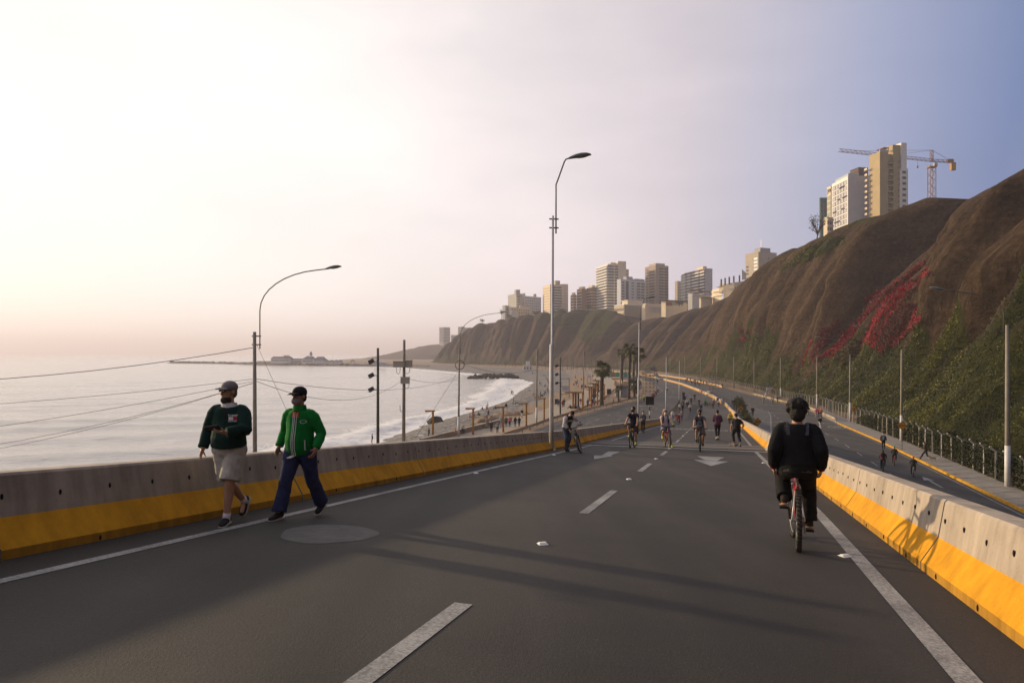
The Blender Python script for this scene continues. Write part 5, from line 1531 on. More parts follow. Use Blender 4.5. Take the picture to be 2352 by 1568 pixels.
for i in range(20):
    a0 = 2 * PI * i / 20; a1 = 2 * PI * (i + 1) / 20
    vs = [chest(s, -.10 + math.cos(a) * w_ * .036, .335 + math.sin(a) * w_ * .021, .2) for a in (a0, a1) for w_ in (1, .82)]; b.add(vs, [(0, 1, 3, 2)])
o = b.build('emblem', WHITE_P, t); md = o.modifiers.new('w', 'SHRINKWRAP'); md.target = jk; md.wrap_method = 'PROJECT'; md.use_negative_direction = True; md.use_project_y = True; md.offset = .004; md.wrap_mode = 'ABOVE_SURFACE'
o = patch_on(t, s, -.13, .06, .008, .12, WHITE_P, jk, 'pocket_stripe', .004)
c = MB(); cv = []
for i in range(13):
    a = -.9 * PI + 1.8 * PI * i / 12; x, y = math.sin(a) * .075 * k, math.cos(a) * .070 * k; b = s.neck + s.lat * x + s.fw * (y + .004)
    cv += [b + s.up * .045, s.neck + s.lat * x * 1.25 + s.fw * (y * 1.25 + .004) - s.up * .03]
c.add(cv, [(2 * i, 2 * i + 1, 2 * i + 3, 2 * i + 2) for i in range(12)]); o = c.build('collar', GREEN, t); o.modifiers.new('s', 'SOLIDIFY').thickness = .008

# ---- cyclist in black, seen from behind
p = ground(1834, 1266); hd_ = Vector((.365, 1, 0)).normalized()
pit = -math.atan(.095)
SILV = mat('frame_silver_white', (.55, .52, .52), .35, metal=.2); REDF = mat('frame_red', (.35, .012, .02), .4)
bt, peds, geo_ = bicycle('silver and red mountain bicycle with knobbly tyres ridden by the man in black', p, hd_, REDF, steer=.10, crank=2.25 + PI, pitch=pit, saddle=.80, frame2=SILV, R=.33, wb=1.03)
s = ride_sk(1.66, peds, geo_[0], geo_[1], .1, geo_[2] - .01, .02, hands={1: (.245, .24, .885), -1: (-.245, .24, .885)}, head=(-.06, .08), sad_y=.20, eo=.28)
BLK = cloth('black_jacket', (0.010, 0.010, 0.011)); BLKP = cloth('black_trousers', (0.012, 0.011, 0.011))
t, P, M = figure('cyclist in black jacket and trousers seen from behind, arms hanging at his sides', p, hd_, s, BLK, BLKP, cloth('brown_black_shoes', (0.03, 0.022, 0.018)), SKIN, HAIR, 1.93, -.03, 1.96, .036, .034, .03, .009, .022,
     {1: {'curl': .5}, -1: {'curl': .5}}, hairdo='curly', sole=mat('orange_sole', (.30, .17, .10), .8))
t.rotation_euler = (Matrix.Rotation(math.atan2(-hd_.x, hd_.y), 3, 'Z') @ Matrix.Rotation(pit, 3, 'X')).to_euler()
b = MB(); b.tube([s.hip + s.up * -.055 - s.fw * .005, s.hip + s.up * .02], [(.190 * s.k, .150 * s.k), (.186 * s.k, .148 * s.k)], 20); b.build('grey_shirt_hem', cloth('grey_hem', (.075, .072, .075)), t, smooth=True)
b = MB(); b.tube([s.hip + s.up * .0 , s.hip + s.up * .03], [(.191 * s.k, .152 * s.k), (.191 * s.k, .152 * s.k)], 20); b.build('red_hem', cloth('red_hem', (.16, .01, .012)), t, smooth=True)
straps_mb(s, cloth('strap_grey', (.06, .06, .07)), t, .035, 1)
for q in (1, -1):
    b = MB(); c_ = s.wr[q]; dn = (s.wr[q] - s.el[q]).normalized(); b.tube([c_ - dn * .035, c_ + dn * .018], [.047 * s.k, .046 * s.k], 10); b.build('red_cuff', cloth('red_hem', (.16, .01, .012)), t, smooth=True)

# ---- the middle group at the expansion joint
G4 = None
def rider(label, blabel, u, v, frame, head_, top, bottom, shoes, skin=SKIN, hair=HAIR, h=1.74, crank=.6, steer=0., lean=.32, sleeve=.62, pants=.9, foot=None, hairdo='short', look=(0, 0), dirv=None, belly=.01, saddle=.90, roll=0., tan=False, tinf=.016, bname='shorts', pitch=.083):
    p = ground(u, v); d = (dirv or Vector((-.22, -1, 0))).normalized()
    # the named spot is the front wheel's contact: step back one wheelbase
    q = p - d * 1.04; q.z = float(rampZ(q.x, q.y))
    pt = math.atan(pitch)
    bt, peds, ge = bicycle(blabel, q, d, frame, steer=steer, crank=crank, saddle=saddle, fine=False, pitch=pt, roll=roll, tan=tan)
    s = ride_sk(h, peds, ge[0], ge[1], steer, saddle, lean, head=look, foot=foot)
    hn = {1: {'pn': (0, .5, -1), 'curl': .55, 'd': (0, .8, -.35)}, -1: {'pn': (0, .5, -1), 'curl': .55, 'd': (0, .8, -.35)}}
    t, P, M = figure(label, q, d, s, top, bottom, shoes, skin, hair, sleeve, -.05, pants, tinf, .022, belly, .013, .02, hn, hairdo=hairdo, name_top='shirt', name_bottom=bname)
    t.rotation_euler = bt.rotation_euler
    return t, s, P, M
NAVT = cloth('navy_tee', (0.012, 0.014, 0.026)); PINK = cloth('pale_pink_tee', (0.52, 0.42, 0.43)); GRYT = cloth('slate_tee', (0.075, 0.08, 0.10)); NEON = cloth('neon_shoes', (0.45, 0.62, 0.04))
DKB = mat('frame_black', (.015, .015, .016), .4); BRED = mat('frame_dark_red', (.28, .02, .02), .4)
t, s, P, M = rider('bearded cyclist in navy tee and black mask turning his head, coming down the ramp', 'dark mountain bicycle ridden by the man in the navy tee', 1446, 1029, DKB, None, NAVT, cloth('brown_shorts', (0.05, 0.035, 0.03)), NEON, h=1.80, crank=1.3, steer=.12, lean=.25, look=(.55, .05), dirv=Vector((-.40, -1, 0)))
mask(t, P, M, s.k, cloth('black_mask', (.012, .012, .013)))
t, s, P, M = rider('cyclist in pink bucket hat, sunglasses and pale tee with neon shoes, one foot down', 'red and white bicycle straddled by the cyclist in the pink hat', 1537, 1029, BRED, None, PINK, cloth('grey_blue_shorts', (.16, .165, .20)), NEON, h=1.76, crank=2.6, lean=.1, foot={-1: (-.26, .34, .09)}, look=(-.15, -.1), dirv=Vector((-.02, -1, 0)), saddle=.84, tan=True)
HATP = cloth('pink_hat', (.42, .29, .27)); cap(t, P, M, s.k, HATP, .045, 'hat')
b = MB(); b.tube([P(0, -.015, .045), P(0, -.012, .02)], [(.105, .118), (.128, .14)], 16); b.build('hat_brim', HATP, t, smooth=True)
b = MB(); b.tube([P(0, -.02, .08), P(0, -.075, -.02), P(0, -.09, -.16)], [(.09, .06), (.10, .05), (.11, .03)], 10); b.build('hood', HATP, t, smooth=True)
mask(t, P, M, s.k, cloth('white_mask', (.66, .64, .62)), -.035, -.01)
b = MB(); [b.ell(P(.034 * q, .094, .018), (.030, .008, .022), 8, 5, M=M) for q in (1, -1)]; b.build('sunglasses', BLACK, t)
straps_mb(s, BLACK, t, .06); strapbag(t, s, BLACK, straps=False)
b = MB(); b.ell(s.hip + Vector((-.26, .56, .12)), (.05, .06, .045), 8, 6); b.build('neon_glove', NEON, t)
t, s, P, M = rider('bearded cyclist in black helmet and slate tee with a round star print', 'dark bicycle ridden by the man with the black helmet', 1608, 1037, DKB, None, GRYT, cloth('taupe_shorts', (.13, .10, .085)), cloth('black_shoes2', (.014, .013, .013)), h=1.76, crank=.45, lean=.30, look=(.05, -.05), dirv=Vector((-.24, -1, 0)), belly=.03)
b = MB(); b.ell(P(0, -.01, .055), (.10, .125, .085), 14, 9, M=M); b.tube([P(0, -.03, .03), P(0, -.025, .045)], [(.098, .118), (.10, .12)], 14); o = b.build('helmet', mat('helmet_black', (.018, .018, .02), .3), t, smooth=True)
for q in (1, -1): b = MB(); b.tube([P(.08 * q, .0, .02), P(.05 * q, .03, -.1)], .006, 5); b.build('chin_strap', BLACK, o)
mask(t, P, M, s.k, cloth('olive_mask', (0.045, 0.042, 0.03)))
straps_mb(s, BLACK, t, .05)
sh = [c_ for c_ in t.children if c_.name.startswith('shirt')][0]
def ring_print(t, s, x, u, R1_, R2_, m, target, star=False):
    b = MB()
    if star:
        b.add([chest(s, x + math.sin(PI * i / 5) * (R1_ if i % 2 == 0 else R2_), u + math.cos(PI * i / 5) * (R1_ if i % 2 == 0 else R2_), .22) for i in range(10)] + [chest(s, x, u, .22)], [(10, i, (i + 1) % 10) for i in range(10)])
    else:
        b.add([chest(s, x + math.cos(2 * PI * i / 24) * R, u + math.sin(2 * PI * i / 24) * R, .22) for R in (R1_, R2_) for i in range(24)], [(i, (i + 1) % 24, 24 + (i + 1) % 24, 24 + i) for i in range(24)])
    o = b.build('print', m, t); md = o.modifiers.new('w', 'SHRINKWRAP'); md.target = target; md.wrap_method = 'PROJECT'; md.use_negative_direction = True; md.use_project_y = True; md.offset = .005; md.wrap_mode = 'ABOVE_SURFACE'
GRP = mat('print_grey', (.40, .39, .38), .8)
ring_print(t, s, 0, .24, .115, .092, GRP, sh); ring_print(t, s, 0, .24, .062, .045, GRP, sh)

# man leaning over the bicycle by the lamp
p = ground(1302, 1036); fc = Vector((.45, -.89))
s = Sk(1.70, (0, -.04, .87), .50, .0, ank={1: (.10, .12, .085), -1: (-.06, -.10, .085)}, wr={1: (.16, .40, .86), -1: (-.22, .36, .96)}, head=(-.1, 1.0), elbow={1: (1, -.2, .2), -1: (-1, -.2, .2)})
JW = cloth('cream_jacket', (.50, .45, .41)); JEAN = cloth('blue_jeans', (.055, .075, .115))
t, P, M = figure('young man in cream and black jacket bending over his bicycle handlebars', p, fc, s, JW, JEAN, cloth('black_shoes2', (.014, .013, .013)), SKIN, HAIR, 1.7, -.02, 1.96, .028, .012, 0, .012, .0, {1: {'curl': .6, 'pn': (0, .3, -1)}, -1: {'curl': .6, 'pn': (0, .3, -1)}}, hairdo='short')
b = MB(); torso(b, s, .034, 0, .40, .52); link('shoulder_panel', fuse(b, .013, 4, 'shoulder_panel', BLK), t)
jk = [c_ for c_ in t.children if c_.name.startswith('jacket')][0]
patch_on(t, s, 0, .24, .17, .36, cloth('charcoal_tee', (.04, .038, .04)), jk, 'undershirt', .004)
mask(t, P, M, s.k, BLK)
q = ground(1338, 1040); d = Vector((.02, -1, 0)).normalized(); q0 = q - d * 1.03
q0.z = float(rampZ(q0.x, q0.y))
bicycle('black bicycle held leaning by the man in the cream jacket', q0, d, DKB, steer=-.25, crank=.2, fine=False, roll=.28, pitch=math.atan(.083))
# skateboarder with backpack
p = ground(1692, 1025); fc = Vector((.10, 1))
s = Sk(1.74, (0, .02, .86), .22, .05, ank={-1: (-.10, .10, .185), 1: (.10, -.38, .22)}, wr={-1: (-.26, .12, .83), 1: (.32, .16, .92)}, head=(-.7, .35), toes={-1: (-.6, 1, -.05), 1: (.1, .7, -.7)})
t, P, M = figure('skateboarder in charcoal tee with a big black backpack, pushing off with one foot', p, fc, s, cloth('charcoal_tee2', (.07, .062, .06)), cloth('dark_jeans', (.014, .015, .018)), cloth('tan_shoes', (.16, .12, .09)), SKIN, HAIR, .7, -.05, 1.95, .022, .016, .01, .012, hairdo='short', name_top='shirt')
strapbag(t, s, BLK, w=.16, d=.12, h=.5); mask(t, P, M, s.k, cloth('white_mask', (.66, .64, .62)))
sb = tag(empty('skateboard', Vector((p.x - .13, p.y + .1, float(rampZ(p.x - .13, p.y + .1)))), .15), 'skateboard under the foot of the man with the black backpack', 'skateboard', 'skateboards')
def skateboard(par):
    m = MB(); m.tube([(0, -.38, .135), (0, -.3, .1), (0, .3, .1), (0, .38, .135)], [(.07, .008), (.1, .01), (.1, .01), (.07, .008)], 10); m.build('deck', mat('deck_wood', (.10, .06, .035), .6), par, smooth=True)
    for y in (-.24, .24):
        m = MB(); m.box((0, y, .07), (.14, .05, .04)); m.build('truck', SPOKE, par)
        for x in (-.09, .09): m = MB(); m.tube([(x - .018, y, .032), (x + .018, y, .032)], .03, 12); m.build('wheel', mat('wheel_grey', (.3, .28, .26), .6), par)
skateboard(sb)
# young man gliding on a board, seen from behind
p = ground(1648, 1011); fc = Vector((.28, 1))
s = Sk(1.78, (0, 0, .985), .03, .0, ank={-1: (-.05, -.10, .19), 1: (.05, .10, .19)}, wr={-1: (-.16, .24, 1.08), 1: (.18, .22, 1.08)}, head=(.0, .05))
t, P, M = figure('young man in plum checked shirt riding a longboard, seen from behind', p, fc, s, mat('cloth_plum_check', (.05, .012, .03), .9, .5, 18, col2=(.14, .05, .085)), cloth('dark_jeans', (.014, .015, .018)), cloth('white_shoes', (.5, .46, .43)), SKIN, HAIR, 1.95, -.1, 1.95, .02, .01, 0, .012, hairdo='short', name_top='shirt')
sb = tag(empty('skateboard', p, -.28), 'longboard under the young man in the plum shirt', 'skateboard', 'skateboards'); skateboard(sb)
# woman walking behind the navy cyclist
p = ground(1477, 994); fc = Vector((-.25, -1))
s = Sk(1.62, None, .02, .0, ank={-1: (-.07, .14, .085), 1: (.07, -.12, .10)}, wr={-1: (-.08, .22, 1.04), 1: (.10, .20, 1.0)}, head=(.0, .02))
t, P, M = figure('woman in grey sweatshirt, black leggings and white face mask walking beside the barrier', p, fc, s, cloth('grey_sweat', (.10, .095, .095)), cloth('black_leggings', (.014, .014, .014)), cloth('brown_shoe3', (.08, .06, .05)), SKIN, HAIR, 1.95, -.1, 1.96, .022, .008, 0, .014, hairdo='long')
mask(t, P, M, s.k, cloth('white_mask', (.66, .64, .62)))
# ------------------------------------------------------------------ buildings on the cliff top
def wallm(name, col, var=.08): return mat('wall_' + name, col, .85, var, .25, bump=.1, bscale=2, detail=6)
GLASS = mat('window_glass', (0.030, 0.033, 0.038), .12, spec=.6)
GLASS_B = mat('window_glass_brown', (0.055, 0.042, 0.033), .2, spec=.5)
GLASS_P = mat('window_glass_pale', (0.40, 0.42, 0.44), .25, spec=.5)
GLASS_T = mat('window_glass_teal', (0.05, 0.17, 0.17), .15, spec=.6)
FRAME = mat('window_frame', (0.34, 0.33, 0.31), .6)
WIN_CACHE = {}
def window_mesh(w, h, glass, frame=FRAME):
    key = (round(w, 2), round(h, 2), glass.name, frame.name)
    if key not in WIN_CACHE:
        mb = MB(); b = .09
        mb.mi = 1
        for c, s in (((0, -.05, h / 2 - b / 2), (w, .12, b)), ((0, -.05, -h / 2 + b / 2), (w, .12, b)), ((w / 2 - b / 2, -.05, 0), (b, .11, h - 2 * b)), ((-w / 2 + b / 2, -.05, 0), (b, .11, h - 2 * b))): mb.box(c, s)
        mb.mi = 0
        mb.add([(-w / 2 + b, -.03, -h / 2 + b), (w / 2 - b, -.03, -h / 2 + b), (w / 2 - b, -.03, h / 2 - b), (-w / 2 + b, -.03, h / 2 - b)], [(0, 1, 2, 3)])
        WIN_CACHE[key] = mb.mesh('window', [glass, frame])
    return WIN_CACHE[key]
class Bld:
    """block with its near corner at picture position uc, left end u0, right end u1; local x runs along the right face, y along the left face"""
    def __init__(s, label, u0, uc, u1, vt, Y, al, wall, cat='building', z0=28., group=None, name='apartment_tower'):
        al = math.radians(al); c, n = math.cos(al), math.sin(al)
        X = (uc - U0) / F * Y; k0, k1 = (u0 - U0) / F, (u1 - U0) / F
        s.L = max((X - k0 * Y) / (c + k0 * n), .5); s.W = max((k1 * Y - X) / (n - k1 * c), .5)
        s.zt = (V0 - vt) / F * Y; s.z0 = z0; s.Y = Y; s.wall = wall
        s.t = tag(empty(name, (X, Y, z0), math.atan2(c, n)), label, cat, group)
        s.H = s.zt - z0
    def box(s, x0, x1, y0, y1, z0, z1, name='wall', m=None):
        mb = MB(); mb.box(((x0 + x1) / 2, (y0 + y1) / 2, (z0 + z1) / 2), (x1 - x0, y1 - y0, z1 - z0)); return mb.build(name, m or s.wall, s.t)
    def body(s, top=0.0, name='wall'): s.box(0, s.W, 0, s.L, 0, s.H + top); return s
    def win(s, face, a0, a1, zs, cols, w, h, glass=GLASS, frame=FRAME, off_=0.0):
        """rows of windows at heights zs below the top, between fractions a0..a1 of the face"""
        me = window_mesh(w, h, glass, frame); Ln = s.W if face == 'R' else s.L
        for z in zs:
            for i in range(cols):
                p = (a0 + (a1 - a0) * (i + .5) / cols) * Ln
                if face == 'R': link('window', me, s.t, (p, -off_, s.H - z))
                else: link('window', me, s.t, (-off_, p, s.H - z), -PI / 2)
    def band(s, face, a0, a1, zs, h, d, name, m, o=0.0):
        """long strips (balcony fronts, ribbon windows) standing proud by d"""
        Ln = s.W if face == 'R' else s.L; mb = MB(); w = (a1 - a0) * Ln
        if face == 'R': mb.box((w / 2, -d / 2 - o, 0), (w, d, h))
        else: mb.box((-d / 2 - o, w / 2, 0), (d, w, h))
        me = mb.mesh(name, m)
        for z in zs: link(name, me, s.t, (a0 * Ln if face == 'R' else 0, a0 * Ln if face == 'L' else 0, s.H - z))
def fl(n, f, z0): return [z0 + f * i for i in range(n)]
BEIGE = wallm('beige', (0.403, 0.311, 0.176)); WHITEW = wallm('white', (0.732, 0.689, 0.621)); CREAM = wallm('cream', (0.683, 0.561, 0.398)); GREYW = wallm('grey', (0.366, 0.348, 0.316)); BROWN = wallm('brown', (.05 + 0.207, 0.140, 0.088)); TAUPE = wallm('taupe', (.05 + 0.317, 0.262, 0.199)); CONCW = wallm('concrete', (0.439, 0.366, 0.275)); LILAC = wallm('lilac_grey', (0.439, 0.421, 0.433)); DARKB = wallm('dark', (.05, .045, .045))

# beige tower beside the crane
b = Bld('beige residential tower on the near cliff top, right of the white lattice block', 1996.6, 2021, 2084, 348, 350, 78, BEIGE, name='residential_tower')
W, L, H = b.W, b.L, b.H
b.box(0, W * .30, 0, L, 0, H); b.box(W * .30, W * .50, 1.2, L, 0, H - .6); b.box(W * .50, W * .73, .25, L, 0, H)
b.box(W * .73, W, -.5, L, 0, H - 8, m=WHITEW); b.box(W * .80, W, .4, L, H - 8, H + 5.4, m=WHITEW, name='lift_tower'); b.box(W * .52, W * .80, 1, L, H, H + 4.2, name='penthouse')
fz = fl(15, 2.87, 4.6)
b.band('R', .31, .49, fz, .45, .3, 'window_slot', GLASS, o=-.95)
b.band('R', .305, .495, [z + .75 for z in fz], .9, 1.0, 'balcony_front', BEIGE, o=-.98)
b.win('R', .66, .72, fz, 1, .7, 1.1, GLASS)
b.win('R', .78, .93, [z + 5.2 for z in fz[:14]], 1, 2.2, 1.3, GLASS, off_=.5)
mb = MB(); mb.box((W * .10, L + .9, 0), (W * .2, 1.8, .18)); mb.box((W * .004, L + .9, .55), (.1, 1.8, 1.0)); me = mb.mesh('balcony', CREAM)
mb = MB(); mb.box((-.9, L * .86, 0), (1.8, L * .28, .18)); mb.box((-1.78, L * .86, .5), (.08, L * .28, 1.0)); me = mb.mesh('balcony', CREAM)
for z in fl(14, 2.87, 7.5): link('balcony', me, b.t, (0, L * .2, H - z))
b.box(-.1, W * .3, 0, .1, H, H + 1.1, 'roof_rail', GLASS_P); b.box(W * .16, W * .36, .5, L * .8, H + 2.2, H + 2.45, 'roof_canopy', BROWN)
for x in (W * .17, W * .35): b.box(x - .1, x + .1, .6, .8, H, H + 2.2, 'canopy_post', BROWN)
# white lattice block
b = Bld('white block with an irregular lattice front, left of the beige tower', 1912.8, 1949.7, 1996, 404, 362, 90, LILAC, name='lattice_building')
W, L, H = b.W, b.L, b.H; b.body()
b.box(-.55, .0, 0, L, 0, H, 'facade_slab', WHITEW)
rows = fl(16, 2.9, 3.0); rg = random.Random(3)
PANEL = mat('lattice_panel', (.42, .40, .42), .4)
b.win('L', .06, .94, rows, 5, L * .16, 2.25, PANEL, DARKB, off_=.56)
for z in rows[::2]:
    for k in range(2):
        a = rg.uniform(.02, .7); b.band('L', a, a + rg.uniform(.16, .3), [z + 1.45], .34, .3, 'lattice_strip', DARKB, o=.58)
b.box(-.3, W * .5, 0, L * .8, H, H + 1.4, 'roof_glass', GLASS_P)
# dark rooftop block behind
b = Bld('dark brown block rising behind the white lattice building', 1952.7, 1972, 1994, 384, 400, 80, wallm('dark_brown', (.085, .065, .055)), name='office_block'); b.body(); W, L, H = b.W, b.L, b.H
b.band('L', .05, .95, fl(4, 2.2, 1.5), .3, .2, 'facade_strip', BROWN); b.band('L', 0, 1, [6.2], 1.2, .5, 'parapet', WHITEW)
o = link('sign_letters', text_mesh('AC', 2.6, GLASS_P, bold=True), b.t, (W * .75, -.12, H - 2.2)); o.rotation_euler = (PI / 2, 0, 0)
# teal glass tower and pale glass tower
b = Bld('teal glass office tower with red letters, leftmost of the near cliff-top group', 1881.7, 1884, 1900, 454, 420, 88, wallm('teal', (0.085, 0.159, 0.152)), name='glass_tower'); b.body(); W, L, H = b.W, b.L, b.H
for i, z in enumerate(fl(14, 3.2, 5)): b.win('R', .03, .97, [z], 2, W * .44, 2.7, GLASS_T, TAUPE)
o = link('sign_letters', text_mesh('CI', 3.6, mat('sign_red', (.45, .02, .04), .5), bold=True), b.t, (W * .72, -.25, H - 6)); o.rotation_euler = (PI / 2, 0, 0)
b = Bld('pale green glass tower with dark letters, between the teal tower and the lattice block', 1899.5, 1908, 1914, 427, 395, 86, CREAM, name='glass_tower'); b.body(); W, L, H = b.W, b.L, b.H
GLASS_G = mat('window_glass_green', (.30, .36, .30), .2)
for z in fl(14, 3.1, 6.5): b.win('L', .04, .96, [z], 3, L * .29, 2.6, GLASS_G, CREAM)
o = link('sign_letters', text_mesh('JW', 3.2, DARKB, bold=True), b.t, (-.25, L * .3, H - 2.6)); o.rotation_euler = (PI / 2, 0, -PI / 2)
b = Bld('low cream building in front of the teal and pale glass towers', 1891.5, 1900, 1914, 498, 345, 70, CREAM, name='low_building'); b.body(); W, L, H = b.W, b.L, b.H
b.win('R', .1, .9, fl(6, 3, 3), 3, W * .2, 1.6, GLASS_B); b.band('R', 0, 1, fl(6, 3, 1.4), .5, .6, 'balcony_front', CREAM)

# tower crane
def lattice(a, b_, w, n, mb, up=Vector((0, 0, 1)), r=.11, tri=False):
    a, b_ = Vector(a), Vector(b_); d = (b_ - a).normalized(); x = d.cross(up)
    if x.length < .1: x = Vector((1, 0, 0))
    x.normalize(); y = x.cross(d)
    cs = [x * w / 2 + y * w / 2, -x * w / 2 + y * w / 2, -x * w / 2 - y * w / 2, x * w / 2 - y * w / 2] if not tri else [x * w / 2 - y * w * .0, -x * w / 2 - y * w * .0, y * w * .9]
    N = len(cs)
    for c in cs: mb.bar(a + c, b_ + c, r)
    for i in range(n):
        p, q = a.lerp(b_, i / n), a.lerp(b_, (i + 1) / n)
        for j in range(N):
            c, c2 = cs[j], cs[(j + 1) % N]
            if i % 2: c, c2 = c2, c
            mb.bar(p + c, q + c2, r * .65)
CRANE = mat('crane_paint', (.24, .13, .09), .6, .2, 1); CRY = mat('crane_yellow', (.40, .20, .04), .6)
cy = 400.; cb = Vector(((2140 - U0) / F * cy, cy, 28)); pz = lambda v: (V0 - v) / F * cy - 28
ct = tag(empty('tower_crane', cb), 'orange lattice tower crane standing behind the beige tower', 'crane')
mb = MB(); lattice((0, 0, 0), (0, 0, pz(380)), 3.0, 34, mb, Vector((0, 1, 0)), .28); mb.build('mast', CRANE, ct)
jx = lambda u, Y: (u - U0) / F * Y
e0 = Vector((jx(1928, 380), 380, (V0 - 348) / F * 380)) - cb; e1 = Vector((jx(2192, 404), 404, (V0 - 374) / F * 404)) - cb; m0 = Vector((0, 0, pz(371)))
mb = MB(); lattice(e0, m0, 1.7, 40, mb, Vector((0, 0, 1)), .17, True); mb.build('jib', CRANE, ct)
mb = MB(); lattice(m0, e1, 1.5, 10, mb, Vector((0, 0, 1)), .2, True); mb.build('counter_jib', CRANE, ct)
mb = MB(); lattice((0, 0, pz(372)), (0, 0, pz(345)), 1.3, 5, mb, Vector((0, 1, 0)), .2); mb.build('tower_head', CRANE, ct)
mb = MB(); mb.box(e1 + Vector((-.8, 0, -2.2)), (2.6, 1.6, 4.4)); mb.build('counterweight', CRY, ct)
mb = MB(); mb.box(e1 + Vector((-2.6, 0, 1.2)), (3.2, 1.8, 1.6)); mb.build('winch', BROWN, ct)
mb = MB(); mb.box((1.6, -.6, pz(380)), (1.7, 1.8, 2.2)); mb.build('cab', GREYW, ct); mb = MB(); mb.box((0, 0, pz(384)), (4.4, 3.6, .5)); mb.build('slewing_ring', CRY, ct)
mb = MB(); top = Vector((0, 0, pz(345))); mb.bar(top, m0.lerp(e0, .42) + Vector((0, 0, 1.2)), .12); mb.bar(top, m0.lerp(e0, .85) + Vector((0, 0, 1.2)), .12); mb.bar(top, m0.lerp(e1, .85) + Vector((0, 0, 1)), .12); mb.build('tie_bar', CRANE, ct)
hk = m0.lerp(e0, .16); mb = MB(); mb.bar(hk, hk + Vector((0, 0, -3.4)), .09); mb.box(hk + Vector((0, 0, -4)), (.7, .5, 1.3)); mb.build('hook_block', BROWN, ct)

# ---- middle group
b = Bld('tall white apartment tower with white balcony bands, tallest of the middle group', 1370, 1395.6, 1437.8, 606, 720, 76, WHITEW); W, L, H = b.W, b.L, b.H
b.box(0, W * .56, 0, L, 0, H); b.box(W * .56, W, -.4, L * .9, 0, H + 3.2, m=CREAM); b.box(W * .2, W * .5, 2, L * .7, H, H + 1.8, 'roof_house', CREAM)
fz = fl(19, 2.95, 2.4)
b.band('L', 0, 1, fz, 1.35, .5, 'window_strip', GLASS_B, o=-.3); b.band('L', -.01, 1.03, [z + 1.5 for z in fz], 1.25, 1.4, 'balcony_front', WHITEW)
b.band('R', .02, .55, fz, 1.5, .5, 'window_strip', GLASS, o=-.3); b.band('R', .0, .34, [z + 1.45 for z in fz], .55, 1.2, 'balcony_front', WHITEW); b.band('R', .36, .55, [z + 1.45 for z in fz], .5, .9, 'balcony_front', WHITEW); b.band('R', .33, .38, [H / 2], H, .3, 'pier', CREAM)
b.box(W, W + 4.5, 3, L * .9, 0, H - 4.5, 'side_wing', CREAM); 
me = window_mesh(1.6, .9, GLASS)
for z in fl(12, 2.95, 6.5): link('window', me, b.t, (W + 2.4, 3 - .01, H - z))
b = Bld('white apartment block with a dark column of hexagonal windows', 1417, 1426, 1483, 641, 700, 56, wallm('cool_white', (0.634, 0.634, 0.656))); b.body(); W, L, H = b.W, b.L, b.H
fz = fl(12, 2.9, 3.2)
b.win('R', .03, .15, fz, 1, W * .10, 1.5, GLASS_B); b.band('R', .02, .17, [z + 1.35 for z in fz], .8, .7, 'balcony_front', WHITEW)
hm_ = MB(); hm_.add([(math.cos(PI / 3 * i) * 2.1, -.35, math.sin(PI / 3 * i) * 1.55) for i in range(6)] + [(math.cos(PI / 3 * i) * 2.1, 0, math.sin(PI / 3 * i) * 1.55) for i in range(6)], [(0, 1, 2, 3, 4, 5)] + [(i, i + 6, (i + 1) % 6 + 6, (i + 1) % 6) for i in range(6)]); hme = hm_.mesh('hexagon_window', GLASS)
for z in fl(12, 2.75, 2.8): link('hexagon_window', hme, b.t, (W * .25, 0, H - z))
b.win('R', .38, .56, fz, 1, W * .10, 1.1, GLASS); b.win('R', .62, .96, fz, 2, W * .15, 1.5, GLASS_B); b.band('R', .60, .98, [z + 1.35 for z in fz], .8, .8, 'balcony_front', WHITEW)
b.box(W * .25, W * .5, 1, 6, H, H + 3.4, 'roof_house', LILAC); b.box(W * .62, W * .98, 1, 6, H, H + 1.8, 'roof_house', TAUPE)
b = Bld('grey-brown tower with ribbon windows, right of the white hexagon block', 1481.6, 1506, 1535.4, 609, 720, 68, TAUPE); b.body(); W, L, H = b.W, b.L, b.H
fz = fl(19, 2.95, 3.6)
b.band('L', .12, .62, fz, 1.35, .3, 'window_strip', GLASS_B, o=-.2); b.band('L', .70, .95, fz, 1.1, .3, 'window_strip', GLASS, o=-.2); b.band('L', .12, .97, [z + 1.45 for z in fz], .7, .5, 'balcony_front', CONCW)
b.band('R', .28, .62, fz, 1.5, .3, 'window_strip', GLASS_B, o=-.2); b.band('R', .28, .62, [z + 1.45 for z in fz], .75, .7, 'balcony_front', CONCW); b.band('R', .70, .98, fz, 1.4, .3, 'window_strip', GLASS_B, o=-.2); b.band('R', .70, .98, [z + 1.45 for z in fz], .6, .6, 'balcony_front', TAUPE)
b.box(W * .1, W * .8, 2, L * .75, H, H + 2.4, 'roof_house', CONCW)
b = Bld('black and white banded tower with a plain grey side, behind the curved complex', 1565, 1618.6, 1636, 618, 680, 78, DARKB); b.body(); W, L, H = b.W, b.L, b.H
b.box(.3, W + .05, -.25, 0, 0, H + .5, 'side_wall', LILAC)
fz = fl(15, 3.05, 2.2)
b.band('L', .0, 1.0, fz, 1.25, .9, 'balcony_front', WHITEW); b.band('L', .04, .96, [z + 1.5 for z in fz], 1.3, .2, 'window_strip', GLASS)
for a in (.18, .52, .74): b.band('L', a, a + .025, [H / 2], H, 1.05, 'pier', DARKB)
b.box(W * .1, W * .6, L * .1, L * .35, H, H + 3.4, 'roof_house', CREAM); b.box(.5, W, L * .02, L * .9, H, H + .9, 'parapet', TAUPE)
b = Bld('small pinkish tower left of the black and white banded tower', 1550, 1556, 1566, 645, 760, 50, CREAM); b.body(); b.win('R', .1, .9, fl(10, 3, 4), 2, 1.5, 1.4, GLASS_B)
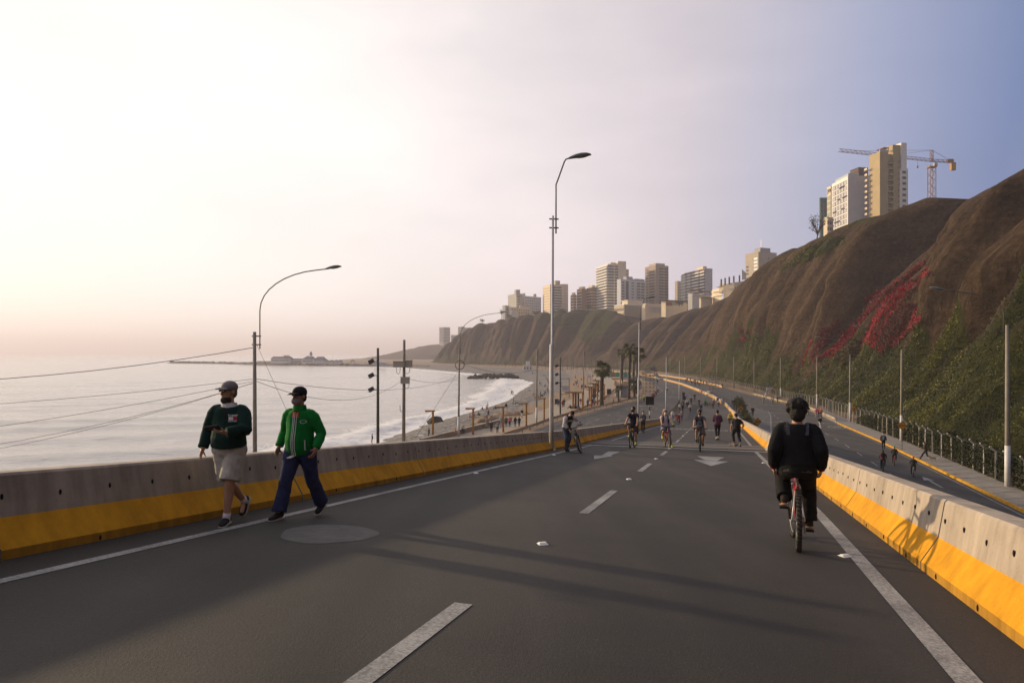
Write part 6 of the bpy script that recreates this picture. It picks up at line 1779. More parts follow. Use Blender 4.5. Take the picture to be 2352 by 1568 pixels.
b = Bld('beige hotel tower above the curved complex, nearest to the bare cliff', 1712, 1742, 1784, 578, 560, 68, CONCW, name='hotel_tower'); b.body(); W, L, H = b.W, b.L, b.H
fz = fl(9, 2.85, 5.2)
b.win('L', .72, .95, fz[2:8], 1, L * .2, 1.7, GLASS); b.win('L', .06, .36, fz, 1, L * .3, 1.75, GLASS_P); b.win('R', .53, .60, fl(9, 2.85, 5), 1, .9, 1.8, GLASS)
b.box(W * .15, W * .7, 1, L * .5, H, H + 3.6, 'roof_house', GREYW); b.box(W * .25, W * .27, 2, 2.3, H + 3.6, H + 10, 'mast', STEEL)
b.band('L', .1, .9, [19.5], 1.0, 1.6, 'balcony_front', CONCW); b.box(W, W + 9, 3, L, 0, H - 8.5, 'side_wing', LILAC)
# curved complex on the crest
cx = tag(empty('curved_complex', (0, 0, 0)), 'long curved beige concrete complex with square windows and five dark posts, below the hotel tower', 'building')
def wallrun(pts, h0, h1, m, name, parent, thick=9.0):
    """curved wall: pts = (u, Y); between heights v-top and z-base"""
    mb = MB(); base = []
    for (u, Y), zt_ in zip(pts, h1):
        X = (u - U0) / F * Y; base.append((X, Y, zt_))
    n = len(base); vs = []
    for X, Y, zt_ in base: vs += [(X, Y, h0), (X, Y, zt_), (X + thick * .3, Y + thick, zt_), (X + thick * .3, Y + thick, h0)]
    fs = []
    for i in range(n - 1):
        for j in range(3): fs.append((4 * i + j, 4 * i + 4 + j, 4 * i + 5 + j, 4 * i + 1 + j))
    fs += [(0, 1, 2, 3), (4 * n - 1, 4 * n - 2, 4 * n - 3, 4 * n - 4)]
    mb.add(vs, fs); return mb.build(name, m, parent)
cpts = [(1635, 520), (1658, 503), (1662, 500), (1690, 492), (1725, 487), (1764, 486)]
zv = lambda v, Y: (V0 - v) / F * Y
wallrun(cpts[:2], 24, [zv(666, 520), zv(660, 503)], CREAM, 'wall', cx); wallrun(cpts[2:], 24, [zv(653, 500), zv(648, 492), zv(643, 487), zv(639, 486)], CONCW, 'wall', cx)
wallrun([(1652, 503), (1664, 499.5)], zv(671, 500), [zv(652, 503), zv(651, 499)], CREAM, 'upper_wall', cx)
for v in (669, 679): 
    mb = MB(); mb.bar(at(1634, v + 2, 518), at(1659, v - 2, 500), .8, .45); mb.build('cornice', WHITEW, cx)
mb = MB(); mb.bar(at(1649, 660, 500), at(1662, 657, 496), 1.6, .35); mb.build('canopy', BROWN, cx)
for u, v, s_ in ((1728, 646, 3), (1737, 645, 3), (1747, 644, 3), (1691, 663, 2.3), (1699, 662, 2.3), (1706, 661, 2.3)):
    Y = float(np.interp(u, [c_[0] for c_ in cpts], [c_[1] for c_ in cpts])); me = window_mesh(s_, s_, GLASS); o = link('window', me, cx, at(u, v, Y - .1)); o.rotation_euler = (0, 0, -.12)
for u, v0_, v1_ in ((1656.6, 641, 655), (1665.5, 638.5, 653), (1675, 636, 651), (1685.5, 634, 649), (1698.5, 632, 647)):
    mb = MB(); mb.tube([at(u, v1_ + 2, 496), at(u, v0_, 496)], .55, 8); mb.build('post', DARKB, cx)
mb = MB(); a, b2, c2 = at(1704, 618, 500), at(1704, 642, 500), at(1714, 642, 500); d_ = Vector((0, 1.2, 0)); dd = at(1714, 627, 500)
mb.add([a, b2, c2, dd, a + d_, b2 + d_, c2 + d_, dd + d_], [(0, 1, 2, 3), (7, 6, 5, 4), (0, 4, 5, 1), (1, 5, 6, 2), (2, 6, 7, 3), (3, 7, 4, 0)]); mb.build('fin', LILAC, cx)
b = Bld('low sunlit terrace building with pale posts, left of the curved complex', 1606, 1610, 1636, 684, 512, 60, CREAM, z0=24, name='terrace_building'); b.body(-.0); W, L, H = b.W, b.L, b.H
for k in range(8): b.box(W * (.06 + .115 * k), W * (.075 + .115 * k), -.5, -.1, H - 5, H - 1, 'column', WHITEW)
b.box(-.6, W + .3, -1.6, L, H, H + .5, 'roof_slab', BROWN)
b = Bld('round white pavilion with a ribbed edge, in front of the banded tower', 1580, 1590, 1634, 674, 560, 45, WHITEW, z0=24, name='pavilion'); b.body(); b.band('R', 0, 1, [1.2], .6, .7, 'ribbed_edge', CREAM); b.box(0, b.W, 0, b.L, b.H + 3.2, b.H + 3.5, 'roof_canopy', BROWN)
for k in range(6): b.box(b.W * k / 5.2, b.W * k / 5.2 + .25, 1, 1.3, b.H, b.H + 3.2, 'canopy_post', BROWN)
b = Bld('terrace restaurant with a dark roof and reddish wall on the cliff edge', 1519, 1529, 1578, 692, 575, 58, CREAM, z0=22, name='terrace_building'); b.body(); W, L, H = b.W, b.L, b.H
b.box(-1.5, W + 1, -2.0, L, H, H + 1.1, 'roof', DARKB); b.box(W * .02, W * .30, -.3, 0, H - 3.4, H - .6, 'red_wall', wallm('red', (0.268, 0.085, 0.047)))
for k in range(7): b.box(W * (.33 + .07 * k), W * (.345 + .07 * k), -.4, -.05, H - 3.2, H - .2, 'column', WHITEW)
b.win('R', .33, .82, [1.7], 7, W * .05, 2.2, GLASS_B)
b = Bld('white colonnade building on the cliff edge, right of the big concrete block', 1474, 1482, 1521, 699, 590, 58, CREAM, z0=20, name='colonnade_building'); b.body(); W, L, H = b.W, b.L, b.H
for k in range(11): b.box(W * (.2 + .07 * k), W * (.22 + .07 * k), -.7, -.05, H - 7, H - 1.2, 'column', WHITEW)
b.win('R', .2, .94, [4.0], 10, W * .045, 4.5, GLASS_B); b.box(0, W, -.9, L, H, H + .7, 'roof_slab', WHITEW)
b = Bld('big sunlit concrete block with stepped roof on the cliff edge, below the white towers', 1412, 1434, 1482, 701, 600, 66, CONCW, z0=8, name='concrete_block'); b.body(); W, L, H = b.W, b.L, b.H
b.box(W * .04, W * .9, -.5, 0, H - 10.5, H - .7, 'panel', wallm('panel', (0.329, 0.275, 0.205))); b.band('L', -.02, 1.0, [1.4, 6, 10], 1.1, .8, 'balcony_front', CREAM); b.band('L', .05, .95, [3.6, 8.2], 1.6, .2, 'window_strip', GLASS_B)
b.box(-.6, W + .4, -.8, L, H, H + .9, 'parapet', WHITEW); b.box(W * .25, W * .98, 3, L * .8, H + .9, H + 4.4, 'upper_floor', CREAM); b.box(W * .22, W, 2.2, L * .85, H + 4.4, H + 5.0, 'roof_slab', WHITEW)
b.box(W * .08, W * .75, -.9, -.4, H - 11.5, H - 11.0, 'ledge', DARKB)
# ---- left group
b = Bld('beige tower with curved window bands, directly right of the tall white lamp', 1246.6, 1263.7, 1305, 653, 760, 74, CREAM); W, L, H = b.W, b.L, b.H
b.box(0, W * .64, .9, L, 0, H); b.box(W * .64, W, 0, L, 0, H + .8); b.box(0, W * .06, 0, 1, 0, H)
fz = fl(15, 2.95, 3.2)
b.band('R', .06, .63, fz, 1.5, .3, 'window_strip', GLASS_B, o=-1.0); b.band('R', .06, .63, [z + 1.45 for z in fz], .8, .6, 'balcony_front', WHITEW, o=-.9); b.band('L', .05, .95, [z + .3 for z in fz], .4, .25, 'facade_strip', TAUPE); b.win('R', .78, .86, fz, 1, .7, 1.0, GLASS_B)
b.box(W * .32, W * .58, 2, 9, H, H + 4.5, 'roof_house', CONCW)
for a0, a1, vt, nm in ((1310.6, 1324.5, 677, 'lower brown brick tower left of the twin brown towers'), (1325, 1348, 663, 'brown brick tower with cream crown, middle of the brown towers'), (1347.5, 1371, 660, 'brown tower with cream balconies, touching the tall white tower')):
    b = Bld(nm, a0, a0 + (a1 - a0) * .48, a1, vt, 745, 66, BROWN); b.body(); W, L, H = b.W, b.L, b.H; fz = fl(max(6, int((H - 6) / 3.1)), 3.1, 3.0 if vt > 662 else 5)
    b.band('L', 0, 1, fz, .9, .5, 'balcony_front', CREAM); b.band('R', 0, .35 if vt == 663 else 1, fz, .8, .4, 'balcony_front', CREAM if vt != 663 else BROWN); b.band('L', .1, .9, [z + 1.4 for z in fz], 1.3, .2, 'window_strip', GLASS_B)
    b.box(W * .2, W * .8, 1, L * .8, H, H + 2.5, 'roof_house', CREAM)
b = Bld('plain grey tower at the left end of the cliff-top row', 1166.7, 1186, 1200, 674, 800, 68, GREYW); b.body(); W, L, H = b.W, b.L, b.H
b.box(-.4, W * .6, -.3, 5, H, H + 4.5, 'roof_house', GREYW); b.win('R', .2, .6, fl(10, 2.9, 4), 1, 2.2, 1.3, GLASS); b.band('R', -.05, .3, fl(10, 2.9, 5.2), .7, .8, 'balcony_front', WHITEW)
b = Bld('long white apartment block with many small windows, right of the plain grey tower', 1199.6, 1203, 1243, 679, 810, 42, wallm('cool_white', (0.634, 0.634, 0.656))); b.body(); W, L, H = b.W, b.L, b.H
b.win('R', .02, .98, fl(10, 2.9, 2.6), 9, 2.0, 1.1, GLASS); b.box(W * .05, W * .12, 1, 4, H, H + 3, 'roof_house', LILAC); b.box(W * .7, W * .75, 1, 4, H, H + 3.5, 'roof_house', TAUPE)
for k in (.12, .5, .72): b.band('R', k, k + .09, fl(10, 2.9, 3.6), .8, .7, 'balcony_front', WHITEW)
b = Bld('low sunlit white house with terraces, leftmost on the cliff edge', 1154, 1160, 1171, 701, 770, 40, WHITEW, name='house'); b.body(); b.band('R', 0, 1, fl(4, 3, 2.8), .6, 1.2, 'balcony_front', WHITEW); b.win('R', .1, .9, fl(4, 3, 1.7), 3, 1.5, 1.3, GLASS_B)
b = Bld('wide low pale house below the plain grey tower', 1168, 1172, 1219, 705, 770, 40, CREAM, name='house'); b.body(); b.win('R', .05, .95, fl(3, 3.3, 2.4), 8, 1.5, 1.4, GLASS_B); b.box(b.W * .5, b.W * .95, 1, b.L, b.H, b.H + 2.6, 'upper_floor', CREAM); b.box(0, b.W * .3, -2, 0, 0, b.H - 4, 'terrace', WHITEW)
# far hazy towers
for u0, u1, vt, lab in ((1009, 1034, 751, 'hazy slab tower, leftmost on the far headland'), (1036, 1051, 769, 'short hazy block between the two hazy slab towers'), (1052, 1068, 750, 'hazy slab tower half hidden by the cliff crest'), (1068, 1082, 752, 'hazy tower just showing above the cliff crest')):
    b = Bld(lab, u0, u0 + (u1 - u0) * .4, u1, vt, 1480, 45, GREYW, z0=14, name='distant_tower'); b.body(); b.band('R', .05, .95, fl(9, 3.4, 3), 1.3, .3, 'window_strip', GLASS); b.band('L', .05, .95, fl(9, 3.4, 3), 1.3, .3, 'window_strip', GLASS)

# ------------------------------------------------------------------ pier with restaurant
ROCK = mat('rock_dark', (.040, .035, .030), .9, .4, .8, bump=.8, bscale=3)
def rock_me(seed):
    rg = random.Random(seed); mb = MB(); mb.ell((0, 0, 0), (1, .8, .7), 8, 5)
    mb.v = [tuple(c * rg.uniform(.72, 1.2) for c in v) for v in mb.v]
    return mb.mesh('boulder', ROCK)
ROCKS = [rock_me(i) for i in range(5)]
jt = tag(empty('rock_jetty'), 'short jetty of dark boulders reaching into the surf', 'jetty')
for i in range(90):
    t_ = i / 89; Y = 384 + random.uniform(-3, 5); X = -24 + 27 * t_ + random.uniform(-.6, .6)
    o = link('boulder', random.choice(ROCKS), jt, (X, Y, SEA + .4 + (.9 if t_ > .1 else .2) * random.random() + (.6 if .3 < t_ < .9 else 0))); sc_ = random.uniform(.7, 1.5); o.scale = (sc_, sc_, sc_); o.rotation_euler = (random.random() * 6, random.random() * 6, random.random() * 6)
bk_ = tag(empty('breakwater'), 'long low breakwater running out into the bay under the pier restaurant', 'breakwater')
def bwpt(u): 
    v = float(np.interp(u, [385, 480, 590, 700, 800, 900, 985], [833.5, 834.8, 837, 839.5, 841, 842, 845])); Y = 14 * F / (v - V0); return Vector(((u - U0) / F * Y, Y, SEA))
us = np.linspace(385, 985, 61); mb = MB(); vs = []
for i, u in enumerate(us):
    p = bwpt(u); h = (2.6 + random.uniform(-.5, .5)) * min(1, (i + 1) / 3)
    vs += [p + Vector((0, -3, -.5)), p + Vector((0, -1, h * .8)), p + Vector((0, 2, h)), p + Vector((0, 9, -.5))]
mb.add(vs, [(4 * i + j, 4 * i + 4 + j, 4 * i + 5 + j, 4 * i + 1 + j) for i in range(60) for j in range(3)]); mb.build('mound', mat('rock_grey', (.10, .085, .075), .9, .4, .3), bk_)
for i in range(150):
    p = bwpt(random.uniform(388, 800)); o = link('boulder', random.choice(ROCKS), bk_, p + Vector((0, random.uniform(-3, 1), random.uniform(.2, 2.6)))); o.scale = (1.5, 1.5, 1.2); o.rotation_euler = (0, 0, random.random() * 6)
BLUER = mat('roof_blue_slate', (.12, .135, .17), .7, .1, .3)
def gabled(par, x0, x1, y, d, z0, h, rh, hip=0.0, wall=None):
    mb = MB(); mb.box(((x0 + x1) / 2, y + d / 2, z0 + h / 2), (x1 - x0, d, h)); mb.build('wall', wall or WHITEW, par)
    mb = MB(); e = .5; a = hip * (x1 - x0)
    mb.add([(x0 - e, y - e, z0 + h), (x1 + e, y - e, z0 + h), (x1 + e, y + d + e, z0 + h), (x0 - e, y + d + e, z0 + h), (x0 + a, y + d / 2, z0 + h + rh), (x1 - a, y + d / 2, z0 + h + rh)], [(0, 1, 5, 4), (2, 3, 4, 5), (1, 2, 5), (3, 0, 4), (3, 2, 1, 0)]); mb.build('roof', BLUER, par)
pY = 815.; px = lambda u: (u - U0) / F * pY
rs = tag(empty('pier_restaurant', (px(660), pY, -11.8)), 'long white pier restaurant with blue-grey roofs and a small spire', 'restaurant')
rx = lambda u: px(u) - px(660)
gabled(rs, rx(622), rx(666), 0, 12, 0, 5.4, 2.6, .04); gabled(rs, rx(666), rx(694), 1, 10, 0, 3.6, 2.0, .04); gabled(rs, rx(694), rx(722), -1, 13, 0, 4.6, 4.0, .3); gabled(rs, rx(720), rx(747), 0, 12, 0, 3.4, 4.4, .25)
mb = MB(); mb.box((rx(712), 4, 8), (2.4, 2.4, 5)); mb.build('turret', WHITEW, rs); mb = MB(); mb.add([(rx(712) - 1.6, 2.4, 10.5), (rx(712) + 1.6, 2.4, 10.5), (rx(712) + 1.6, 5.6, 10.5), (rx(712) - 1.6, 5.6, 10.5), (rx(712), 4, 14.5)], [(0, 1, 4), (1, 2, 4), (2, 3, 4), (3, 0, 4)]); mb.build('spire', BLUER, rs)
mb = MB(); mb.box((rx(655), 5, 8.6), (6, 3, 1.6)); mb.build('dormer', CREAM, rs)
me = window_mesh(1.6, 1.3, GLASS_B)
for u in np.arange(626, 664, 3.6): link('window', me, rs, (rx(u), -.02, 3.4))
for u in np.arange(669, 692, 3.0): link('window', me, rs, (rx(u), .98, 1.9))
for u in np.arange(697, 720, 3.4): link('window', me, rs, (rx(u), -1.02, 2.4))
mb = MB(); mb.box(((rx(590) + rx(622)) / 2, 3, 1.3), (rx(622) - rx(590), 5, 2.6)); mb.build('annex', CONCW, rs)
mb = MB(); mb.box(((rx(588) + rx(985)) / 2 - 40, 4, -.9), (rx(905) - rx(588), 12, 1.0)); mb.build('deck', TAUPE, rs)
for u in np.arange(592, 900, 6): mb = MB(); mb.box((rx(u), 0, -2), (.7, .7, 2)); mb.build('pile', TAUPE, rs)
for i, u in enumerate((751, 761, 771, 781)):
    ko = tag(empty('pier_kiosk', (px(u), pY, -11.8)), ['first', 'second', 'third', 'fourth'][i] + ' blue-roofed kiosk on the pier, counting from the restaurant', 'kiosk', 'kiosks on the pier'); gabled(ko, -2.1, 2.1, 0, 4.5, 0, 2.2, 2.0, .45)
go = tag(empty('pier_gazebo', (px(810), pY, -11.8)), 'small open gazebo on the pier right of the kiosks', 'gazebo')
for x, y in ((-1.8, 0), (1.8, 0), (-1.8, 3), (1.8, 3)): mb = MB(); mb.box((x, y, 1.2), (.25, .25, 2.4)); mb.build('post', TAUPE, go)
mb = MB(); mb.add([(-2.6, -.8, 2.4), (2.6, -.8, 2.4), (2.6, 3.8, 2.4), (-2.6, 3.8, 2.4), (0, 1.5, 4.6)], [(0, 1, 4), (1, 2, 4), (2, 3, 4), (3, 0, 4), (3, 2, 1, 0)]); mb.build('roof', BLUER, go)
# ------------------------------------------------------------------ small people in the distance
def far_mesh(sk, name, sleeve=True, mask_=True, hair='short', skirt=False):
    """one continuous low body, coloured by body region through material slots"""
    s = sk; mb = MB(); torso(mb, s, .02); P, M = head(mb, s, False)
    mb.ell(P(0, -.02, .03), (.088, .105, .10), 10, 7, M=M)
    if hair == 'long': mb.tube([P(0, -.05, 0), P(0, -.08, -.12), P(0, -.075, -.24)], [(.08, .06), (.09, .05), (.05, .03)], 8)
    for q in (1, -1):
        arm(mb, s, q, .016); leg(mb, s, q, .016); d = (s.wr[q] - s.el[q]).normalized(); mb.ell(s.wr[q] + d * .07, (.04, .04, .075), 8, 5, M=d.to_track_quat('Z', 'Y').to_matrix())
        t_ = s.toe[q]; mb.tube([s.an[q] - t_ * .07 - Vector((0, 0, .035)), s.an[q] + t_ * .05 - Vector((0, 0, .035)), s.an[q] + t_ * .18 - Vector((0, 0, .05))], [.05, .05, .035], 8)
    me = fuse(mb, .036, 2, name, None)
    n = len(me.polygons); c = np.empty(n * 3); me.polygons.foreach_get('center', c); c = c.reshape(-1, 3)
    segs = [(s.hip - s.up * .02, s.hip + s.up * .46, 2, .12)]
    for q in (1, -1):
        segs += [(s.sh[q], s.el[q], 2, .05), (s.el[q].lerp(s.wr[q], .12), s.wr[q], 5, .04), (s.wr[q] + (s.wr[q] - s.el[q]).normalized() * .03, s.wr[q] + (s.wr[q] - s.el[q]).normalized() * .14, 0, .035),
                 (s.hj[q], s.kn[q], 3, .08), (s.kn[q].lerp(s.an[q], .1), s.an[q], 6, .05), (s.an[q] - Vector((0, 0, .04)), s.an[q] + s.toe[q] * .16 - Vector((0, 0, .04)), 4, .045)]
    segs.append((s.headc - s.hup * .12, s.headc + s.hup * .05, 0, .075))
    best = np.full(n, 1e9); idx = np.zeros(n, int)
    for a, b, m_, r in segs:
        a, b = np.array(a), np.array(b); d = b - a; t_ = np.clip(((c - a) @ d) / (d @ d), 0, 1)
        ds = np.linalg.norm(c - a - t_[:, None] * d, axis=1) - r
        w = ds < best; best[w] = ds[w]; idx[w] = m_
    h = c - np.array(s.headc); up = h @ np.array(s.hup); fw = h @ np.array(s.hfw)
    hd_ = (idx == 0) & (np.linalg.norm(h, axis=1) < .26)
    idx[hd_ & ((up > .055) | (fw < -.01)) & (up > (-.30 if hair == 'long' else -.07))] = 1
    if mask_: idx[hd_ & (fw > .03) & (up < -.005) & (up > -.11)] = 7
    low = (c @ np.array(s.up) - np.array(s.hip) @ np.array(s.up)) < -.01
    idx[(idx == 2) & low & (best > -.2) & (np.abs(c[:, 0]) < .2) & (np.linalg.norm(c - np.array(s.hip), axis=1) < .22)] = 3
    for m_ in (SKIN, HAIR, BLACK, BLACK, BLACK, SKIN, SKIN, WHITE): me.materials.append(m_)
    me.polygons.foreach_set('material_index', idx.astype(np.int32)); me.update()
    return me
FARP = {}
def A(x, y, z=.085): return (x, y, z)
FARP['stand'] = far_mesh(Sk(1.7, None, .02, 0, {1: A(.11, .03), -1: A(-.11, -.03)}), 'person')
FARP['walk'] = far_mesh(Sk(1.7, (0, 0, .875), .05, 0, {1: A(.08, .28), -1: A(-.08, -.28, .13)}, {1: (.24, -.14, .86), -1: (-.24, .20, .88)}), 'person')
FARP['walk2'] = far_mesh(Sk(1.7, (0, 0, .88), .05, 0, {1: A(.08, -.26, .13), -1: A(-.08, .24)}, {1: (.25, .18, .88), -1: (-.25, -.12, .86)}), 'person')
FARP['lady'] = far_mesh(Sk(1.7, (0, 0, .885), .03, 0, {1: A(.07, .20), -1: A(-.07, -.20, .11)}, {1: (.23, .0, .86), -1: (-.2, .16, .98)}, shw=.92), 'person', hair='long')
FARP['lean'] = far_mesh(Sk(1.7, (0, -.1, .84), .55, 0, {1: A(.12, .2), -1: A(-.12, -.2)}, {1: (.25, .5, .80), -1: (-.2, .45, .72)}), 'person')
FARP['sit'] = far_mesh(Sk(1.7, (0, 0, .12), .35, 0, {1: A(.14, .55), -1: A(-.14, .58)}, {1: (.18, .42, .42), -1: (-.18, .42, .42)}, knee={1: (.1, .2, 1), -1: (-.1, .2, 1)}), 'person')
FARP['crouch'] = far_mesh(Sk(1.7, (0, -.12, .40), .6, 0, {1: A(.14, .12), -1: A(-.14, .0)}, {1: (.2, .5, .45), -1: (-.2, .5, .45)}, knee={1: (.2, 1, .6), -1: (-.2, 1, .6)}), 'person')
FARP['lunge'] = far_mesh(Sk(1.7, (0, 0, .80), .25, 0, {1: A(.1, .42), -1: A(-.1, -.46, .2)}, {1: (.3, -.2, .9), -1: (-.3, .35, 1.0)}), 'person')
FARP['wave'] = far_mesh(Sk(1.7, None, .02, 0, {1: A(.11, .03), -1: A(-.11, -.03)}, {1: (.3, .05, 1.85), -1: (-.28, .03, .85)}), 'person')
_bt, _pd, _ge = bicycle('bike pattern', (0, 0, 0), (0, 1), DKB, None, crank=.9, fine=False)
FARP['ride'] = far_mesh(ride_sk(1.7, _pd, _ge[0], _ge[1], 0, _ge[2], .38), 'person')
BIKE_CHILD = _bt
def far_bike(loc, rz, frame, label, sc=1.0):
    b = copy_tree(BIKE_CHILD); b.location = loc; b.rotation_euler = (0, 0, rz); b.scale = (sc, sc, sc); b['label'] = label; b['group'] = 'bicycles'
    for ch in b.children:
        if ch.name.startswith(('frame', 'stay')): ch.material_slots[0].link = 'OBJECT'; ch.material_slots[0].material = frame
    return b
PAL = dict(red=(.34, .02, .03), white=(.60, .57, .55), black=(.014, .013, .014), grey=(.12, .115, .11), lgrey=(.30, .29, .29), blue=(.03, .055, .15), navy=(.014, .017, .04), green=(.02, .20, .07), teal=(.04, .26, .24), pink=(.50, .13, .15), salmon=(.55, .17, .12), yellow=(.50, .36, .04), jeans=(.055, .075, .12), denim=(.035, .05, .085), brown=(.09, .05, .03), olive=(.07, .06, .03), maroon=(.10, .02, .03), beige=(.32, .26, .20), neon=(.42, .58, .05), orange=(.5, .16, .03), skin=None)
def pal(n): return SKIN if n == 'skin' else mat('cloth_far_' + n, PAL[n], .9)
NCOPY = [0]
def far_person(u, v, zf, pose, face, top, bottom, label, h=1.68, fore='top', shank='bottom', hair=None, mk='white', shoes='black', bike=None, group=None, dz=0.0, pos=None):
    p = pos or hit(u, v, zf); p = Vector(p); p.z += dz
    vd = Vector((p.x, p.y)).normalized()
    base = {'f': math.atan2(vd.x, -vd.y), 'b': math.atan2(-vd.x, vd.y), 'l': math.atan2(-vd.y, -vd.x) if False else math.atan2(-(-vd.y), vd.x * -1 + 0) , 'r': 0}
    # facing as a direction in plan
    d = {'f': -vd, 'b': vd, 'l': Vector((-vd.y, vd.x)), 'r': Vector((vd.y, -vd.x)), 'fl': (-vd + Vector((-vd.y, vd.x)) * .8), 'fr': (-vd + Vector((vd.y, -vd.x)) * .8), 'bl': (vd + Vector((-vd.y, vd.x)) * .8), 'br': (vd + Vector((vd.y, -vd.x)) * .8)}[face]
    rz = math.atan2(-d.x, d.y); k = h / 1.7
    o = link('person', FARP[pose], None, p, rz); o.scale = (k, k, k)
    ms = [SKIN if random.random() < .6 else SKIN_D, pal(hair) if hair else HAIR, pal(top), pal(bottom), pal(shoes), pal(top) if fore == 'top' else SKIN, pal(bottom) if shank == 'bottom' else SKIN, pal(mk) if mk else SKIN]
    for i, m_ in enumerate(ms): o.material_slots[i].link = 'OBJECT'; o.material_slots[i].material = m_
    tag(o, label, 'person', group or 'people out on the roads and the beach')
    if pose == 'ride':
        far_bike(p, rz, bike or DKB, 'bicycle under the ' + label.replace('cyclist', 'rider') if len(label.split()) < 13 else 'bicycle under the ' + ' '.join(label.replace('cyclist', 'rider').split()[:12]), k)
    return o
z3 = lambda x, y: (1493 + x * .1465, 832.6 + y * .1465)
z4r = lambda x, y: ((3000 + x / 2.146) / 1.7415, (1400 + y / 2.146) / 1.7415)
zp_ = lambda x, y: (976.2 + x * .1465, 861.3 + y * .1465)
zb_ = lambda x, y: (1263.3 + x * .1465, 775.2 + y * .1465)
z5_ = lambda x, y: ((1400 + x / 2.352) / 1.7415, (1300 + y / 2.352) / 1.7415)
def zbeach(X, Y):
    s_ = float(shoreX(Y)); p_ = float(inner(Y)); t_ = min(max((X - s_) / (p_ - s_), 0), 1)
    return SEA + 2.44 * (1 - (1 - t_) ** 2)
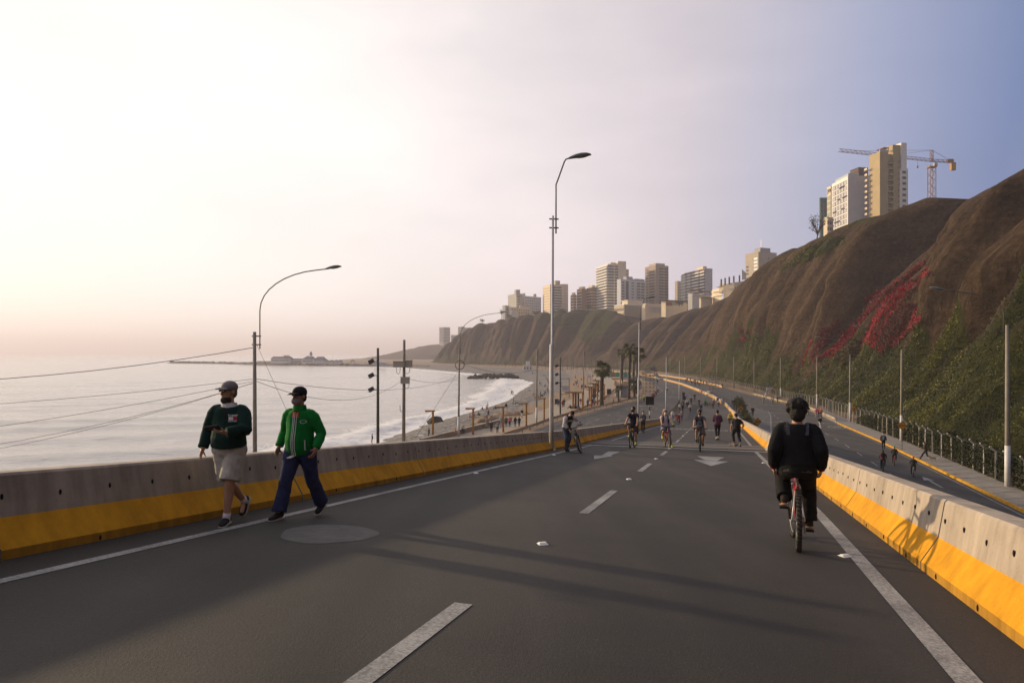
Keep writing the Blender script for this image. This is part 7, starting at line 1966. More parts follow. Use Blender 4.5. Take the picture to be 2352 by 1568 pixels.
# on the ramp and the road beyond it
FL = [
 (z3(450, 965), zramp, 'ride', 'f', 'red', 'navy', 'child in red top riding straight down the middle of the children\'s group', 1.45, {'bike': BRED}),
 (z3(352, 905), zramp, 'walk', 'f', 'white', 'lgrey', 'walker in white top half hidden behind the pink-hatted cyclist', 1.62, {}),
 (z3(415, 912), zramp, 'stand', 'f', 'blue', 'red', 'small child in blue top and red trousers beside the child in red', 1.2, {}),
 (z3(498, 912), zramp, 'walk2', 'f', 'lgrey', 'jeans', 'walker in grey tee and jeans right of the child in red', 1.62, {'fore': 'skin'}),
 (z3(466, 772), zramp, 'walk', 'f', 'white', 'grey', 'walker in white tee passing the dark railing', 1.66, {'fore': 'skin'}),
 (z3(512, 770), zramp, 'lady', 'f', 'black', 'black', 'long-haired walker in black beside the one in white tee by the railing', 1.6, {}),
 (z3(627, 780), zramp, 'ride', 'f', 'white', 'black', 'cyclist in white and dark top, alone in front of the dark cyclists', 1.62, {'fore': 'skin'}),
 (z3(576, 692), zramp, 'ride', 'f', 'white', 'denim', 'cyclist in white shirt below the narrow traffic signal', 1.7, {}),
 (z3(602, 676), zramp, 'walk', 'f', 'lgrey', 'black', 'walker in pale top between the two groups of cyclists', 1.66, {}),
 (z3(645, 655), zramp, 'ride', 'f', 'maroon', 'black', 'cyclist in maroon top behind the white-shirted cyclists', 1.75, {}),
 (z3(538, 705), zramp, 'ride', 'fl', 'brown', 'black', 'cyclist in brown top right under the narrow traffic signal', 1.7, {}),
 (z3(552, 610), zramp, 'walk', 'f', 'grey', 'black', 'walker with cap standing behind the narrow traffic signal', 1.7, {'hair': 'lgrey'}),
 (z3(698, 592), zlow, 'ride', 'f', 'black', 'brown', 'lone dark cyclist on the empty road beyond the groups', 1.75, {}),
 (z3(768, 680), zramp, 'ride', 'f', 'brown', 'grey', 'cyclist in brown top left of the one in green', 1.66, {}),
 (z3(795, 778), zramp, 'walk', 'f', 'black', 'jeans', 'walker in black coat with jeans in the middle of the road', 1.68, {}),
 (z3(838, 690), zramp, 'ride', 'r', 'green', 'black', 'cyclist in bright green shirt crossing the road sideways', 1.72, {'fore': 'skin'}),
 (z3(986, 722), zramp, 'ride', 'f', 'red', 'black', 'child in red top cycling near the right barrier', 1.4, {'shank': 'skin'}),
 (z3(1003, 665), zramp, 'ride', 'f', 'white', 'grey', 'cyclist in white tee behind the child in red near the right barrier', 1.72, {'fore': 'skin'}),
 (z3(1074, 700), zramp, 'ride', 'f', 'white', 'black', 'cyclist in white tee and dark shorts close to the right barrier', 1.7, {'fore': 'skin', 'shank': 'skin'}),
 (z3(1060, 650), zramp, 'stand', 'f', 'blue', 'black', 'person in blue top standing by the right barrier', 1.7, {}),
 (z3(1124, 672), zramp, 'stand', 'f', 'white', 'lgrey', 'person in white tee standing against the barrier behind a parked bicycle', 1.72, {'fore': 'skin', 'shank': 'skin'}),
 (z3(120, 327), zlow, 'ride', 'f', 'black', 'black', 'distant dark cyclist just in front of the silver car', 1.8, {}),
 (z3(266, 462), zlow, 'ride', 'b', 'white', 'black', 'far rider with white top behind the third white lamp pole', 1.8, {}),
 (z3(1262, 1015), zramp, 'ride', 'f', 'yellow', 'black', 'cyclist in yellow top mostly hidden behind the skateboarder', 1.7, {}),
 # right-hand road
 (z3(1610, 838), zright, 'walk', 'f', 'black', 'black', 'person in black sweatshirt walking on the white hatching of the right road', 1.75, {'mk': 'white'}),
 (z3(1782, 642), zright, 'ride', 'b', 'grey', 'lgrey', 'cyclist in grey on the right road, left of the neon trousers', 1.7, {}),
 (z3(1925, 648), zright, 'ride', 'b', 'lgrey', 'beige', 'cyclist in pale top below the white board on the right road', 1.7, {}),
 (z3(1814, 570), zright, 'stand', 'f', 'white', 'lgrey', 'person in white beside the low guardrail under the cliff', 1.7, {}),
 (z4r(236, 458), zright, 'ride', 'b', 'black', 'neon', 'cyclist in black top and neon yellow shorts by the low guardrail', 1.68, {}),
 (z4r(256, 446), zright, 'stand', 'l', 'navy', 'grey', 'person in navy standing next to the neon-shorted cyclist', 1.7, {}),
 (z4r(320, 510), zright, 'ride', 'b', 'pink', 'black', 'cyclist in pink top on the right road, left of the big cyclist\'s head', 1.6, {}),
 (z4r(502, 560), zright, 'ride', 'b', 'black', 'white', 'cyclist with white trousers just right of the big cyclist\'s head', 1.66, {}),
 (z4r(568, 578), zright, 'walk', 'f', 'pink', 'lgrey', 'walker in pale pink top, left of three near the low guardrail', 1.66, {}),
 (z4r(590, 574), zright, 'lady', 'f', 'red', 'black', 'long-haired walker in red, middle of three near the low guardrail', 1.62, {}),
 (z4r(609, 578), zright, 'walk2', 'f', 'salmon', 'denim', 'walker in salmon top, right of three near the low guardrail', 1.66, {}),
 (z4r(602, 676), zright, 'walk', 'fr', 'black', 'white', 'walker in black tee and white trousers beside the painted speed roundel', 1.78, {'fore': 'skin'}),
 (z4r(1145, 850), zright, 'walk', 'f', 'black', 'black', 'man in open dark jacket over pale shirt walking along the yellow kerb', 1.75, {}),
 (z4r(1142, 1042), zright, 'ride', 'b', 'maroon', 'black', 'cyclist in maroon sleeves with black backpack, nearest on the right road', 1.72, {}),
 (z4r(1240, 986), zright, 'ride', 'b', 'black', 'black', 'cyclist with light blue helmet and pink-framed bicycle near the kerb', 1.6, {'hair': 'teal', 'bike': mat('frame_pink', (.45, .06, .09), .5)}),
 (z4r(1402, 1086), zright, 'ride', 'b', 'black', 'black', 'cyclist with pale pink helmet on a white and pink bicycle, right of the three', 1.55, {'hair': 'pink', 'bike': mat('frame_white', (.55, .5, .5), .5)}),
 (z4r(1510, 938), lambda X, Y: float(rightZ(Y)) + .15, 'lunge', 'l', 'olive', 'black', 'man in olive top striding on the pavement with a small dog', 1.72, {}),
]
far_r = [(565, 318, 'black'), (585, 292, 'grey'), (632, 296, 'navy'), (655, 345, 'black'), (690, 330, 'red'), (712, 318, 'brown'), (705, 372, 'black'), (745, 340, 'lgrey'), (770, 378, 'grey'), (798, 330, 'black'), (838, 345, 'red'), (882, 352, 'pink'), (905, 350, 'white'), (1133, 400, 'maroon')]
far_lab = ['leftmost figure of the crowd on the far right road, in black', 'grey figure at the far barrier, second from left of the far crowd', 'navy figure by the far yellow barrier', 'black-clad cyclist low in the far crowd', 'cyclist in red amid the far crowd', 'brown-clad figure right behind the red cyclist of the far crowd', 'black-clad cyclist at the front of the far crowd', 'pale grey cyclist right of the red one in the far crowd', 'grey cyclist at the right front of the far crowd', 'black figure against the far yellow barrier', 'bright red jacket cyclist apart from the far crowd', 'pink-clad cyclist near the tall scaffold frame', 'white-clad cyclist just left of the tall scaffold frame', 'maroon figure walking along the far fence, right of the scaffold frame']
for (x, y, c_), lb in zip(far_r, far_lab): FL.append((z3(x, y), zright, 'ride' if 'cyclist' in lb else 'walk', 'f', c_, random.choice(['black', 'denim', 'grey']), lb, 1.7, {}))
# promenade and beach
FL += [
 (zp_(1135, 905), zpath, 'walk', 'f', 'lgrey', 'black', 'young person in grey and navy striped top on the near end of the promenade', 1.66, {}),
 (zp_(1040, 892), zpath, 'walk2', 'f', 'denim', 'black', 'young person in denim jacket over white, left of the striped one', 1.7, {}),
 (zp_(972, 830), zpath, 'walk', 'bl', 'beige', 'beige', 'person in cream clothes stepping off the promenade wall to the beach', 1.66, {}),
 (zp_(1202, 806), zpath, 'stand', 'f', 'lgrey', 'lgrey', 'person in pale grey next to the third orange post', 1.72, {}),
 (zp_(1270, 803), zpath, 'lady', 'f', 'grey', 'navy', 'long-haired walker in grey top and dark shorts, right of the third orange post', 1.64, {'shank': 'skin'}),
 (zp_(1327, 808), zpath, 'lady', 'f', 'salmon', 'denim', 'long-haired walker in salmon pink top and jeans on the promenade', 1.62, {}),
 (zp_(1415, 806), zpath, 'lady', 'f', 'black', 'jeans', 'long-haired walker in black jacket and jeans on the promenade', 1.64, {}),
 (zp_(1477, 806), zpath, 'lady', 'f', 'black', 'black', 'long-haired walker all in black, rightmost of the promenade row', 1.62, {}),
 (zp_(1520, 676), zpath, 'walk', 'f', 'black', 'white', 'man in black tee and white shorts jogging on the promenade', 1.76, {'fore': 'skin', 'shank': 'skin'}),
 (zp_(1272, 560), zbeach, 'stand', 'b', 'black', 'white', 'person in black hooded top and white trousers on the pebbles', 1.7, {}),
 (zp_(990, 664), zbeach, 'lunge', 'r', 'brown', 'black', 'person in brown clambering over the pebbles', 1.68, {}),
 (zp_(962, 580), zbeach, 'stand', 'l', 'red', 'lgrey', 'person in red top near the surf', 1.6, {}),
 (zp_(984, 545), zbeach, 'wave', 'l', 'maroon', 'black', 'person in maroon raising an arm near the surf', 1.6, {}),
 (zp_(910, 546), zbeach, 'sit', 'l', 'black', 'black', 'dark figure sitting on the pebbles by the surf', 1.7, {}),
 (zp_(1354, 310), lambda X, Y: SEA + .1, 'walk', 'r', 'black', 'black', 'surfer in black wading out of the foam, left of the pair', 1.7, {'mk': None}),
 (zp_(1378, 308), lambda X, Y: SEA + .1, 'lean', 'l', 'black', 'black', 'surfer in black bending in the foam, right of the pair', 1.7, {'mk': None}),
 (zp_(1386, 456), zbeach, 'stand', 'l', 'grey', 'denim', 'standing figure beside two seated ones high on the pebbles', 1.66, {}),
 (zp_(1420, 460), zbeach, 'sit', 'l', 'lgrey', 'grey', 'seated figure in pale grey, left of the seated pair', 1.7, {}),
 (zp_(1456, 446), zbeach, 'sit', 'fl', 'white', 'blue', 'seated figure in white and blue, right of the seated pair', 1.7, {}),
 (zp_(1510, 466), zbeach, 'sit', 'l', 'white', 'black', 'seated figure in white tee under the fourth orange post', 1.7, {}),
 (zp_(855, 640), zbeach, 'sit', 'l', 'black', 'olive', 'dark seated figure right of the bathers on the near pebbles', 1.7, {}),
 (zp_(772, 668), zbeach, 'crouch', 'l', 'salmon', 'skin', 'bather in salmon crouching behind the second orange post', 1.7, {'fore': 'skin', 'shank': 'skin'}),
 (zp_(690, 672), zbeach, 'sit', 'r', 'salmon', 'skin', 'sunbather sitting left of the second orange post', 1.6, {'fore': 'skin', 'shank': 'skin'}),
 (zp_(600, 936), zbeach, 'sit', 'l', 'maroon', 'denim', 'person in maroon sitting on the promenade wall beside the white-based lamp', 1.75, {'dz': .35}),
 (zp_(622, 930), zbeach, 'sit', 'l', 'lgrey', 'grey', 'person in grey sitting behind the one in maroon on the promenade wall', 1.75, {'dz': .35}),
 (zp_(472, 975), zbeach, 'stand', 'l', 'orange', 'lgrey', 'child in orange left of the white-based lamp, mostly behind the barrier', 1.3, {}),
 (zp_(60, 1010), zbeach, 'stand', 'l', 'navy', 'brown', 'dark-haired person showing just above the barrier left of the first orange post', 1.7, {}),
 (z5_(209, 1122), zbeach, 'stand', 'l', 'olive', 'grey', 'lone figure at the edge of the surf beside the near floodlight pole', 1.7, {}),
 (zp_(1110, 528), zbeach, 'sit', 'l', 'grey', 'black', 'seated figure left of the third orange post arm', 1.7, {}),
 (zp_(1702, 350), zbeach, 'stand', 'l', 'pink', 'pink', 'person in pink, left of the beach group behind the lamp', 1.6, {}),
 (zp_(1722, 392), zbeach, 'stand', 'r', 'beige', 'black', 'person in beige in front of the beach group behind the lamp', 1.7, {}),
 (zp_(1783, 355), zbeach, 'crouch', 'l', 'yellow', 'lgrey', 'person in yellow crouching in the beach group', 1.7, {}),
 (zp_(1688, 305), zbeach, 'sit', 'r', 'yellow', 'black', 'person in yellow sitting left of the beach group', 1.7, {}),
 (zp_(1812, 350), zbeach, 'stand', 'l', 'black', 'denim', 'tall dark figure in the middle of the beach group', 1.76, {}),
 (zp_(1842, 336), zbeach, 'sit', 'fl', 'black', 'black', 'dark seated figure, first right of the middle of the beach group', 1.7, {}),
 (zp_(1868, 318), zbeach, 'crouch', 'f', 'lgrey', 'black', 'pale crouching figure at the back of the beach group', 1.7, {}),
 (zp_(1892, 280), zbeach, 'sit', 'l', 'black', 'grey', 'dark seated figure above the beach group', 1.7, {}),
 (zp_(1920, 262), zbeach, 'stand', 'l', 'maroon', 'black', 'standing figure in maroon right of the beach group', 1.7, {}),
 (zp_(1964, 240), zbeach, 'stand', 'f', 'blue', 'denim', 'tall figure in blue, left of the tall white lamp pole', 1.76, {}),
 (zp_(1950, 300), zbeach, 'lean', 'l', 'brown', 'olive', 'figure in brown bending by the tall white lamp pole', 1.7, {}),
 (zp_(1645, 236), zbeach, 'sit', 'l', 'white', 'beige', 'single seated figure in white far up the pebbles', 1.7, {}),
 (zp_(1800, 152), zbeach, 'walk', 'l', 'black', 'denim', 'dark figure walking far up the beach', 1.7, {}),
 (zp_(1822, 152), zbeach, 'sit', 'l', 'blue', 'lgrey', 'seated figure in blue beside the dark walker far up the beach', 1.7, {}),
 (zp_(1925, 75), zbeach, 'sit', 'l', 'red', 'black', 'seated figure in red far up the beach', 1.7, {}),
 (zp_(1940, 128), zbeach, 'sit', 'f', 'maroon', 'grey', 'seated figure in maroon left of the tall lamp, far up the beach', 1.7, {}),
 (zp_(1900, 60), zbeach, 'sit', 'f', 'pink', 'grey', 'seated figure in pink far up the beach', 1.7, {}),
 (zp_(2092, 492), zpath, 'stand', 'b', 'blue', 'denim', 'person in blue beside the dark bin on the promenade', 1.72, {}),
 (zp_(2157, 508), zpath, 'walk', 'b', 'red', 'maroon', 'person in red walking away on the promenade, left of the dark companion', 1.55, {}),
 (zp_(2180, 492), zpath, 'walk2', 'b', 'black', 'black', 'dark companion of the person in red on the promenade', 1.74, {}),
 (zb_(325, 1110), zpath, 'sit', 'l', 'navy', 'black', 'dark figure sitting at the foot of the first brown pergola', 1.75, {}),
 (zb_(382, 1095), zpath, 'sit', 'f', 'white', 'denim', 'figure in white sitting under the first brown pergola', 1.7, {}),
 (zb_(480, 1052), zpath, 'walk', 'f', 'red', 'lgrey', 'person in red top on the promenade right of the first pergola', 1.62, {}),
 (zb_(592, 1098), zpath, 'ride', 'b', 'blue', 'black', 'cyclist in blue shirt riding away on the promenade', 1.78, {}),
 (zb_(668, 1078), zpath, 'lady', 'b', 'black', 'pink', 'long-haired person in black and pink beside the dark diamond sign', 1.62, {}),
 (zb_(705, 1062), zpath, 'stand', 'l', 'grey', 'navy', 'grey figure right of the dark diamond sign', 1.6, {}),
 (zb_(996, 1036), zlow, 'walk', 'l', 'teal', 'denim', 'boy in turquoise tee walking on the bare earth by the short palm', 1.45, {'fore': 'skin'}),
 (zb_(1472, 1012), zlow, 'stand', 'b', 'neon', 'olive', 'traffic officer with white helmet and neon vest beside a motorcycle', 1.75, {'hair': 'white'}),
 (zb_(372, 752), zbeach, 'walk', 'l', 'white', 'denim', 'leftmost of the players on the far sand', 1.7, {}),
 (zb_(398, 748), zbeach, 'walk2', 'r', 'navy', 'lgrey', 'middle one of the players on the far sand', 1.7, {}),
 (zb_(420, 752), zbeach, 'walk', 'f', 'blue', 'grey', 'right one of the players on the far sand', 1.7, {}),
 (zb_(444, 780), zbeach, 'stand', 'l', 'pink', 'denim', 'small figure in pink right of the players on the far sand', 1.4, {}),
 (zb_(555, 770), zbeach, 'sit', 'f', 'navy', 'black', 'dark seated figure left of the second pergola', 1.7, {}),
 (zb_(500, 812), zpath, 'stand', 'b', 'black', 'black', 'black figure by the beach side of the promenade lamp', 1.76, {}),
 (zb_(665, 858), zpath, 'stand', 'f', 'white', 'black', 'figure in white under the second pergola', 1.74, {}),
 (zb_(710, 700), zpath, 'walk', 'f', 'denim', 'navy', 'distant walker in front of the turquoise hoarding', 1.7, {}),
 (zb_(672, 628), zpath, 'walk', 'b', 'maroon', 'black', 'far walker left of the turquoise hoarding, in maroon', 1.7, {}),
 (zb_(735, 628), zpath, 'walk2', 'b', 'navy', 'black', 'far walker left of the turquoise hoarding, in navy', 1.7, {}),
 (zb_(748, 905), zpath, 'walk', 'b', 'blue', 'navy', 'walker in blue left of the short stout palm', 1.7, {}),
 (zb_(802, 1000), zpath, 'walk', 'b', 'red', 'grey', 'walker in red right behind the short stout palm', 1.7, {}),
]
for (uv, zf, pose, face, top, bot, lb, h, kw) in FL: far_person(uv[0], uv[1], zf, pose, face, top, bot, lb, h, **kw)
# a scatter of tiny far-off beachgoers
for i in range(26):
    u = random.uniform(1120, 1345); Y = random.uniform(260, 470); X = (u - U0) / F * Y
    if X < float(shoreX(Y)) + 5 or X > float(inner(Y)) - 2: continue
    far_person(0, 0, None, random.choice(['sit', 'stand', 'walk', 'sit']), random.choice(['f', 'l', 'b', 'r']), random.choice(['black', 'white', 'navy', 'grey']), random.choice(['black', 'denim', 'grey']), 'tiny far-off figure out on the grey pebble beach', 1.7, pos=(X, Y, zbeach(X, Y)), group='tiny far-off figures on the beach')
q = hit(*z3(1150, 680), zramp); far_bike(q, -1.2, DKB, 'parked bicycle seen side-on against the right barrier beyond the groups')
far_bike(hit(*z3(880, 684), zramp) , -1.9, DKB, 'second bicycle beside the rider in bright green')
# remove the pattern bicycle
def kill(o):
    for c_ in list(o.children): kill(c_)
    bpy.data.objects.remove(o)
kill(BIKE_CHILD)
# details on the nearest of them
def bag_for(o, col, lab=None):
    m = MB(); m.ell((0, -.22, 1.2), (.15, .1, .23), 10, 7); m.build('backpack', pal(col), o, smooth=True)
for o in list(COL.objects):
    lb = o.get('label', '')
    if 'maroon sleeves' in lb: m = MB(); m.ell((0, .05, 1.32), (.16, .12, .24), 10, 7); m.build('backpack', pal('black'), o, smooth=True)
    if 'open dark jacket' in lb:
        m = MB(); m.box((0, .125, 1.2), (.16, .03, .46)); m.build('shirt_front', pal('lgrey'), o)
# small dog on the pavement
p = hit(*z4r(1572, 948), lambda X, Y: float(rightZ(Y)) + .15)
dg_ = tag(empty('dog', p, 1.2), 'small tan dog on the pavement behind the man in olive', 'dog')
m = MB(); m.tube([(0, -.2, .24), (0, -.1, .25), (0, .08, .25), (0, .18, .27)], [.05, .075, .085, .06], 8); m.tube([(0, .16, .28), (0, .24, .36)], [.05, .04], 8); m.ell((0, .27, .38), (.05, .06, .05), 8, 6); m.tube([(0, .29, .37), (0, .37, .355)], [.035, .02], 7)
for x in (.045, -.045):
    m.tube([(x, .14, .24), (x, .13, .12), (x, .14, .0)], [.03, .018, .02], 6); m.tube([(x, -.16, .24), (x, -.13, .15), (x, -.19, .09), (x, -.17, .0)], [.042, .025, .016, .02], 6); m.ell((x, .25, .43), (.016, .012, .03), 6, 4)
m.tube([(0, -.21, .26), (0, -.29, .34), (0, -.27, .41)], [.022, .016, .01], 6)
link('body', fuse(m, .011, 2, 'body', mat('dog_fur', (.30, .19, .10), .9, .2, 12)), dg_)

# ------------------------------------------------------------------ signs and signals
SIGN_O = mat('sign_orange', (.50, .22, .012), .5, .08, 4); SIGN_B = mat('sign_back', (.07, .068, .065), .6); POSTM = mat('sign_post', (.16, .15, .14), .6)
def diamond(u, v, Y, zg, label, kind, w=.95, back=False, rz=0.0, post=True):
    X = (u - U0) / F * Y; zc_ = (V0 - v) / F * Y
    t = tag(empty('road_sign', (X, Y, zg), rz), label, 'road sign', 'diamond warning signs')
    hh = zc_ - zg; h = w / 2
    m = MB(); m.tube([(0, .05, 0), (0, .05, hh + h * .6)], .035, 8); m.build('post', POSTM, t)
    m = MB(); o_ = [(-h, 0), (0, -h), (h, 0), (0, h)]; vs = [(x, -.012, z + hh) for x, z in o_] + [(x, .012, z + hh) for x, z in o_]
    m.add(vs, [(0, 1, 2, 3), (7, 6, 5, 4)] + [(i, i + 4, (i + 1) % 4 + 4, (i + 1) % 4) for i in range(4)]); pl = m.build('sign_plate', SIGN_B if back else SIGN_O, t)
    if back: return t
    m = MB(); b1, b2 = h * .93, h * .87
    for i in range(4):
        a = [(-1, 0), (0, -1), (1, 0), (0, 1)]; (x0, y0), (x1, y1) = a[i], a[(i + 1) % 4]
        m.add([(x0 * b1, -.016, y0 * b1 + hh), (x1 * b1, -.016, y1 * b1 + hh), (x1 * b2, -.016, y1 * b2 + hh), (x0 * b2, -.016, y0 * b2 + hh)], [(0, 1, 2, 3)])
    m.build('border', BLACK, pl)
    if kind == 'walker':
        m = MB(); P2 = lambda x, z: (x * w, -.018, z * w + hh)
        def limb(a, b, r): 
            a, b = Vector(P2(*a)), Vector(P2(*b)); m.bar(a, b, .006, r * w) if False else m.add([a + Vector((-(b - a).z, 0, (b - a).x)).normalized() * r * w * s_ for s_ in (1, -1)] + [b + Vector((-(b - a).z, 0, (b - a).x)).normalized() * r * w * s_ for s_ in (-1, 1)], [(0, 1, 2, 3)])
        m.add([P2(.02 + math.cos(PI * k / 5) * .045, .20 + math.sin(PI * k / 5) * .045) for k in range(10)], [tuple(range(10))])
        limb((.0, .15), (-.01, -.03), .05); limb((-.01, -.02), (.09, -.24), .028); limb((-.01, -.02), (-.06, -.13), .028); limb((-.06, -.13), (-.12, -.23), .024); limb((.0, .13), (.10, .02), .02); limb((.0, .13), (-.09, .0), .02)
        m.build('pedestrian_symbol', BLACK, pl)
    else:
        me = text_mesh('DESPACIO', .165 * w / .95, BLACK, bold=True); o = link('lettering', me, pl, (0, -.018, hh)); o.rotation_euler = (PI / 2, 0, 0)
    return t
zR = lambda Y: float(rightZ(Y))
diamond(1701.7, 938, 112, zR(112), 'orange diamond pedestrian sign behind the right barrier, near the spiky shrubs', 'walker')
diamond(1739.6, 968, 74, zR(74), 'orange diamond DESPACIO sign directly behind the right barrier', 'text', rz=.2)
diamond(1962, 940, 100, zR(100), 'orange diamond pedestrian sign in front of the fence under the cliff', 'walker', rz=-.25)
diamond(2072, 977, 70, zR(70) + .1, 'orange diamond DESPACIO sign on the pavement beside a lamp pole', 'text', rz=-.3)
diamond(1774, 897, 160, zR(160), 'smaller-looking orange pedestrian sign next to the white board under the cliff', 'walker')
diamond(1365, 910, 134, -11.5, 'dark back of a diamond sign beside the promenade', 'x', back=True)
WBOARD = mat('white_board', (.52, .52, .54), .6)
def board(u0, u1, v0, v1, Y, zg, label, m=WBOARD, posts=2, name='sign_board'):
    a, b = at(u0, v1, Y), at(u1, v0, Y); t = tag(empty(name, ((a.x + b.x) / 2, Y, zg)), label, 'sign'); w = b.x - a.x; h = b.z - a.z
    mb = MB(); mb.box((0, 0, a.z - zg + h / 2), (w, .08, h)); mb.build('board', m, t)
    for s_ in ((-.4, .4) if posts == 2 else (0,)): mb = MB(); mb.box((s_ * w, .1, (a.z - zg + h) / 2), (.1, .1, a.z - zg + h)); mb.build('post', POSTM, t)
    return t
board(1760, 1773, 889, 897.5, 163, zR(163), 'plain white board on posts under the cliff, left of an orange sign')
board(1349, 1358, 861, 866.5, 230, -11.4, 'small white notice board on the far promenade')
board(1494, 1504.5, 844, 850, 330, LOW, 'dark road sign board over the far bend', BLACK)
board(1502, 1509, 849, 853, 332, LOW, 'dull red board beside the dark one on the far bend', mat('board_red', (.18, .05, .04), .7))
# signals seen from behind
def signal(u, v0, v1, Y, zg, w, heads, label, stripes=True):
    X = (u - U0) / F * Y; zt = (V0 - v0) / F * Y - zg; zb = (V0 - v1) / F * Y - zg
    t = tag(empty('traffic_signal', (X, Y, zg)), label, 'traffic light'); n = 9; H_ = zt
    for i in range(int(zb / .45) + 1):
        m = MB(); m.tube([(0, 0, i * .45), (0, 0, min((i + 1) * .45, zt))], .06, 8); m.build('pole_stripe', (POLE_W if i % 2 else BLACK), t)
    for i in range(heads):
        x = (i - (heads - 1) / 2) * w / heads * 1.0
        m = MB(); m.box((x, 0, (zt + zb) / 2), (w / heads * .92, .28, zt - zb)); hd2 = m.build('signal_head', BLACK, t)
        for k in range(3): m = MB(); m.tube([(x, .14, zb + (zt - zb) * (k + .5) / 3), (x, .34, zb + (zt - zb) * (k + .5) / 3)], w / heads * .3, 10); m.build('visor', BLACK, hd2)
    m = MB(); m.bar((-w / 2, -.16, zt - .1), (w / 2, -.16, zt - .1), .06); m.build('crossbar', BLACK, t)
signal(1492, 910, 929.5, 74, LOW, .92, 2, 'traffic signal seen from behind, two black heads on a striped pole')
signal(1570, 900.7, 918, 146, LOW, .55, 1, 'narrow black traffic signal at the foot of the ramp')

# ------------------------------------------------------------------ promenade furniture
ORANGE = mat('orange_post_paint', (.42, .185, .02), .7, .2, 3); ORED = mat('orange_post_foot', (.36, .10, .025), .7)
BRW = mat('pergola_wood', (.12, .055, .03), .8, .25, 4); ROOFW = mat('pergola_roof', (.13, .085, .045), .9, .3, 5)
opos = [(994.5, 94, 'first'), (1086.8, 98, 'second'), (1156, 101, 'third'), (1209, 108, 'fourth'), (1250, 119.8, 'fifth'), (1338, 139, 'sixth'), (1358, 149.6, 'seventh'), (1372, 156, 'eighth'), (1381, 162, 'ninth'), (1388, 172, 'tenth')]
t0 = None
for u, Y, nm in opos:
    X = (u - U0) / F * Y; X = max(X, float(pathR(Y)) - 4) if Y > 100 else X
    t = tag(empty('lamp_post', ((u - U0) / F * Y, Y, -11.42)), f'orange square promenade post with a side arm, {nm} from the near end', 'lamp post', 'orange angled posts along the promenade')
    m = MB(); m.box((0, 0, 1.95), (.26, .26, 3.5)); m.build('post', ORANGE, t); m = MB(); m.box((-.40, 0, 3.64), (1.35, .27, .2)); m.build('arm', ORANGE, t); m = MB(); m.box((0, 0, .1), (.29, .29, .45)); m.build('foot', ORED, t)
    m = MB(); m.box((-.75, 0, 3.52), (.5, .16, .05)); m.build('lamp', GLASSY, t)
for i, (u, Y, w) in enumerate(((1317, 143.6, 3.5), (1354, 166, 2.6), (1363, 185, 2.5), (1371, 206, 2.3))):
    t = tag(empty('pergola', ((u - U0) / F * Y, Y, -11.4)), f'brown timber shade pergola on the promenade, {["first", "second", "third", "fourth"][i]} from the near end', 'pergola', 'timber pergolas along the promenade')
    for k, x in enumerate((-.05, .5, 1.05)): m = MB(); m.box((x, .2 * k, 1.65), (.34, .34, 3.3)); m.build('post', BRW, t)
    m = MB(); m.box((0, -.3, 1.6), (.3, .3, 3.2)); m.build('front_post', ORANGE, t)
    for k in range(9): m = MB(); m.box((-w * .5 + k * w / 8, 0, 3.42), (w / 8 * .6, 2.6, .13)); m.build('slat', ROOFW, t)
    for y in (-.9, .9): m = MB(); m.box((0, y, 3.3), (w, .12, .14)); m.build('beam', ORANGE if y < 0 else BRW, t)
    m = MB(); m.box((.4, .5, .25), (2.0, .6, .5)); m.build('bench', CONC_L, t)
# promenade wall at the near end
WALLB = mat('low_wall_paint', (.36, .29, .22), .9, .15, 2)
t = tag(empty('low_wall', (0, 0, 0)), 'low beige seat wall between the near promenade and the pebbles', 'wall')
wa, wb = Vector((-11.5, 88, -11.35)), Vector((-.2, 118, -11.35))
for i in range(5):
    a, b_ = wa.lerp(wb, i / 5 + .003), wa.lerp(wb, (i + 1) / 5 - .003); m = MB(); m.bar(a, b_, .5, 1.0); m.build('wall_block', WALLB, t); 
m = MB(); m.bar(wa + Vector((0, 0, .55)), wb + Vector((0, 0, .55)), .62, .1); m.build('coping', CONC_L, t)
# heaps of earth between pebbles and promenade
for i, (u, v, r_, hh) in enumerate(((1122, 968, 2.2, .9), (1104, 982, 3.0, .55), (1180, 952, 3.6, .4))):
    p = hit(u, v, zbeach); m = MB(); m.ell((0, 0, 0), (r_, r_ * .8, hh), 40, 22); m.v = [(x * (1 + .25 * mnoise.noise(Vector((x, y, z)))), y * (1 + .25 * mnoise.noise(Vector((y, z, x)))), z + .38 * mnoise.noise(Vector((x * 1.1, y * 1.1, 3))) + .22 * mnoise.noise(Vector((x * 3, y * 3, z * 3)))) for x, y, z in m.v]
    o = m.build('earth_heap', EARTH, None, p, smooth=True); tag(o, ['heap of brown earth beside the near promenade, under the walkers', 'low bank of brown earth behind the near seat wall', 'wide low bank of brown earth left of the orange posts'][i], 'earth heap')
o = tag(empty('litter_bin', hit(*zb_(104, 1040), zpath)), 'dark square litter bin on the promenade beside the person in blue', 'bin'); m = MB(); m.box((0, 0, .55), (.8, .7, 1.1)); m.build('bin_body', BLACK, o); m = MB(); m.box((0, 0, 1.13), (.9, .8, .06)); m.build('bin_lid', SIGN_B, o)
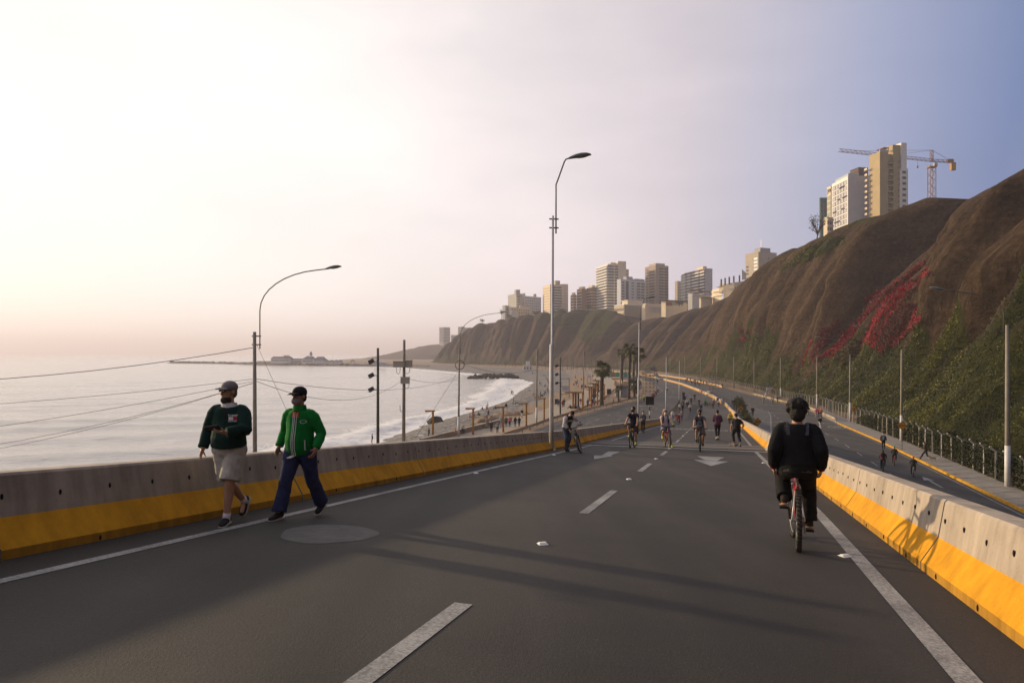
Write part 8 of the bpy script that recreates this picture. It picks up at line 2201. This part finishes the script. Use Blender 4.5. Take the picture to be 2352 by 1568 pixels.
# lookout frame with a board on the beach
p = hit(*zb_(235, 940), zbeach); t = tag(empty('lookout_frame', p), 'tall thin metal lookout frame with a white board on the sand', 'lookout frame')
for x in (-1.1, 1.1):
    for y in (-.9, .9): m = MB(); m.box((x, y, 2.5), (.09, .09, 5.0)); m.build('leg', POSTM, t)
for z in (.9, 2.9, 4.95):
    for y in (-.9, .9): m = MB(); m.bar((-1.1, y, z), (1.1, y, z), .08); m.build('rail', POSTM, t)
m = MB(); m.box((0, -.98, 2.3), (1.75, .06, 1.1)); m.build('board', WBOARD, t); m = MB(); m.box((0, -1.02, 2.4), (.9, .02, .12)); m.build('board_mark', mat('print_blue', (.10, .20, .42), .7), t)
# boulder in the surf
o = link('boulder', ROCKS[1], None, hit(*z5_(815, 930), lambda X, Y: SEA)); o.scale = (1.9, 1.7, 2.3); tag(o, 'single dark boulder at the edge of the surf left of the first orange post', 'boulder')
m = MB(); m.box((0, 0, .02), (1.6, .9, .06)); o = m.build('towel', pal('white'), None, hit(*z5_(668, 1040), zbeach)); tag(o, 'white towel lying on the near pebbles', 'towel')
# hoarding, walls, hut
t = tag(empty('hoarding', (0, 0, 0)), 'turquoise construction hoarding closing off the plot behind the palms', 'hoarding')
TURQ = mat('hoarding_turquoise', (.03, .36, .24), .6, .15, .5)
edges = [1373, 1381, 1389, 1397, 1403, 1413, 1423, 1432, 1441, 1449]
for i, (a, b_) in enumerate(zip(edges[:-1], edges[1:])):
    if i == 4: mm = mat('hoarding_brown', (.25, .17, .10), .8)
    else: mm = TURQ
    y0 = 338 + (2.2 if i % 2 else 0); m = MB(); x0, x1 = (a - U0) / F * 338, (b_ - U0) / F * 338; m.bar((x0 + .04, 338, LOW + 1.15), (x1 - .04, 338 + (.6 if i % 2 else -.3), LOW + 1.15), .08, 2.3); m.build('panel', mm, t)
t = tag(empty('boundary_wall', (0, 0, 0)), 'long low white wall at the back of the far beach', 'wall')
for i in range(8):
    a, b_ = 1300 + i * 11, 1311 + i * 11; m = MB(); m.bar(((a - U0) / F * 400 + .05, 400 - i * 2, LOW + .9), ((b_ - U0) / F * 400 - .05, 398 - i * 2, LOW + .9), .25, 2.2); m.build('wall_section', mat('limewash', (.50, .45, .40), .9, .1, 1), t)
t = tag(empty('orange_fence', (0, 0, 0)), 'orange picket fence along the promenade beyond the stout palm', 'fence')
for i in range(34):
    Y = 190 + i * 3.0; X = float(pathR(Y)) + 2.6; m = MB(); m.box((X, Y, -10.6), (.16, .16, 1.9)); m.build('picket', ORANGE, t)
m = MB(); m.tube([(float(pathR(Y)) + 2.6, Y, -9.75) for Y in np.arange(190, 291, 10.)], .09, 5); m.build('top_rail', ORANGE, t)
p = Vector((29.0, 184, LOW)); t = tag(empty('hut', p), 'small pale block hut with a tiled roof between the palms', 'hut')
for r_ in range(9):
    for c_ in range(6): m = MB(); m.box((-1.55 + c_ * .56 + (.14 if r_ % 2 else 0), -.9, .16 + r_ * .3), (.53, .2, .27)); m.build('block', mat('hut_block', (.36, .35, .35), .9, .1, 2), t)
m = MB(); m.box((0, .6, 1.35), (3.2, 2.8, 2.7)); m.build('wall', mat('hut_mortar', (.20, .19, .185), .9), t)
for c_ in range(9): m = MB(); m.tube([(-1.7 + c_ * .42, -1.3, 2.75), (-1.7 + c_ * .42, 2.1, 3.35)], .16, 8); m.build('roof_tile', mat('roof_tile', (.16, .11, .08), .9, .2, 2), t)
board(1394, 1404, 893, 905, 168, LOW, 'dark board on a post on the bare earth right of the stout palm', BLACK, 1)

# scaffold frames
SCAF = mat('scaffold_steel', (.13, .12, .115), .6)
def scaffold(p, w, d, h, lv, label, rz=0.0, bays=1):
    t = tag(empty('scaffold_tower', p, rz), label, 'scaffold')
    xs = [(-.5 + i / bays) * w for i in range(bays + 1)]
    for x in xs:
        for y in (-d / 2, d / 2): m = MB(); m.box((x, y, h / 2), (.09, .09, h)); m.build('upright', SCAF, t)
    for k in range(1, lv + 1):
        z = h * k / lv
        for y in (-d / 2, d / 2): m = MB(); m.bar((-w / 2, y, z), (w / 2, y, z), .07); m.build('ledger', SCAF, t)
        for i in range(bays):
            a, b_ = xs[i], xs[i + 1]
            for y, c_, e_ in ((-d / 2, a, b_), (d / 2, b_, a)): m = MB(); m.bar((c_, y, z - h / lv), (e_, y, z), .055); m.build('brace', SCAF, t)
    return t
scaffold(Vector((38.2, 193, LOW)), 3.2, 2.5, 6.2, 6, 'dark scaffold tower on the traffic island left of the far road', .1, 3)
scaffold(Vector((60.2, 208, LOW)), 2.0, 2.0, 5.4, 6, 'thin scaffold frame standing on the median barrier of the far road', .2, 2)
scaffold(Vector((40.5, 232, LOW)), 2.4, 2.4, 8.0, 5, 'taller lattice frame behind the dark scaffold tower', .3, 2)
t = tag(empty('gantry', (0, 0, 0)), 'slanting lattice gantry between the palms and the scaffold tower', 'gantry'); m = MB(); lattice((27.5, 181, -9), (41, 200, -4.0), .8, 18, m, Vector((0, 0, 1)), .09); m.build('truss', SCAF, t)
board(1484, 1491, 903.5, 908, 190, LOW, 'white notice fixed before the dark scaffold tower', WBOARD, 1)
# plastic traffic barriers
REDP = mat('plastic_red', (.34, .035, .03), .5, .15, 4); WHP = mat('plastic_white', (.56, .52, .48), .5, .1, 4)
def block(p, rz, m_, label):
    o_ = [(-.5, 0), (.5, 0), (.5, .25), (.32, .35), (.22, .9), (-.22, .9), (-.32, .35), (-.5, .25)]
    m = MB(); m.add([(-.7, x * .6, z) for x, z in o_] + [(.7, x * .6, z) for x, z in o_], [tuple(range(7, -1, -1)), tuple(range(8, 16))] + [(i, (i + 1) % 8, 8 + (i + 1) % 8, 8 + i) for i in range(8)])
    o = m.build('traffic_barrier', m_, None, p, rz); tag(o, label, 'traffic barrier', 'plastic traffic barriers')
for i in range(6):
    p = hit(1500 + i * 2.2, 911 - i * 2.6, zlow); block(p, 1.0, REDP if i % 2 == 0 else WHP, f'{"red" if i % 2 == 0 else "white"} plastic barrier by the scaffold tower, {["nearest", "second", "third", "fourth", "fifth", "farthest"][i]} of the row')
for i, (x, y) in enumerate(((800, 462), (828, 474), (856, 484))):
    p = hit(*z3(x, y), zlow); block(p, .9, WHP if i != 1 else REDP, ['white plastic barrier left of a red one by the median', 'red plastic barrier among white ones by the median', 'white plastic barrier right of the red one by the median'][i])
for i, (x, y) in enumerate(((905, 512), (930, 520), (958, 528), (975, 532), (920, 500), (950, 508))):
    p = hit(*z3(x, y), zlow); p.z += .3 + (.45 if i > 3 else 0); m = MB(); m.ell((0, 0, 0), (.72, .55, .36), 10, 7); o = m.build('sandbag', pal('beige') if i % 3 else pal('white'), None, p, .5 * i, smooth=True); tag(o, 'pale sandbag in the heap at the foot of the median barrier', 'sandbag', 'heap of sandbags by the median')

# ------------------------------------------------------------------ vehicles
def car(p, rz, col, label):
    t = tag(empty('car', p, rz), label, 'car', 'cars on the far bend')
    prof = [(-2.1, .35, .62, .78), (-2.0, .32, .85, .84), (-1.2, .30, .92, .86), (.9, .30, .90, .86), (1.8, .32, .74, .82), (2.1, .36, .58, .74)]
    m = MB(); vs = []
    for y, z0, z1, w in prof: vs += [(-w, y, z0), (w, y, z0), (w * .97, y, z1), (-w * .97, y, z1)]
    m.add(vs, [(4 * i + j, 4 * i + (j + 1) % 4, 4 * i + 4 + (j + 1) % 4, 4 * i + 4 + j) for i in range(5) for j in range(4)] + [(3, 2, 1, 0), (20, 21, 22, 23)]); m.build('body', col, t, smooth=False)
    m = MB(); m.add([(-.78, -1.75, .88), (.78, -1.75, .88), (.78, .95, .88), (-.78, .95, .88), (-.6, -1.1, 1.42), (.6, -1.1, 1.42), (.6, .2, 1.42), (-.6, .2, 1.42)], [(0, 1, 5, 4), (1, 2, 6, 5), (2, 3, 7, 6), (3, 0, 4, 7)]); cb_ = m.build('windows', GLASS, t)
    m = MB(); m.box((0, -.45, 1.44), (1.24, 1.4, .05)); m.build('roof', col, t)
    for x in (-.78, .78):
        for y in (-1.3, 1.3): m = MB(); m.tube([(x - .1, y, .31), (x + .1, y, .31)], .31, 14); w_ = m.build('wheel', BLACK, t); m = MB(); m.tube([(x + math.copysign(.1, x), y, .31), (x + math.copysign(.115, x), y, .31)], .19, 10); m.build('rim', RIM, w_)
        m = MB(); m.box((x * .8, 2.08, .58), (.35, .08, .13)); m.build('headlight', WBOARD, t)
    m = MB(); m.box((0, 2.12, .42), (1.3, .05, .16)); m.build('bumper', BLACK, t)
car(hit(1514, 872, zlow), 3.3, mat('car_silver', (.22, .23, .25), .3, metal=.5), 'silver car coming round the far bend behind a cyclist')
car(hit(1507.5, 865, zright), 3.3, mat('car_dark', (.05, .045, .045), .3), 'dark car beyond the median on the far bend')
p = hit(*zb_(1411, 1012), zlow); t = tag(empty('motorcycle', p, 3.3), 'dark motorcycle with a white front beside the traffic officer', 'motorcycle')
for y in (-.65, .65):
    e = empty('wheel', (0, y, .32)); e.parent = t; m = MB(); m.torus((0, 0, 0), .26, .07, 'X', 18, 6); m.build('tyre', TYRE, e); m = MB(); m.tube([(-.03, 0, 0), (.03, 0, 0)], .18, 10); m.build('rim', RIM, e)
m = MB(); m.tube([(0, -.85, .8), (0, -.3, .78), (0, .2, .85), (0, .5, .8)], [(.1, .08), (.15, .1), (.17, .16), (.1, .1)], 10); m.build('body', BLACK, t, smooth=True)
m = MB(); m.tube([(0, .45, .75), (0, .66, .95), (0, .6, 1.25)], [(.16, .1), (.2, .14), (.17, .03)], 10); m.build('fairing', WHP, t, smooth=True); m = MB(); m.tube([(-.38, .42, 1.05), (0, .5, 1.0), (.38, .42, 1.05)], .025, 6); m.build('handlebar', BLACK, t)
m = MB(); m.box((0, -.75, .98), (.4, .36, .3)); m.build('top_case', WHP, t); m = MB(); m.bar((0, .65, .32), (0, .52, .95), .06); m.bar((0, -.6, .35), (0, .1, .4), .12); m.build('chassis', SCAF, t)

# ------------------------------------------------------------------ plants
PALML = leaf_material('palm_leaf', [(0, (.028, .034, .008)), (.5, (.065, .07, .014)), (1, (.15, .13, .03))], .2)
DEADL = mat('palm_dead_skirt', (.085, .055, .03), .95, .4, 6); TRUNK = mat('palm_trunk', (.06, .042, .028), .95, .35, 5, bump=.8, bscale=14)
def frond_mesh(L, nm, seed, col=None):
    """fan palm leaf: stalk, then a half circle of narrow drooping blades"""
    rg = random.Random(seed); m = MB(); vs = []; tints = []
    hub = Vector((0, L * .5, 0)); pts = []
    for i in range(15):
        a = -1.25 + 2.5 * i / 14; d = Vector((math.sin(a), math.cos(a), 0)); n_ = Vector((d.y, -d.x, 0)); ll = L * .55 * (1 - .18 * abs(a)) * rg.uniform(.85, 1.1)
        mid = hub + d * ll * .6 + Vector((0, 0, .03)); tip = hub + d * ll + Vector((0, 0, -ll * rg.uniform(.25, .6)))
        m.add([hub, mid + n_ * L * .05, tip, mid - n_ * L * .05], [(0, 1, 2, 3)])
    m.add([(-.02, 0, 0), (.02, 0, 0), (.015, L * .5, .0), (-.015, L * .5, .0)], [(0, 1, 2, 3)])
    me = m.mesh(nm, col or PALML); at_ = me.attributes.new('tint', 'FLOAT', 'POINT'); at_.data.foreach_set('value', np.clip(np.random.default_rng(seed).normal(.5, .25, len(me.vertices)), 0, 1).astype(np.float32))
    return me
FR = [frond_mesh(1.0, 'frond', i) for i in range(3)]
def palm(u, Y, h, r, L, label, n=26, skirt=1.0, zg=LOW, lean=.02):
    X = (u - U0) / F * Y; t = tag(empty('palm_tree', (X, Y, zg)), label, 'palm tree', 'fan palms around the promenade and the hut')
    top = Vector((lean * h, 0, h)); m = MB(); N = max(4, int(h / .5)); m.tube([Vector((lean * h * (i / N) ** 1.5, 0, h * i / N)) for i in range(N + 1)], [r * (1.25 - .3 * i / N) * (1.08 if i % 2 else .94) for i in range(N + 1)], 10); m.build('trunk', TRUNK, t)
    if skirt:
        m = MB(); m.tube([top - Vector((0, 0, skirt * 1.9)), top - Vector((0, 0, skirt * .9)), top - Vector((0, 0, .1))], [r * 1.1, r * 1.9, r * 1.5], 12); m.v = [(x + random.uniform(-.12, .12), y + random.uniform(-.12, .12), z + random.uniform(-.2, .2)) for x, y, z in m.v]; m.build('dead_frond_skirt', DEADL, t)
    for i in range(n):
        o = link('frond', random.choice(FR), t, top + Vector((0, 0, .1))); el = random.uniform(-.75, 1.25); s_ = L * random.uniform(.8, 1.15); o.scale = (s_, s_, s_); o.rotation_euler = (el, random.uniform(-.3, .3), 2 * PI * i / n * 5 + random.uniform(-.4, .4))
palm(1382, 154, 7.8, .36, 2.3, 'short stout fan palm in front of the turquoise hoarding, leftmost palm', 34)
palm(1445, 173.6, 12.2, .26, 2.1, 'tallest slender fan palm, right of the hut')
palm(1463, 197, 11.2, .30, 2.5, 'tall fan palm with broad crown next to the second white lamp', 30)
palm(1455, 208, 10.0, .28, 2.3, 'tall fan palm squeezed between two others')
palm(1428, 262, 11.2, .42, 2.6, 'far fan palm behind the hut, with shaggy skirt', 28, 2.0)
palm(1457, 176, 3.2, .25, 1.9, 'low bushy fan palm at the foot of the tall palms', 26, 0)
palm(1421, 164, 2.7, .2, 1.3, 'young fan palm beside a white lamp base on the bare earth', 18, 0)
palm(1389, 740, 9.0, .35, 2.6, 'lone palm on the cliff top before the tall white tower', 20, 0, zg=38.5)
palm(1974, 246, 2.6, .3, 2.2, 'palm on the near cliff top before the lattice building', 26, 0, zg=39.8)
def tree(name, label, p, h, cr, n, size, tints=(.35, .25), trunk_h=.4, m=None, group=None, sparse=False, cat='tree', seed=0):
    rg = np.random.default_rng(seed); rr = random.Random(seed); t = tag(empty(name, p), label, cat, group)
    mb = MB(); tips = []
    mb.tube([(0, 0, -.2), (.04 * h, 0, h * trunk_h)], [h * .028, h * .02], 8)
    nb = 9 if not sparse else 16
    for i in range(nb):
        a = 2 * PI * i / nb + rr.random(); e = Vector((math.cos(a) * cr * rr.uniform(.4, .95), math.sin(a) * cr * rr.uniform(.4, .95), h * rr.uniform(.55, 1.0))); b0 = Vector((.04 * h, 0, h * trunk_h * rr.uniform(.6, 1.0))); md = b0.lerp(e, .5) + Vector((0, 0, h * .06)); mb.tube([b0, md, e], [h * .014, h * .009, h * .003], 5); tips += [e, md, b0.lerp(e, .75)]
        if sparse:
            for k in range(4): e2 = e + Vector((rr.uniform(-.25, .25) * cr, rr.uniform(-.25, .25) * cr, rr.uniform(.0, .3) * h)); mb.tube([md.lerp(e, rr.random()), e2], [h * .005, h * .002], 4); tips.append(e2)
    mb.build('trunk', mat('bark', (.07, .05, .035), .95, .3, 5), t)
    c = np.array([tips[i] for i in rg.integers(0, len(tips), n)]) + rg.normal(size=(n, 3)) * np.array([cr, cr, h * .45]) * (.2 if not sparse else .09)
    nn = rg.normal(size=(n, 3)); nn /= np.linalg.norm(nn, axis=1)[:, None]
    cl = rg.normal(tints[0], tints[1], n); me = leaf_cloud('crown', c, nn, size, m or LEAF, np.clip(cl, 0, 1), seed, .1); link('crown', me, t)
    return t
tree('bare_tree', 'sparse half-bare tree on the near cliff edge left of the tall buildings', at(1876, 548, 262) - Vector((0, 0, 1)), 8.2, 3.6, 420, .42, sparse=True, seed=3)
tree('shrub_tree', 'thin scrubby tree low on the near cliff edge left of the half-bare tree', at(1838, 590, 275) - Vector((0, 0, 1)), 4.0, 2.0, 120, .35, sparse=True, seed=4)
shr = [(2040, 512, 236, 3.2, 'rounded shrub below the beige tower'), (2062, 505, 232, 2.8, 'low shrub right below the beige tower'), (1938, 548, 240, 2.4, 'small shrub below the lattice building'), (1214, 727, 705, 5, 'shrub at the cliff edge under the long white block'), (1232, 722, 695, 6, 'round shrub on the cliff edge left of the tall lamp'), (1290, 716, 670, 6.5, 'dark shrub on the cliff edge below the beige banded tower'), (1277, 719, 668, 5, 'low dark shrub left of the one below the beige banded tower'), (1352, 706, 650, 5, 'shrub below the brown towers'), (1438, 736, 588, 4.5, 'shrub at the foot of the big concrete block'), (1420, 742, 588, 4, 'bushy shrub left of the concrete block foot'), (1448, 745, 582, 4, 'shrub right of the concrete block foot'), (1385, 722, 630, 6, 'broad shrub on the slope before the white tower'), (1170, 727, 735, 4, 'shrub in front of the low sunlit houses'), (1108, 737, 762, 4, 'shrub at the left end of the cliff crest'), (1560, 696, 560, 5, 'dark shrub under the terrace restaurant')]
for i, (u, v, Y, h, lb) in enumerate(shr): tree('shrub', lb, at(u, v, Y) - Vector((0, 0, h * .5)), h, h * .75, 500, h * .12, (.3, .22), .25, group='shrubs along the cliff top', cat='shrub', seed=20 + i)
tree('pine_tree', 'lone star-shaped pine at the left end of the cliff-top houses', at(1152, 736, 780), 12, 2.2, 300, .7, (.2, .15), .9, cat='tree', seed=50)
t = tag(empty('shrub_on_cliff', (0, 0, 0)), 'x', 'shrub'); bpy.data.objects.remove(t)
# spiky plants between ramp and right-hand road
def spiky(p, h, label, seed):
    rg = random.Random(seed); t = tag(empty('yucca', p), label, 'plant', 'spiky plants between the ramp and the right road'); m = MB(); m.tube([(0, 0, 0), (0, 0, h * .7)], [.12, .09], 7); m.build('stem', TRUNK, t); m = MB()
    for i in range(90):
        z = h * rg.uniform(.3, .8); a = rg.random() * 2 * PI; e = rg.uniform(-.3, 1.2); L = rg.uniform(.5, .95); d = Vector((math.cos(a) * math.cos(e), math.sin(a) * math.cos(e), math.sin(e))); s_ = Vector((-math.sin(a), math.cos(a), 0)) * .035; b_ = Vector((0, 0, z)); m.add([b_ - s_, b_ + s_, b_ + d * L * .6 + s_ * .8, b_ + d * L - Vector((0, 0, .12)), b_ + d * L * .6 - s_ * .8], [(0, 1, 2, 3, 4)])
    me = m.mesh('leaves', PALML); at_ = me.attributes.new('tint', 'FLOAT', 'POINT'); at_.data.foreach_set('value', np.random.default_rng(seed).normal(.35, .2, len(me.vertices)).astype(np.float32)); link('leaves', me, t)
ord_ = ['nearest', 'second', 'third', 'fourth', 'fifth', 'sixth', 'seventh', 'eighth', 'ninth', 'tenth', 'eleventh', 'twelfth']
for i, y in enumerate((84, 89, 94, 99, 104, 110, 116, 122, 126, 130, 134, 139)):
    x = float(rampR(y)) + 1.5 + random.uniform(-.2, .3); spiky(Vector((x, y, zR(y))), [2.2, 2.1, 2.0, 1.9, 1.9, 2.1, 2.7, 3.3, 3.5, 3.1, 2.6, 2.2][i], f'dark spiky plant behind the right barrier, {ord_[i]} from the camera', 60 + i)
# creeper grown over the near stretch of fence
rg = np.random.default_rng(9); n = 46000; yy = rg.uniform(22, 103, n); 
bul = fbm(yy / 2.4, yy * 0, 91, 3); xx = np.array(kerbX(yy)) + 2.75 + np.abs(rg.normal(0, .45, n)) - .12; ztop = np.interp(yy, [22, 60, 90, 103], [2.5, 2.5, 2.3, 1.0]) * (.55 + .75 * bul); zz = np.array(rightZ(yy)) + ztop * rg.random(n) ** .8
nn = rg.normal(size=(n, 3)); nn[:, 0] -= .6; nn /= np.linalg.norm(nn, axis=1)[:, None]
o = link('fence_creeper', leaf_cloud('fence_creeper', np.stack([xx, yy, zz], -1), nn, (.11 + .05 * rg.random(n))[:, None], LEAF, np.clip(rg.normal(.2, .16, n) + (bul - .5) * .5, 0, 1), 9, .15)); o['kind'] = 'stuff'; tag(o, 'dark creeper grown over the near stretch of the fence', 'creeper')
# poles on the far beach
fpm = MB(); fpm.tube([(0, 0, 0), (0, 0, 1)], [.012, .008], 5); FPO = fpm.mesh('beach_pole', mat('far_pole', (.11, .085, .065), .9))
for i in range(44):
    u = 1095 + i * 8.3 + random.uniform(-2.5, 2.5); Y = float(np.interp(u, [1095, 1200, 1320, 1470], [640, 560, 440, 380])) + random.uniform(-25, 25); X = (u - U0) / F * Y; hh = random.uniform(7, 10.5)
    o = link('beach_pole', FPO, None, (X, Y, -11.7)); o.scale = (hh * 1.6, hh * 1.6, hh); tag(o, 'slim dark pole in the long row at the back of the far beach', 'pole', 'slim poles along the back of the far beach')
b = tag(empty('beach_house', ((1212 - U0) / F * 480, 480, -11.7)), 'small two-storey white lookout house on the far beach', 'house'); m = MB(); m.box((0, 0, 1.6), (6.2, 4, 3.2)); m.build('wall', WHITEW, b); m = MB(); m.box((.3, 0, 4.7), (2.6, 2.6, 3)); m.build('upper_room', WHITEW, b); m = MB(); m.box((0, 0, 3.3), (6.8, 4.6, .25)); m.build('roof_slab', CREAM, b)
for x in (-2, 0, 2): m = MB(); m.box((x, -2.02, 1.5), (1.0, .1, 1.2)); m.build('window', GLASS, b)
b = tag(empty('container', ((873 - U0) / F * 640, 640, -11.6)), 'pale blue cabin at the far root of the pier', 'cabin'); m = MB(); m.box((0, 0, 1.6), (11, 4, 3.2)); m.build('wall', mat('cabin_blue', (.30, .36, .42), .7), b); m = MB(); m.box((0, 0, 3.3), (11.6, 4.6, .3)); m.build('roof', WHITEW, b)
